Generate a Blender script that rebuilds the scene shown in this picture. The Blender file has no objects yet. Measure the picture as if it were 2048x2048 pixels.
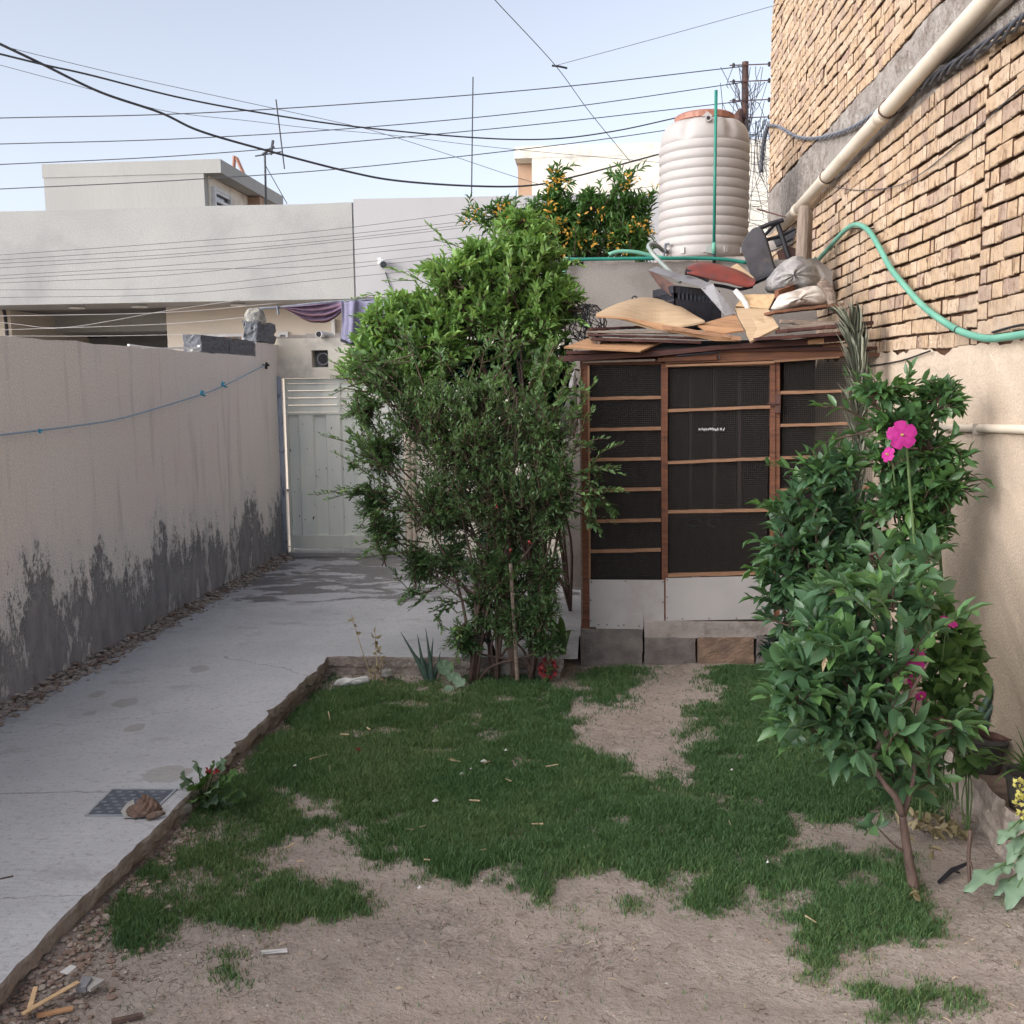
import bpy, math, random
import numpy as np
from mathutils import Vector, Matrix, Euler
random.seed(7); rng = np.random.default_rng(7)
C = bpy.context.scene.collection
S = bpy.context.scene
# ---------------------------------------------------------------- camera, sky, sun, exposure
CAM_Z = 1.85; YAW = math.radians(4.75); PITCH = math.radians(7.05); ROLL = math.radians(-0.65)
cam = bpy.data.objects.new('camera', bpy.data.cameras.new('camera')); C.objects.link(cam)
ROT = (Matrix.Rotation(YAW, 3, 'Z') @ Matrix.Rotation(math.pi/2-PITCH, 3, 'X') @ Matrix.Rotation(ROLL, 3, 'Z'))
cam.matrix_world = Matrix.Translation((0, 0, CAM_Z)) @ ROT.to_4x4()
cam.data.lens = 36; cam.data.sensor_width = 36; cam.data.clip_end = 2000; cam.data.clip_start = 0.05
S.camera = cam
SUN_EL, SUN_AZ = math.radians(48), math.radians(236)      # azimuth clockwise from +Y: light comes from the left, a little behind
w = bpy.data.worlds.new("World"); S.world = w; w.use_nodes = True
nt = w.node_tree; nt.nodes.clear()
sky = nt.nodes.new('ShaderNodeTexSky'); sky.sky_type = 'NISHITA'; sky.sun_disc = False
sky.sun_elevation = math.radians(14); sky.sun_rotation = SUN_AZ; sky.dust_density = 3.0; sky.ozone_density = 3.5; sky.air_density = 1.0
bg = nt.nodes.new('ShaderNodeBackground'); bg.inputs[1].default_value = 0.15
ow = nt.nodes.new('ShaderNodeOutputWorld'); 
hz = nt.nodes.new('ShaderNodeMix'); hz.data_type = 'RGBA'; hz.blend_type = 'MIX'; hz.inputs[0].default_value = .75      # thin bright evening haze over the blue
bw = nt.nodes.new('ShaderNodeRGBToBW'); tint = nt.nodes.new('ShaderNodeMix'); tint.data_type = 'RGBA'; tint.blend_type = 'MULTIPLY'; tint.inputs[0].default_value = 1
tint.inputs[7].default_value = (1.05, 1.055, 1.13, 1)
nt.links.new(sky.outputs[0], bw.inputs[0]); nt.links.new(bw.outputs[0], tint.inputs[6]); nt.links.new(sky.outputs[0], hz.inputs[6]); nt.links.new(tint.outputs[2], hz.inputs[7]); nt.links.new(hz.outputs[2], bg.inputs[0]); nt.links.new(bg.outputs[0], ow.inputs[0])
sl = bpy.data.lights.new('sun', 'SUN'); sl.energy = 0.8; sl.angle = math.radians(65); sl.color = (1.0, 0.90, 0.80)
so = bpy.data.objects.new('sun', sl); C.objects.link(so); so.location = (-8, -4, 12)
sd = Vector((math.sin(SUN_AZ)*math.cos(SUN_EL), math.cos(SUN_AZ)*math.cos(SUN_EL), math.sin(SUN_EL)))
so.rotation_euler = sd.to_track_quat('Z', 'Y').to_euler()
S.view_settings.view_transform = 'Standard'; S.view_settings.look = 'None'; S.view_settings.gamma = 1.0
S.view_settings.exposure = 1.68
S.render.resolution_x = S.render.resolution_y = 1024
# ---------------------------------------------------------------- helpers
F = 2048.0
def P(u, v, X=None, Y=None, Z=None):
    """point seen at photo pixel (u, v) that lies on the plane X=, Y= or Z="""
    d = ROT @ Vector(((u-1024)/F, -(v-1024)/F, -1)); o = Vector((0, 0, CAM_Z))
    if X is not None: t = X/d.x
    elif Y is not None: t = Y/d.y
    else: t = (Z-CAM_Z)/d.z
    return o + d*t
RI = ROT.transposed()
def proj(p):
    q = RI @ (Vector(p)-Vector((0, 0, CAM_Z))); return (1024+F*q.x/-q.z, 1024-F*q.y/-q.z)
RN = np.array(RI)
def projn(a):
    q = (a-np.array([0, 0, CAM_Z])) @ RN.T; return 1024+F*q[:, 0]/-q[:, 2], 1024-F*q[:, 1]/-q[:, 2]
def zm(ox, oy, s): return lambda x, y: (ox+s*x, oy+s*y)
A = zm(0, 0, .3623); B = zm(450, 250, .3623); CC = zm(1100, 100, .3623); D = zm(1448, 0, .3623)
E = zm(1100, 600, .4142); FF = zm(1400, 700, .3624); G = zm(1400, 1300, .3871); H = zm(550, 700, .3623)
I = zm(0, 1300, .3872); J = zm(500, 1200, .4141); K = zm(0, 600, .4141); L = zm(1120, 480, .3106); NN = zm(380, 580, .2174)
def V(*a): return Vector(a)
ORI = {}
class MB:
    def __init__(s): s.v = []; s.f = []; s.m = []
    def add(s, vs, fs, mi=0):
        o = len(s.v); s.v += [tuple(p) for p in vs]; s.f += [tuple(i+o for i in f) for f in fs]; s.m += [mi]*len(fs); return s
    def box(s, a, b, mi=0):
        x0, y0, z0 = a; x1, y1, z1 = b
        return s.add([(x0,y0,z0),(x1,y0,z0),(x1,y1,z0),(x0,y1,z0),(x0,y0,z1),(x1,y0,z1),(x1,y1,z1),(x0,y1,z1)],
                     [(0,3,2,1),(4,5,6,7),(0,1,5,4),(1,2,6,5),(2,3,7,6),(3,0,4,7)], mi)
    def prism(s, pts, vec, mi=0):
        n = len(pts); vec = Vector(vec); a = [Vector(p) for p in pts]; b = [p+vec for p in a]
        return s.add(a+b, [tuple(range(n))[::-1], tuple(range(n, 2*n))]+[(i, (i+1) % n, n+(i+1) % n, n+i) for i in range(n)], mi)
    def beam(s, p, q, w, h, up=(0, 0, 1), mi=0, jit=0):
        p = Vector(p); q = Vector(q); d = (q-p).normalized(); up = Vector(up)
        x = d.cross(up)
        if x.length < .01: x = d.cross(Vector((1, 0, 0)))
        x.normalize(); y = x.cross(d)
        vs = []
        for c in (p, q):
            for a, b in ((-1,-1),(1,-1),(1,1),(-1,1)):
                vs.append(c+x*(a*w/2)+y*(b*h/2)+Vector([random.uniform(-jit, jit) for _ in range(3)]))
        return s.add(vs, [(0,3,2,1),(4,5,6,7),(0,1,5,4),(1,2,6,5),(2,3,7,6),(3,0,4,7)], mi)
    def tube(s, pts, r, n=8, cap=True, mi=0):
        pts = [Vector(p) for p in pts]; k = len(pts)
        if not hasattr(r, '__len__'): r = [r]*k
        t0 = (pts[1]-pts[0]).normalized(); ref = Vector((0, 0, 1)) if abs(t0.z) < .9 else Vector((1, 0, 0))
        x = t0.cross(ref).normalized(); vs = []
        for i, p in enumerate(pts):
            t = (pts[min(i+1, k-1)]-pts[max(i-1, 0)])
            if t.length < 1e-9: t = t0
            t.normalize(); x = (x-t*x.dot(t))
            x = x.normalized() if x.length > 1e-6 else t.orthogonal().normalized()
            y = t.cross(x)
            for j in range(n):
                a = 2*math.pi*j/n; vs.append(p+(x*math.cos(a)+y*math.sin(a))*r[i])
        fs = [(i*n+j, i*n+(j+1) % n, (i+1)*n+(j+1) % n, (i+1)*n+j) for i in range(k-1) for j in range(n)]
        if cap: fs += [tuple(range(n))[::-1], tuple(range((k-1)*n, k*n))]
        return s.add(vs, fs, mi)
    def lathe(s, prof, c, n=48, mi=0, fn=None):
        vs = []; c = Vector(c)
        for r, z in prof:
            for j in range(n):
                a = 2*math.pi*j/n; rr = r*(fn(a, z) if fn else 1); vs.append(c+V(rr*math.cos(a), rr*math.sin(a), z))
        k = len(prof)
        fs = [(i*n+j, i*n+(j+1) % n, (i+1)*n+(j+1) % n, (i+1)*n+j) for i in range(k-1) for j in range(n)]
        fs += [tuple(range(n))[::-1], tuple(range((k-1)*n, k*n))]
        return s.add(vs, fs, mi)
    def build(s, name, mats, parent=None, smooth=False, origin=None, bevel=0):
        me = bpy.data.meshes.new(name); a = np.array(s.v, dtype=float)
        if parent is not None: o = ORI[parent.name]
        elif origin is not None: o = np.array(origin, dtype=float)
        else: o = np.array([(a[:, 0].min()+a[:, 0].max())/2, (a[:, 1].min()+a[:, 1].max())/2, a[:, 2].min()])
        me.from_pydata((a-o).tolist(), [], s.f)
        if not isinstance(mats, (list, tuple)): mats = [mats]
        for m in mats: me.materials.append(m)
        if len(mats) > 1: me.polygons.foreach_set('material_index', s.m)
        if smooth: me.polygons.foreach_set('use_smooth', [True]*len(me.polygons))
        me.update()
        ob = bpy.data.objects.new(name, me); C.objects.link(ob)
        if parent is not None: ob.parent = parent
        else: ob.location = o
        ORI[ob.name] = o
        if bevel:
            b = ob.modifiers.new('bevel', 'BEVEL'); b.width = bevel; b.segments = 2; b.limit_method = 'ANGLE'
        return ob
def tag(o, label, cat, group=None):
    o['label'] = label; o['category'] = cat
    if group: o['group'] = group
    return o
def st(o, kind='structure'): o['kind'] = kind; return o
def thing(name, label, cat, loc=(0, 0, 0), group=None):
    o = bpy.data.objects.new(name, None); C.objects.link(o); o.location = loc; o.empty_display_size = .1
    ORI[o.name] = np.array(loc, dtype=float); return tag(o, label, cat, group)
def spline(pts, k=6):
    pts = [Vector(p) for p in pts]; q = [pts[0]*2-pts[1]]+pts+[pts[-1]*2-pts[-2]]; out = []
    for i in range(1, len(q)-2):
        for j in range(k):
            t = j/k; a, b, c, d = q[i-1], q[i], q[i+1], q[i+2]
            out.append(.5*((2*b)+(c-a)*t+(2*a-5*b+4*c-d)*t*t+(3*b-a-3*c+d)*t**3))
    return out+[pts[-1]]
# ---------------------------------------------------------------- materials
def nd(t, typ, ins=None, **props):
    n = t.nodes.new(typ)
    for k, v in props.items(): setattr(n, k, v)
    for k, v in (ins or {}).items():
        if isinstance(v, bpy.types.NodeSocket): t.links.new(v, n.inputs[k])
        else: n.inputs[k].default_value = v
    return n
def mth(t, op, a, b=0.0, c=None, clamp=False):
    i = {0: a, 1: b}
    if c is not None: i[2] = c
    return nd(t, 'ShaderNodeMath', i, operation=op, use_clamp=clamp).outputs[0]
def ramp(t, fac, stops):
    n = nd(t, 'ShaderNodeValToRGB', {0: fac}); e = n.color_ramp.elements
    while len(e) < len(stops): e.new(.5)
    for x, (p, c) in zip(e, stops):
        x.position = p; x.color = (c, c, c, 1) if not hasattr(c, '__len__') else (*c[:3], 1)
    return n.outputs[0]
def mixc(t, f, a, b, mode='MIX'):
    n = nd(t, 'ShaderNodeMix', data_type='RGBA', blend_type=mode)
    for k, v in ((0, f), (6, a), (7, b)):
        if isinstance(v, bpy.types.NodeSocket): t.links.new(v, n.inputs[k])
        else: n.inputs[k].default_value = v if k == 0 else (*v[:3], 1)
    return n.outputs[2]
def pos(t, sc=(1, 1, 1)):
    g = nd(t, 'ShaderNodeNewGeometry')
    return nd(t, 'ShaderNodeVectorMath', {0: g.outputs[0], 1: sc}, operation='MULTIPLY').outputs[0]
def noise(t, vec, scale=5, detail=5, rough=.55, dist=0):
    return nd(t, 'ShaderNodeTexNoise', {'Vector': vec, 'Scale': scale, 'Detail': detail, 'Roughness': rough, 'Distortion': dist}).outputs[0]
def newmat(name):
    m = bpy.data.materials.new(name); m.use_nodes = True; t = m.node_tree
    return m, t, t.nodes['Principled BSDF']
def bumpit(t, p, h, strength=.4, dist=.01):
    b = nd(t, 'ShaderNodeBump', {'Strength': strength, 'Distance': dist, 'Height': h}); t.links.new(b.outputs[0], p.inputs['Normal'])
def mat(name, c1, c2=None, scale=6, rough=.85, bump=.3, bscale=60, bdist=.006, stretch=(1, 1, 1), metal=0, spec=.35, lo=.35, hi=.65, dirt=None, dscale=2.5, dth=(.5, .7), grit=0):
    m, t, p = newmat(name)
    if c2 is None: c2 = [x*.75 for x in c1]
    v = pos(t, stretch)
    col = ramp(t, noise(t, v, scale, 6), [(lo, c1), (hi, c2)])
    if dirt is not None:
        col = mixc(t, ramp(t, noise(t, v, dscale, 8, .65), [(dth[0], 0), (dth[1], 1)]), col, dirt)
    if grit: col = mixc(t, mth(t, 'MULTIPLY', ramp(t, noise(t, v, grit, 3, .6), [(.45, 1), (.62, 0)]), .22), col, [x*.45 for x in c1])
    t.links.new(col, p.inputs['Base Color'])
    p.inputs['Roughness'].default_value = rough; p.inputs['Metallic'].default_value = metal
    p.inputs['Specular IOR Level'].default_value = spec
    if bump: bumpit(t, p, noise(t, v, bscale, 4), bump, bdist)
    return m
def leafmat(name, c1, c2, c3=None, rough=.45, trans=.25, tcol=None, spec=.4):
    m, t, p = newmat(name)
    at = nd(t, 'ShaderNodeAttribute', attribute_name='rnd')
    stops = [(0, c1), (1, c2)] if c3 is None else [(0, c1), (.6, c2), (1, c3)]
    col = ramp(t, at.outputs[2], stops)
    col = mixc(t, mth(t, 'MULTIPLY', noise(t, pos(t), 25, 3), .35), col, [x*.55 for x in c1], 'MIX')
    t.links.new(col, p.inputs['Base Color']); p.inputs['Roughness'].default_value = rough; p.inputs['Specular IOR Level'].default_value = spec
    tr = nd(t, 'ShaderNodeBsdfTranslucent'); tc = mixc(t, .5, col, tcol or [min(1, c2[0]*2.2), min(1, c2[1]*1.9), c2[2]*.8]); t.links.new(tc, tr.inputs[0])
    mx = nd(t, 'ShaderNodeMixShader', {0: trans, 1: p.outputs[0], 2: tr.outputs[0]})
    t.links.new(mx.outputs[0], t.nodes['Material Output'].inputs[0]); return m
MT = {}
MT['conc'] = mat('concrete', (.40,.39,.37), (.30,.29,.28), 3, dirt=(.2,.19,.18), bump=.5, bscale=90)
MT['block'] = mat('cinder_block', (.20,.21,.23), (.10,.105,.12), 45, bump=1, bscale=120, bdist=.012)
MT['stone'] = mat('rough_stone', (.38,.36,.30), (.17,.17,.17), 20, bump=1, bscale=80, bdist=.012)
MT['plaster_r'] = mat('sand_plaster', (.58,.465,.355), (.50,.405,.315), 1.6, bump=.9, bscale=95, bdist=.009, grit=80, dirt=(.38,.31,.25), dscale=1.2, dth=(.52,.75))
MT['outb'] = mat('grey_render', (.31,.285,.26), (.26,.235,.215), 2, bump=.8, bscale=110, bdist=.008, grit=70, dirt=(.20,.175,.155), dscale=2, dth=(.5,.75))
MT['hs_l'] = mat('grey_stucco', (.40,.40,.38), (.35,.35,.335), .9, bump=.6, bscale=70, bdist=.010, grit=45, dirt=(.25,.25,.25), dscale=.55, dth=(.50,.75))
MT['hs_r'] = mat('white_render', (.40,.395,.395), (.36,.355,.36), .7, bump=.15, bscale=10, bdist=.02, dirt=(.36,.355,.355), dscale=.8, dth=(.6,.85))
MT['hs_up'] = mat('pale_render', (.39,.385,.36), (.35,.345,.325), .5, bump=.3, bscale=14, bdist=.02, dirt=(.29,.285,.275), dscale=.9, dth=(.58,.8), stretch=(1,1,.4))
MT['hs_be'] = mat('beige_paint', (.60,.53,.44), (.54,.48,.40), 1, bump=.2, bscale=20)
MT['cream'] = mat('cream_render', (.78,.73,.62), (.70,.655,.56), 2, dirt=(.50,.47,.42), dscale=3, bump=.3, bscale=20)
MT['brown_pl'] = mat('brown_plaster', (.42,.28,.19), (.36,.24,.17), 3)
MT['dark'] = mat('dark_paint', (.05,.05,.055), (.03,.03,.035), 5, rough=.6)
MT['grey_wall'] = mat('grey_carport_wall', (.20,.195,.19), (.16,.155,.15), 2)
MT['white'] = mat('white_paint', (.72,.72,.70), (.6,.6,.58), 8, rough=.6, bump=.1)
MT['gate'] = mat('cream_gate_paint', (.72,.72,.64), (.62,.64,.58), 3, rough=.5, bump=.15, bscale=30, dirt=(.52,.54,.51), dscale=3, dth=(.5,.7), stretch=(1,1,.3))
def gate_rusty():
    m, t, p = newmat('chipped_gate_paint'); v = pos(t)
    col = ramp(t, noise(t, pos(t, (1.3,1,.35)), 4, 5), [(.3, (.82,.82,.74)), (.7, (.66,.70,.66))])
    nn = noise(t, pos(t, (1, 1, .55)), 26, 4, .5)
    col = mixc(t, ramp(t, nn, [(.67, 0), (.70, 1)]), col, (.06,.045,.04)); t.links.new(col, p.inputs['Base Color'])
    p.inputs['Roughness'].default_value = .5; bumpit(t, p, noise(t, v, 20, 3), .2, .004); return m
MT['gate2'] = gate_rusty()
MT['bluepipe'] = mat('chipped_blue_grey_paint', (.36,.40,.47), (.30,.34,.42), 9, rough=.6, dirt=(.10,.10,.12), dscale=22, dth=(.56,.62), stretch=(1,1,.3))
MT['black'] = mat('black_rubber', (.012,.012,.016), (.02,.02,.025), 30, rough=.5, bump=.1)
MT['blackpl'] = mat('black_plastic', (.018,.02,.028), (.03,.032,.04), 30, rough=.42, bump=.1)
MT['wire'] = mat('grey_wire', (.07,.075,.085), (.05,.05,.06), 9, rough=.5, bump=0)
MT['wirelight'] = mat('pale_wire', (.45,.43,.42), (.35,.34,.33), 9, rough=.5, bump=0)
MT['greycable'] = mat('blue_grey_cable', (.17,.19,.22), (.11,.12,.15), 14, rough=.55)
MT['rust'] = mat('rusty_metal', (.11,.055,.042), (.055,.032,.03), 12, rough=.75, bump=.5)
MT['pvc'] = mat('cream_pvc', (.66,.58,.47), (.58,.50,.40), 3, rough=.45, bump=.05, dirt=(.42,.34,.26), dscale=4, dth=(.55,.8))
MT['pvcg'] = mat('grey_pvc', (.45,.40,.35), (.36,.32,.28), 5, rough=.5, bump=.05)
MT['tank'] = mat('ivory_polyethylene', (.40,.375,.36), (.35,.33,.315), 2, rough=.5, bump=.04, dirt=(.34,.30,.285), dscale=2.5, dth=(.45,.8), stretch=(1,1,.25))
MT['lid'] = mat('terracotta_plastic', (.33,.15,.10), (.27,.125,.09), 5, rough=.5, bump=.05)
MT['green'] = mat('teal_green_pipe', (.02,.20,.15), (.018,.16,.125), 6, rough=.4, bump=.03)
MT['hose'] = mat('faded_green_hose', (.14,.34,.25), (.10,.28,.21), 5, rough=.5, bump=.05)
MT['hose2'] = mat('pale_grey_hose', (.30,.34,.31), (.22,.25,.24), 6, rough=.45)
MT['ropeblue'] = mat('pale_blue_rope', (.30,.42,.52), (.24,.34,.45), 30, rough=.8)
MT['cyan'] = mat('bright_blue_string', (.05,.38,.55), (.04,.28,.45), 30, rough=.8)
MT['wood'] = mat('brown_timber', (.20,.085,.045), (.13,.055,.035), 10, rough=.8, stretch=(1,1,8), bump=.5, bscale=30, dirt=(.075,.035,.028), dscale=3)
MT['woodh'] = mat('brown_timber_rail', (.21,.095,.05), (.13,.06,.038), 10, rough=.8, stretch=(.6,4,9), bump=.5, bscale=30, dirt=(.09,.045,.035), dscale=3)
MT['wooddk'] = mat('dark_red_brown_plank', (.085,.032,.024), (.05,.022,.02), 8, rough=.7, stretch=(.8,6,8), bump=.5, bscale=25, dirt=(.16,.11,.09), dscale=3, dth=(.62,.75))
MT['woodtrim'] = mat('sanded_timber_edge', (.33,.19,.11), (.24,.13,.08), 14, stretch=(1,5,9), bump=.4, bscale=40)
MT['woodgv'] = mat('upright_weathered_wood', (.30,.24,.19), (.17,.13,.105), 6, stretch=(5,5,.7), bump=.8, bscale=30, bdist=.01)
MT['woodgrey'] = mat('weathered_grey_wood', (.30,.24,.19), (.16,.12,.10), 9, stretch=(.7,5,9), bump=.8, bscale=30, bdist=.01)
MT['ply'] = mat('pale_plywood', (.46,.34,.22), (.38,.27,.165), 5, rough=.7, stretch=(1,6,6), bump=.15, dirt=(.34,.21,.12), dscale=4, dth=(.58,.8))
MT['ply2'] = mat('orange_plywood', (.42,.24,.13), (.34,.19,.10), 5, rough=.75, stretch=(1,5,5), bump=.15, dirt=(.24,.12,.07), dscale=5, dth=(.55,.75))
MT['offcut'] = mat('fresh_pine_offcut', (.50,.35,.20), (.40,.27,.15), 12, stretch=(3,3,3), bump=.3)
MT['redmetal'] = mat('dull_red_enamel', (.20,.045,.035), (.13,.035,.03), 6, rough=.45, dirt=(.09,.05,.045), dscale=6, dth=(.52,.7))
MT['greymetal'] = mat('grey_sheet_metal', (.24,.24,.255), (.17,.165,.17), 6, rough=.5, metal=.2, dirt=(.11,.09,.08), dscale=6, dth=(.55,.75))
MT['sheet'] = mat('dull_white_sheet_metal', (.43,.41,.40), (.36,.345,.34), 2.5, rough=.5, bump=.08, dirt=(.30,.24,.21), dscale=2.5, dth=(.55,.85))
MT['darkseat'] = mat('worn_dark_plywood', (.075,.075,.085), (.05,.045,.05), 8, rough=.6, dirt=(.13,.11,.10), dscale=9, dth=(.55,.8))
MT['bag'] = mat('grey_plastic_bag', (.31,.30,.28), (.22,.21,.21), 12, rough=.35, bump=.9, bscale=18, bdist=.02, dirt=(.12,.11,.11), dscale=9)
MT['bagw'] = mat('white_plastic_sack', (.60,.56,.50), (.42,.38,.34), 9, rough=.4, bump=.9, bscale=16, bdist=.02, dirt=(.26,.2,.16), dscale=8)
MT['bark'] = mat('brown_bark', (.12,.08,.065), (.07,.048,.04), 30, stretch=(1,1,.4), bump=.8, bscale=90)
MT['twig'] = mat('thin_brown_twig', (.10,.065,.045), (.06,.04,.03), 20, bump=0)
MT['greentwig'] = mat('green_stem', (.08,.13,.045), (.05,.09,.03), 20, bump=0)
MT['straw'] = mat('dry_straw', (.48,.38,.24), (.36,.27,.17), 20, bump=0)
MT['soilrub'] = mat('plaster_rubble', (.36,.31,.27), (.20,.165,.14), 9, bump=1, bscale=60, bdist=.012)
MT['glass'] = mat('window_glass', (.05,.06,.07), (.04,.05,.06), 3, rough=.1, bump=0, spec=.6)
MT['frame'] = mat('white_window_frame', (.6,.6,.6), (.5,.5,.5), 6, rough=.5, bump=0)
MT['paper'] = mat('white_paper', (.55,.55,.54), (.42,.42,.41), 10, bump=0)
MT['clay'] = mat('dark_plastic_pot', (.03,.03,.035), (.05,.045,.04), 12, rough=.5)
# ================================================================ SETTING
XW = -3.2; XR = 1.78; YG = 10.2; PZ = .13; PX = -1.74; YB = 6.32
def nz(x, y, s=1.0):
    return (math.sin(x*3.1*s+y*1.7*s)+math.sin(x*1.3*s-y*4.3*s+1.3)+math.sin(x*7.9*s+y*6.1*s+.4)*.5)/2.5
def hashn(x, y):   # value noise, numpy
    xi = np.floor(x).astype(int); yi = np.floor(y).astype(int); fx = x-xi; fy = y-yi
    fx = fx*fx*(3-2*fx); fy = fy*fy*(3-2*fy)
    def h(a, b):
        n = (a*374761393+b*668265263) & 0x7fffffff; n = ((n ^ (n >> 13))*1274126177) & 0x7fffffff
        return ((n ^ (n >> 16)) & 0xffff)/65535.0
    return (h(xi, yi)*(1-fx)+h(xi+1, yi)*fx)*(1-fy)+(h(xi, yi+1)*(1-fx)+h(xi+1, yi+1)*fx)*fy
def fbm(x, y, o=4):
    r = 0; a = .5
    for k in range(o): r = r+a*hashn(x*2**k+17.3*k, y*2**k+9.1*k); a *= .5
    return r
def soil_h(x, y):
    h = (fbm(x*1.3, y*1.3, 3)-.45)*.05+(fbm(x*14, y*14, 4)-.45)*.018
    e = np.clip((-1.45-x)/.3, 0, 1)*np.clip((5.3-y)/1.0, 0, 1)
    return h+e*(.040*(.4+fbm(x*7, y*7, 4))+.012*np.clip((-1.60-x)/.14, 0, 1)*(.5+fbm(x*15+3, y*15, 3)))
def soilmat():
    m, t, p = newmat('sandy_soil'); v = pos(t)
    c = ramp(t, noise(t, v, 1.4, 6), [(.3, (.32,.275,.245)), (.55, (.42,.36,.32)), (.75, (.37,.295,.25))])
    c = mixc(t, ramp(t, noise(t, v, 55, 5, .6), [(.60, 0), (.70, 1)]), c, (.15,.11,.09))
    c = mixc(t, ramp(t, noise(t, v, 9, 7, .7), [(.58, 0), (.72, .8)]), c, (.27,.235,.20))
    c = mixc(t, ramp(t, noise(t, v, 3.1, 6, .6), [(.60, 0), (.68, .5)]), c, (.50,.45,.40)); c = mixc(t, ramp(t, noise(t, v, 24, 6, .75), [(.56, 0), (.66, .7)]), c, (.22,.17,.14))
    vo = nd(t, 'ShaderNodeTexVoronoi', {'Vector': nd(t, 'ShaderNodeVectorMath', {0: v, 1: nd(t, 'ShaderNodeTexNoise', {'Vector': v, 'Scale': 5.0, 'Detail': 4.0}).outputs[1]}, operation='ADD').outputs[0], 'Scale': 7.0}, feature='DISTANCE_TO_EDGE')
    cr = mth(t, 'MULTIPLY', ramp(t, vo.outputs[0], [(.0, 1), (.022, 0)]), ramp(t, noise(t, v, 1.2, 2), [(.5, 0), (.62, 1)]))
    c = mixc(t, mth(t, 'MULTIPLY', cr, .6), c, (.13,.095,.08))
    t.links.new(c, p.inputs['Base Color']); p.inputs['Roughness'].default_value = .95; p.inputs['Specular IOR Level'].default_value = .15
    bumpit(t, p, mth(t, 'ADD', noise(t, v, 38, 8, .7), mth(t, 'MULTIPLY', cr, -.4)), 1.0, .03); return m
MT['soil'] = soilmat()
MT['farground'] = mat('dusty_ground', (.34,.29,.25), (.28,.24,.21), .6)
o = st(MB().add([(-400,-400,-.06),(400,-400,-.06),(400,400,-.06),(-400,400,-.06)], [(0,1,2,3)]).build('ground', MT['farground'], origin=(0,0,0)))
xs = np.arange(-1.95, 1.85, .02); ys = np.arange(1.6, 6.9, .02)
gx, gy = np.meshgrid(xs, ys); gh = soil_h(gx, gy); nx_ = len(xs); ny_ = len(ys)
m = MB(); m.v = [tuple(p) for p in np.stack([gx.ravel(), gy.ravel(), gh.ravel()], 1)]
m.f = [(j*nx_+i, j*nx_+i+1, (j+1)*nx_+i+1, (j+1)*nx_+i) for j in range(ny_-1) for i in range(nx_-1)]; m.m = [0]*len(m.f)
st(m.build('garden_soil', MT['soil'], smooth=True, origin=(0,0,0)))
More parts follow.
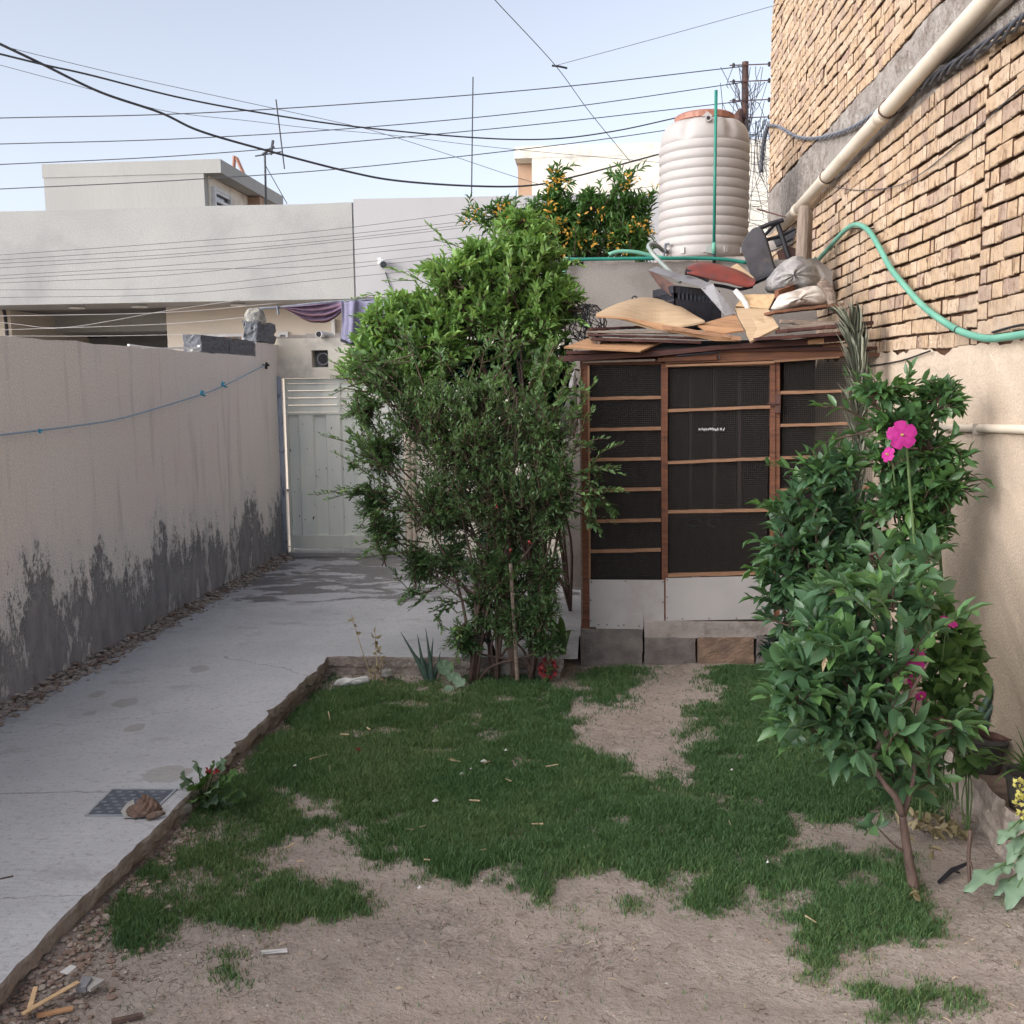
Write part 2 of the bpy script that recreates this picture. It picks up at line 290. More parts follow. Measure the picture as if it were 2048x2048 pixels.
def concmat():
    m, t, p = newmat('worn_concrete_slab'); v = pos(t)
    c = ramp(t, noise(t, v, 1.1, 7, .6), [(.3, (.34,.35,.37)), (.6, (.45,.46,.48)), (.8, (.39,.385,.39))])
    c = mixc(t, ramp(t, noise(t, v, 40, 4, .7), [(.55, 0), (.68, .65)]), c, (.24,.225,.22)); c = mixc(t, ramp(t, noise(t, pos(t, (1, 3, 1)), 14, 7, .75), [(.55, 0), (.66, .5)]), c, (.29,.285,.285))
    c = mixc(t, ramp(t, noise(t, pos(t, (1, 1.8, 1)), 2.6, 7, .7), [(.57, 0), (.64, .45)]), c, (.26,.25,.25))
    # old water marks towards the gate
    xyz = nd(t, 'ShaderNodeSeparateXYZ', {0: v}); X, Y = xyz.outputs[0], xyz.outputs[1]
    zone = mth(t, 'MULTIPLY', ramp(t, mth(t, 'MULTIPLY', mth(t, 'SUBTRACT', Y, 7.0), .35), [(0, 0), (.5, 1)]), ramp(t, mth(t, 'MULTIPLY', mth(t, 'SUBTRACT', 10.6, Y), 1), [(0, .3), (.3, 1)]))
    wn = noise(t, pos(t, (1.0, 2.0, 1)), 2.1, 9, .68, .6)
    wet = ramp(t, mth(t, 'ADD', wn, mth(t, 'MULTIPLY', mth(t, 'SUBTRACT', zone, 1), .35)), [(.455, 0), (.49, 1)])
    c = mixc(t, mth(t, 'MULTIPLY', wet, .85), c, (.105,.10,.105))
    # a few dried puddle rings
    def ring(cx, cy, rx, ry):
        a = mth(t, 'DIVIDE', mth(t, 'SUBTRACT', X, cx), rx); b = mth(t, 'DIVIDE', mth(t, 'SUBTRACT', Y, cy), ry)
        r = mth(t, 'SQRT', mth(t, 'ADD', mth(t, 'MULTIPLY', a, a), mth(t, 'MULTIPLY', b, b)))
        return ramp(t, mth(t, 'ADD', r, mth(t, 'MULTIPLY', noise(t, v, 14, 4), .6)), [(.95, 1), (1.25, 0)])
    for (zx, zy, rx, ry) in ((700,400,.075,.10),(1030,98,.09,.12),(860,640,.16,.16),(505,228,.06,.1),(460,328,.05,.06),(650,270,.1,.12)):
        q = P(*I(zx, zy), Z=PZ); c = mixc(t, mth(t, 'MULTIPLY', ring(q.x, q.y, rx, ry), .45), c, (.22,.205,.17))
    # hairline cracks running across
    def crack(y0, slope, w, amp=.2, x0=-10, x1=10):
        l = mth(t, 'ADD', mth(t, 'SUBTRACT', mth(t, 'SUBTRACT', Y, y0), mth(t, 'MULTIPLY', mth(t, 'ADD', X, 2.4), slope)), mth(t, 'MULTIPLY', mth(t, 'SUBTRACT', noise(t, v, 2.2, 6, .7), .5), amp))
        k = ramp(t, mth(t, 'ABSOLUTE', l), [(w*.4, 1), (w, 0)])
        return mth(t, 'MULTIPLY', mth(t, 'MULTIPLY', k, mth(t, 'GREATER_THAN', X, x0)), mth(t, 'LESS_THAN', X, x1))
    for a in ((6.28, -.6, .006, .3, -2.4, 10), (4.05, .1, .006, .12), (3.1, .12, .003, .2), (5.1, .5, .003, .5)):
        c = mixc(t, mth(t, 'MULTIPLY', crack(*a), .75), c, (.11,.10,.10))
    t.links.new(c, p.inputs['Base Color'])
    t.links.new(ramp(t, wet, [(0, .85), (1, .42)]), p.inputs['Roughness']); p.inputs['Specular IOR Level'].default_value = .4
    bumpit(t, p, mth(t, 'ADD', noise(t, v, 30, 6, .65), mth(t, 'MULTIPLY', noise(t, pos(t, (1, 6, 1)), 9, 4), .5)), .6, .014); return m
MT['slab'] = concmat()
MT['mudface'] = mat('muddy_slab_edge', (.31,.27,.24), (.21,.175,.15), 9, bump=1, bscale=40, bdist=.02, dirt=(.36,.33,.30), dscale=8)
# path: L-shaped slab with an uneven cast edge
edge = []
y = 1.2
notch0 = P(*I(838, 905), Z=PZ).y; notch1 = P(*I(990, 830), Z=PZ).y
while y < 5.85:
    x = PX+.010*nz(y*1.1, .3, 1)+.006*random.uniform(-1, 1)+(-.03 if random.random() < .05 else 0)
    edge.append((x, y)); y += .045
for k in range(9): edge.append((PX+.02+.01*random.uniform(-1, 1)-.00*k, 5.9+.05*k))
x = PX+.03
while x < -.16:
    edge.append((x, YB+.012*random.uniform(-1, 1)+.01*nz(x*3, 2))); x += .06
edge.append((-.12, YB)); edge.append((-.12, 6.9)); edge.append((XR, 6.9)); edge.append((XR, 11.9)); edge.append((XW, 11.9)); edge.append((XW, 1.2))
n = len(edge); m = MB(); vs = [(x, y, PZ) for x, y in edge]; m.add(vs, [tuple(range(n))], 0)
ne = n-6
rows = [[(x+dx*1.0+(.009*random.uniform(-1, 1)*(.2+nz(y*.9, 1)**2) if z < PZ-.005 else 0), y+dy, z+(.010*random.uniform(-1, 1) if -.05 < z < PZ-.03 else 0)) for (x, y) in edge[:ne]] for dx, dy, z in ((0,0,PZ),(.004,-.001,PZ-.012),(.003,0,PZ-.035),(.0,0,PZ-.06),(-.02,.01,PZ-.085),(-.035,.01,-.06))]
vv = [p for r in rows for p in r]; m.add(vv, [(a*ne+i, (a+1)*ne+i, (a+1)*ne+i+1, a*ne+i+1) for a in range(5) for i in range(ne-1)], 1)
st(m.build('path', [MT['slab'], MT['mudface']], origin=(0,0,0)))
st(MB().box((-60, 12.0, -.05), (60, 16.9, .05)).build('street', MT['farground'], origin=(0,0,0)))
# crumbled earth bank and debris under the slab edge (uncountable)
def stones(name, pts, smin, smax, mats, flat=.6):
    m = MB()
    for (x, y, z) in pts:
        s = random.uniform(smin, smax)*random.choice((.5, .7, 1, 1)); k = 6
        vs = []; a0 = random.random()*6
        for lv, rr in ((-.4, .8), (.1, 1), (.45, .6)):
            for j in range(k):
                a = a0+j*2*math.pi/k; q = rr*random.uniform(.7, 1.15); vs.append((x+s*q*math.cos(a), y+s*q*math.sin(a), z+s*flat*(lv+random.uniform(-.12, .12))))
        fs = [(i*k+j, i*k+(j+1) % k, (i+1)*k+(j+1) % k, (i+1)*k+j) for i in range(2) for j in range(k)]+[tuple(range(2*k, 3*k))]
        m.add(vs, fs, random.randrange(len(mats)))
    return m.build(name, mats, origin=(0,0,0))
MT['clod'] = mat('earth_clod', (.24,.175,.14), (.15,.105,.085), 14, bump=.8, bscale=70)
MT['pebble'] = mat('pale_pebble', (.45,.41,.37), (.30,.27,.25), 12)
MT['clods2'] = mat('dusty_clod', (.36,.29,.25), (.28,.22,.19), 14, bump=.8, bscale=70)
pts = []
for i in range(2600):
    y = random.uniform(1.9, 5.6); x = PX+abs(random.gauss(0, .085))*(1.25 if y < 3.4 else .6)
    pts.append((x, y, float(soil_h(np.array(x), np.array(y)))+.004))
st(stones('earth_crumbs', pts, .004, .017, [MT['clod'], MT['clods2'], MT['clod'], MT['soilrub']], flat=.8), 'stuff')
pts = [(x, y, float(soil_h(np.array(x), np.array(y)))) for x, y in ((random.uniform(-1.7, 1.6), 2+4.6*random.random()**1.3) for i in range(2600))]
st(stones('gravel', pts, .002, .0075, [MT['clods2'], MT['clod'], MT['clods2'], MT['pebble']]), 'stuff')
# rubble line where the left wall meets the slab
pts = []
for i in range(3200):
    y = random.uniform(3.2, 10.15); x = XW+abs(random.gauss(0, .055)); pts.append((x, y, PZ+max(0, .055-.6*(x-XW))*random.random()+.004))
MT['plasterbit'] = mat('flaked_plaster', (.38,.34,.31), (.26,.235,.215), 14, bump=.8, bscale=70)
st(stones('fallen_plaster_rubble', pts, .006, .028, [MT['plasterbit'], MT['soilrub'], MT['plasterbit'], MT['clod']]), 'stuff')

# ================================================================ LEFT WALL
def leftwall():
    m, t, p = newmat('damp_plaster_wall'); v = pos(t)
    xyz = nd(t, 'ShaderNodeSeparateXYZ', {0: v}); Y, Z = xyz.outputs[1], xyz.outputs[2]
    c = ramp(t, noise(t, v, .8, 5), [(.35, (.84,.775,.74)), (.65, (.82,.80,.77))]); c = mixc(t, mth(t, 'MULTIPLY', ramp(t, noise(t, v, 75, 3, .6), [(.45, 1), (.62, 0)]), .20), c, (.34,.31,.30))
    c = mixc(t, ramp(t, noise(t, pos(t, (1, 3.2, .35)), 3, 6, .6), [(.55, 0), (.75, .6)]), c, (.48,.46,.45))
    c = mixc(t, ramp(t, mth(t, 'SUBTRACT', Z, mth(t, 'MULTIPLY', noise(t, pos(t, (1, 9, .6)), 1.4, 5, .6), .75)), [(.55*1, 0), (1.0, 0)]), c, (.3,.3,.3))
    yy = nd(t, 'ShaderNodeCombineXYZ', {0: 0.0, 1: Y, 2: 0.0}).outputs[0]
    hh = ramp(t, noise(t, yy, 1.7, 4, .6), [(.30, 0), (.66, 1)])                        # how high damp has risen
    base = mth(t, 'ADD', mth(t, 'MULTIPLY', hh, .52), .36)
    streak = mth(t, 'ADD', mth(t, 'MULTIPLY', mth(t, 'SUBTRACT', noise(t, pos(t, (1, 4.2, 1.6)), 2.4, 12, .78), .5), 1.05), mth(t, 'MULTIPLY', mth(t, 'SUBTRACT', noise(t, pos(t, (1, 20, 5)), 2.0, 6, .7), .5), .22))
    d = mth(t, 'SUBTRACT', mth(t, 'ADD', base, streak), Z)
    grain = mth(t, 'SUBTRACT', noise(t, v, 38, 8, .8), .5); grain2 = mth(t, 'SUBTRACT', noise(t, pos(t, (1, 1.6, 1)), 9, 8, .75), .5)
    mask = ramp(t, mth(t, 'ADD', mth(t, 'ADD', mth(t, 'MULTIPLY', d, 1.7), .42), mth(t, 'ADD', mth(t, 'MULTIPLY', grain, 1.5), mth(t, 'MULTIPLY', grain2, 1.6))), [(.34, 0), (.60, 1)])
    patch = ramp(t, noise(t, pos(t, (1, 2.0, .8)), 2.3, 8, .72), [(.56, 0), (.60, .9)])   # spots where plaster survived
    mask = mth(t, 'MULTIPLY', mask, mth(t, 'SUBTRACT', 1, patch, clamp=True))
    halo = ramp(t, mth(t, 'ADD', mth(t, 'MULTIPLY', d, 1.6), .55), [(.0, 0), (.6, .7)])
    c = mixc(t, halo, c, (.60,.61,.62))
    dk = ramp(t, noise(t, pos(t, (1, 3, 1)), 4, 7, .65), [(.3, (.11,.115,.13)), (.7, (.27,.27,.285))])
    c = mixc(t, ramp(t, mth(t, 'ADD', mth(t, 'MULTIPLY', d, 1.3), mth(t, 'ADD', .25, mth(t, 'MULTIPLY', grain2, 1.4))), [(.1, 0), (.7, .45)]), c, (.36,.36,.38)); c = mixc(t, mth(t, 'MULTIPLY', mask, .88), c, dk)
    t.links.new(c, p.inputs['Base Color']); p.inputs['Roughness'].default_value = .9; p.inputs['Specular IOR Level'].default_value = .2
    h = mth(t, 'ADD', mth(t, 'MULTIPLY', noise(t, v, 70, 5, .6), mth(t, 'SUBTRACT', 1, mth(t, 'MULTIPLY', mask, .8))), mth(t, 'MULTIPLY', mask, -.6))
    bumpit(t, p, h, .8, .011); return m
MT['lw'] = leftwall()
wt = thing('garden_wall', 'long plastered garden wall with dark rising damp along its foot, left of the concrete path', 'wall', (XW-.1, 6, 0))
ytop = [(1.0, 2.14), (5, 2.13), (7.2, 2.12), (8.9, 2.11)]
m = MB(); prof = [(1.0, -.05)]+ytop+[(8.9, 2.30), (YG+.02, 2.32), (YG+.02, -.05)]
# subdivided strip so the top line wavers
ys_ = [1+.12*i for i in range(int(7.9/.12)+1)]
ZWT = P(300, 696, X=XW).z; ZPT = P(530, 686, X=XW).z
ys_ = [1+.12*i for i in range(72)]; top = [(y, ZWT+.006*nz(y*3, 1)+.004*random.uniform(-1, 1)) for y in ys_ if y < P(512, 700, X=XW).y-.03]
YPL = P(512, 700, X=XW).y
pr = [(1.0, -.05)]+top+[(YPL-.003, ZWT), (YPL, ZPT)]+[(YPL+.05+.1*i, ZPT+.006*random.uniform(-1, 1)) for i in range(7)]+[(YG+.1, ZPT-.01), (YG+.1, -.05)]
m.prism([(XW-.18, y, z) for y, z in pr], (.18, 0, 0)); m.build('wall_body', MT['lw'], wt)
pj = MB(); pj.tube([(XW+.02, 3+.2*i, PZ-.01) for i in range(36)], .035, 8); pj.build('wall_footing', MT['soilrub'], wt)
def block(a, b, label, name='concrete_block', mt='block', cat='concrete block', group=None, jit=.006):
    m = MB(); x0, y0, z0 = a; x1, y1, z1 = b; n = 6; vs = {}; fs = []
    def g(i, j, k):
        key = (i, j, k)
        if key not in vs: vs[key] = len(vl); vl.append((x0+(x1-x0)*i/n+random.uniform(-jit, jit), y0+(y1-y0)*j/n+random.uniform(-jit, jit), z0+(z1-z0)*k/n+random.uniform(-jit, jit)))
        return vs[key]
    vl = []
    for u in range(n):
        for w_ in range(n):
            fs += [(g(u,w_,0), g(u,w_+1,0), g(u+1,w_+1,0), g(u+1,w_,0)), (g(u,w_,n), g(u+1,w_,n), g(u+1,w_+1,n), g(u,w_+1,n)),
                   (g(u,0,w_), g(u+1,0,w_), g(u+1,0,w_+1), g(u,0,w_+1)), (g(u,n,w_), g(u,n,w_+1), g(u+1,n,w_+1), g(u+1,n,w_)),
                   (g(0,u,w_), g(0,u,w_+1), g(0,u+1,w_+1), g(0,u+1,w_)), (g(n,u,w_), g(n,u+1,w_), g(n,u+1,w_+1), g(n,u,w_+1))]
    m.add(vl, fs); return tag(m.build(name, MT[mt]), label, cat, group)
ya = P(405, 690, X=XW).y; yb = P(460, 690, X=XW).y; yc = P(512, 690, X=XW).y
block((XW-.16, ya, ZWT-.002), (XW-.01, yb-.012, ZPT+.004), 'grey concrete block on top of the left wall, the one farther from the pillar', group='blocks along the wall top')
block((XW-.16, yb+.012, ZWT-.002), (XW-.01, yc-.006, ZPT+.004), 'grey concrete block on top of the left wall, right against the pillar', group='blocks along the wall top')
pB = P(*NN(820, 310), Y=10.0)
block((XW-.13, YPL+.03, ZPT), (XW+.01, 10.12, pB.z), 'big speckled grey block set on top of the wall pillar', jit=.014)
pA = P(*NN(560, 300), Y=9.8); pB = P(*NN(725, 150), Y=9.8)
m = MB(); cx, cz = XW-.06, pA.z; r = .085
m.lathe([(r*1.0, 0), (r*1.05, .03), (r*1.0, pB.z-cz-.06), (r*.85, pB.z-cz-.02), (r*.5, pB.z-cz)], (cx, 9.75, cz), 9, fn=lambda a, z: 1+.14*math.sin(a*2+1)+.08*math.sin(a*5+z*40))
# sits on block top
o = m.build('capping_stone', MT['stone']); o.location.z = ORI[o.name][2]-.02; tag(o, 'small rounded stone lump crowning the block on the wall pillar', 'stone')

# ================================================================ GATE WALL AND GATE
gw = thing('gate_wall', 'cream plastered lintel wall over the metal gate with a square drain hole', 'wall', (0, YG+.1, 0))
def pg(f, x, y, Y=YG): return P(*f(x, y), Y=Y)
ztop = P(640, 676, Y=YG).z; zgt = P(620, 756, Y=YG).z
gx0 = P(572, 900, Y=YG).x; gx1 = P(806, 900, Y=YG).x
hA = P(*NN(1122, 712), Y=YG); hB = P(*NN(1268, 552), Y=YG)
m = MB(); T = .2
m.box((XW, YG, zgt), (hA.x, YG+T, ztop)); m.box((hB.x, YG, zgt), (XR-.6, YG+T, ztop-.004)); m.box((hA.x, YG+.001, hB.z), (hB.x, YG+T-.001, ztop-.002)); m.box((hA.x, YG+.001, zgt+.001), (hB.x, YG+T-.001, hA.z))
m.box((gx1+.02, YG+.002, 0), (XR, YG+T-.002, zgt)); m.box((XW-.3, YG+.003, 0), (gx0-.07, YG+T-.003, zgt+.001))
m.build('wall_body', MT['cream'], gw)
# rough mortar bed on top
m = MB()
x = XW
while x < -.4:
    w_ = random.uniform(.04, .09); m.box((x, YG+.01, ztop-.01), (x+w_, YG+T-.02, ztop+random.uniform(.015, .05))); x += w_
m.build('rough_mortar_top', MT['pebble'], gw)
m = MB(); m.box((hA.x-.001, YG+.14, hA.z-.02), (hB.x+.001, YG+.16, hB.z+.02)); m.build('niche_back', MT['greymetal'], gw)
cx, cz = (hA.x+hB.x)/2+.02, (hA.z+hB.z)/2
m = MB(); a = [(cx+.045*math.cos(k*math.pi/12), YG+.05, cz+.045*math.sin(k*math.pi/12)) for k in range(24)]
m.tube([(cx, YG+.05, cz), (cx, YG+.138, cz)], .062, 24); m.tube([(cx, YG+.046, cz), (cx, YG+.0505, cz)], .05, 24, mi=1); m.build('drain_socket', [MT['greymetal'], MT['black']], gw)
q = P(*NN(1185, 407), Y=YG-.1); m = MB(); m.tube([(q.x, YG-.1, q.z), (q.x+.03, YG+.25, q.z+.0)], .035, 16); m.tube([(q.x, YG-.102, q.z), (q.x, YG-.099, q.z)], .028, 16, mi=1)
tag(m.build('spout_pipe', [MT['white'], MT['black']]), 'short white spout pipe poking out above the lintel, under the sagging purple cloth', 'pipe')
# gate
YD = YG+.03
gt = thing('metal_gate', 'chipped cream metal gate with louvred top and ribbed lower sheet', 'gate', (gx0+.5, YD, .1))
def gp(x, y): return P(*H(x, y), Y=YD)
zt = zgt-.005; zl0 = gp(75, 185).z; zl1 = gp(75, 345).z; zp0 = gp(75, 352).z; zp1 = gp(130, 1022).z; zb = gp(130, 1095).z
xl = gp(75, 500).x; xm = gp(355, 260).x
m = MB(); fr = .045
m.box((gx0, YD, PZ+.02), (xl, YD+fr, zt)); m.box((gx1-.06, YD, PZ+.02), (gx1, YD+fr, zt)); m.box((xl, YD+.001, zl0), (gx1-.06, YD+fr-.001, zt-.001))
m.box((xl, YD-.004, zp0-.012), (gx1-.06, YD+fr-.002, zl1)); m.box((xl, YD-.002, zb), (gx1-.06, YD+fr-.001, zp1))
m.build('frame', MT['gate'], gt, bevel=.004)
m = MB(); k = 4; hgt = (zl0-zl1)/k
for i in range(k):
    z1 = zl0-hgt*i; z0 = z1-hgt
    m.prism([(xl, YD+.02, z1-.004), (xl, YD+.032, z1-.004), (xl, YD+.012, z0+.004), (xl, YD, z0+.004)], (gx1-.06-xl, 0, 0))
m.build('louvre', MT['gate'], gt)
m = MB(); m.box((xm-.012, YD-.006, zl1), (xm+.012, YD+.0, zl0)); m.build('louvre_bar', MT['gate'], gt)
m = MB(); pts = []; x = xl; ph = 0; w1 = (gp(285, 600).x-gp(135, 600).x)
while x < gx1-.06:
    pts += [(x, .036), (x+w1*.34, .036), (x+w1*.40, .004), (x+w1*.90, .004), (x+w1*.96, .036)]; x += w1
pts = [(px, py) for px, py in pts if px < gx1-.06]+[(gx1-.06, .028)]
m.prism([(px, YD+py, zp1) for px, py in pts]+[(px, YD+py+.004, zp1) for px, py in pts[::-1]], (0, 0, zp0-.012-zp1)); m.build('ribbed_sheet', MT['gate2'], gt)
m = MB(); m.box((xm-.02, YD-.01, PZ+.02), (xm+.0, YD-.0, zb+.07)); m.build('drop_bolt', MT['gate'], gt)
m = MB(); m.box((gx0-.02, YG-.02, PZ-.01), (gx1+.5, YG+T+.1, PZ+.035)); tag(m.build('gate_threshold', MT['conc']), 'low pale concrete sill under the metal gate', 'threshold')
xj = gp(22, 500).x
m = MB(); m.tube([(gx0-.045, YG-.03, PZ), (gx0-.04, YG-.03, 1.0), (gx0-.045, YG-.03, zgt+.01)], .03, 10); m.tube([(gx0-.045, YG-.03, zgt-.0), (gx0-.085, YG-.02, zgt+.03)], .02, 8)
m.tube([(gx0-.045, YG-.03, 1.2), (gx0-.045, YG-.03, 1.24)], .037, 10)
tag(m.build('corner_pipe', MT['bluepipe'], smooth=True), 'chipped pale blue pipe standing in the corner between left wall and gate', 'pipe')
# right jamb pipe seen through the bush
xq = P(*H(735, 700), Y=YG-.02).x
m = MB(); m.tube([(xq, YG-.04, PZ), (xq+.01, YG-.04, 1.9)], .03, 10); m.tube([(xq+.05, YG-.03, PZ), (xq+.055, YG-.03, 1.9)], .02, 8)
tag(m.build('jamb_pipe', MT['pvc']), 'cream pipe at the right side of the gate, half hidden by the bush', 'pipe')

# ================================================================ BRICK HOUSE (RIGHT)
def brickmat(name, c1, c2):
    m, t, p = newmat(name); v = pos(t)
    c = ramp(t, noise(t, v, 4.5, 3), [(.35, c1), (.65, c2)])
    c = mixc(t, ramp(t, noise(t, v, 17, 5, .6), [(.50, 0), (.72, .75)]), c, [c1[0]*.60, c1[1]*.52, c1[2]*.45])
    c = mixc(t, ramp(t, noise(t, v, 70, 3, .6), [(.62, 0), (.70, .8)]), c, (.15,.085,.05))
    st1 = mth(t, 'MULTIPLY', ramp(t, noise(t, pos(t, (1, 5, 1)), 9, 6, .7), [(.53, 0), (.58, .9)]), ramp(t, noise(t, v, 6.5, 3), [(.48, 0), (.56, 1)]))
    c = mixc(t, st1, c, (.20,.12,.075))
    xyz = nd(t, 'ShaderNodeSeparateXYZ', {0: v})
    dust = mth(t, 'MULTIPLY', ramp(t, noise(t, pos(t, (1, 1, .7)), .85, 7, .65), [(.45, 0), (.65, .75)]), ramp(t, mth(t, 'MULTIPLY', xyz.outputs[2], .25), [(.55, 1), (.85, .35)]))
    c = mixc(t, dust, c, (.36,.29,.23))
    t.links.new(c, p.inputs['Base Color']); p.inputs['Roughness'].default_value = .92; p.inputs['Specular IOR Level'].default_value = .15
    bumpit(t, p, noise(t, v, 48, 6, .7), 1.0, .014); return m
MT['brickA'] = brickmat('buff_brick', (.54,.395,.265), (.49,.355,.235))
MT['brickB'] = brickmat('pale_brick', (.58,.445,.32), (.53,.40,.285))
MT['brickC'] = brickmat('rosy_brick', (.37,.265,.205), (.46,.345,.26))
MT['joint'] = mat('earth_mortar_and_joint_shade', (.13,.065,.035), (.08,.04,.024), 9, bump=1, bscale=50, bdist=.02)  # earth mortar, also painted on brick sides in place of joint shade
bh = thing('brick_house', 'tall buff brick house wall with concrete band and plastered foot, on the right', 'building', (XR+.2, 6.5, 0))
zb0 = 3.36; zb1 = 3.80; ZPL = 2.03; YEND = 11.15
yc0 = YEND
m = MB(); m.box((XR+.030, 1.0, -.05), (XR+.5, YEND-.02, 5.9)); m.build('wall_core', MT['joint'], bh)
def brickrun(z0, z1, name):
    m = MB(); z = z0; row = 0; H_ = .083; YBR = 5.05
    while z < z1:
        y = 3.4+(row % 2)*.11+random.uniform(-.03, .03); zz = z
        yend = YEND - max(0, (z-5.42)*.35)
        while y < yend:
            L_ = random.choice((.215, .215, .105, .105, .14, .12, .17)); L_ *= random.uniform(.9, 1.08)
            b = min(y+L_, yend)
            if y < YBR-.001 and b > YBR-.04: b = YBR
            if b-y < .03: break
            pr = random.gauss(0, .0022)
            if random.random() < .035: pr = random.uniform(.006, .014)
            mi = random.choices((0, 1, 2), (5, 4, 1.4 if y > 5.2 else 2.6))[0]
            drop = .011*math.sin(y*1.3+z*2)+.005*math.sin(y*4.1+z*7)+(.028 if y < YBR-.001 else 0)        # courses waver a little
            g = random.uniform(.009, .017); hj = random.uniform(.069, .0765)
            # split front into chipped facets
            ns = random.choices((1, 2, 3), (4, 4, 2))[0]; cuts = [y+.0]+sorted(random.uniform(y+.03, b-.03) for _ in range(ns-1))+[b-g] if b-y > .09 else [y, b-g]
            for c0, c1 in zip(cuts[:-1], cuts[1:]):
                if c1-c0 < .012: continue
                f = XR+pr+random.gauss(0, .0018); t0 = random.uniform(-.004, .004); sk = random.uniform(-.007, .007)
                gap = .0 if random.random() < .2 else random.uniform(.004, .012)
                a0, a1 = c0, c1-gap if c1 != cuts[-1] else c1
                z0_, z1_ = zz+drop+random.uniform(-.002, .003), zz+drop+hj+random.uniform(-.004, .002)
                ch = .004
                q = [(f+t0, a0+ch, z0_+ch), (f-t0, a1-ch, z0_+ch+sk*.3), (f-t0, a1-ch+sk*.4, z1_-ch), (f+t0, a0+ch+sk*.4, z1_-ch)]
                r = [(f+.006, a0, z0_), (f+.006, a1, z0_), (f+.006, a1+sk*.4, z1_), (f+.006, a0+sk*.4, z1_)]
                bk = [(XR+.04, p_[1], p_[2]) for p_ in r]
                vs = q+r+bk
                m.add(vs, [(0,3,2,1)]+[(i, (i+1) % 4, 4+(i+1) % 4, 4+i) for i in range(4)], mi); m.add(vs[4:], [(i, (i+1) % 4, 4+(i+1) % 4, 4+i) for i in range(4)], 3)  # brick sides take the dark joint colour, standing in for shade
            y = b
        z += H_; row += 1
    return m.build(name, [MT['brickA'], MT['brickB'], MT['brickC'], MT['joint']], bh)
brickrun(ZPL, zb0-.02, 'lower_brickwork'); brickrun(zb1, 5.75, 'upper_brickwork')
def rough_strip(name, y0, y1, z0f, z1f, x, matl, parent, dy=.05, amp=.008, nzr=10):
    m = MB(); n = int((y1-y0)/dy)+1; vs = []
    for i in range(n+1):
        y = y0+(y1-y0)*i/n; a, b = z0f(y), z1f(y)
        for k in range(nzr+1): vs.append((x-amp*abs(nz(y*8, k*1.7+y))-(.0 if 0 < k < nzr else -.016), y, a+(b-a)*k/nzr+random.uniform(-.003, .003)))
    w_ = nzr+1
    m.add(vs, [(i*w_+k, i*w_+k+1, (i+1)*w_+k+1, (i+1)*w_+k) for i in range(n) for k in range(nzr)]); return m.build(name, matl, parent)
rough_strip('concrete_band', 1.5, YEND, lambda y: zb0-.03+.02*nz(y*2, 3)+.02*random.random(), lambda y: zb1+.0+.02*nz(y*3, 1)+.015*random.random(), XR+.004, mat('rough_cast_concrete', (.33,.30,.27), (.24,.215,.19), 6, bump=1, bscale=35, bdist=.03, dirt=(.16,.12,.10), dscale=12), bh)
rough_strip('plaster_coat', 1.0, YEND-.5, lambda y: -.05, lambda y: ZPL-.012+.025*nz(y*2.3, 6)+.022*random.uniform(-1, 1), XR-.006, MT['plaster_r'], bh, dy=.06, amp=.006, nzr=26)
MT['joint2'] = MT['joint']
# ================================================================ THINGS ON THE BRICK WALL
def wx(f, x, y, off): return P(*f(x, y), X=XR-off)
m = MB(); pts = [P(2010, -40, X=XR-.075), P(1990, 0, X=XR-.075)]+[wx(D, *q, .075) for q in ((1240,200),(790,735),(430,1130))]+[wx(D, 325, 1245, .075)]
p0, p1 = pts[0], pts[-1]
dp = thing('drain_pipe', 'thick cream drainpipe sloping along the brick wall below the concrete band', 'pipe', tuple((p0+p1)/2))
line = [p0+(p1-p0)*t for t in (0, .3, .6, 1)]
m = MB(); m.tube([p0-(p1-p0)*.5]+line, .046, 20); m.build('pipe_run', MT['pvc'], dp, smooth=True)
for tt in (.36, .66, .87):
    q = p0+(p1-p0)*tt; d = (p1-p0).normalized(); m = MB(); m.tube([q-d*.05, q-d*.045, q+d*.045, q+d*.05], [.0465, .0505, .0505, .0465], 20)
    m.build('coupling', MT['pvc'], dp, smooth=True)
for tt in (.335, .645):
    q = p0+(p1-p0)*tt; d = (p1-p0).normalized(); a = d.cross(V(0,0,1)).normalized(); b = a.cross(d); m = MB()
    for s_ in (0, .012):
        m.tube([q+d*(s_+.01*math.sin(k))+(a*math.cos(k*math.pi/8)+b*math.sin(k*math.pi/8))*.0535 for k in range(17)], .003, 5)
    m.tube([q+b*-.05, q+V(.06,-.05,-.03), q+V(.075, -.12, -.02)], .003, 5); m.build('wire_tie', MT['rust'], dp)
m = MB(); r0 = P(*D(1580, -40), X=XR-.03); r1 = P(*D(1200, 320), X=XR-.03); m.tube([r0+(r0-r1), r0, r1], .035, 16)
tag(m.build('waste_pipe', MT['pvcg'], smooth=True), 'thinner grey waste pipe behind the thick drainpipe at the top right', 'pipe')
def twist(pts, r, R, turns, label, name='twisted_cable', mt='greycable', n=3, k=24, group=None, cat='cable'):
    sp = spline(pts, k); m = MB()
    for s_ in range(n):
        out = []
        for i, p in enumerate(sp):
            t = (sp[min(i+1, len(sp)-1)]-sp[max(i-1, 0)]).normalized(); x = t.cross(V(0,0,1)).normalized(); y = x.cross(t); a = i/len(sp)*turns*2*math.pi+s_*2*math.pi/n
            out.append(p+(x*math.cos(a)+y*math.sin(a))*R)
        m.tube(out, r, 6)
    return tag(m.build(name, MT[mt], smooth=True), label, cat, group)
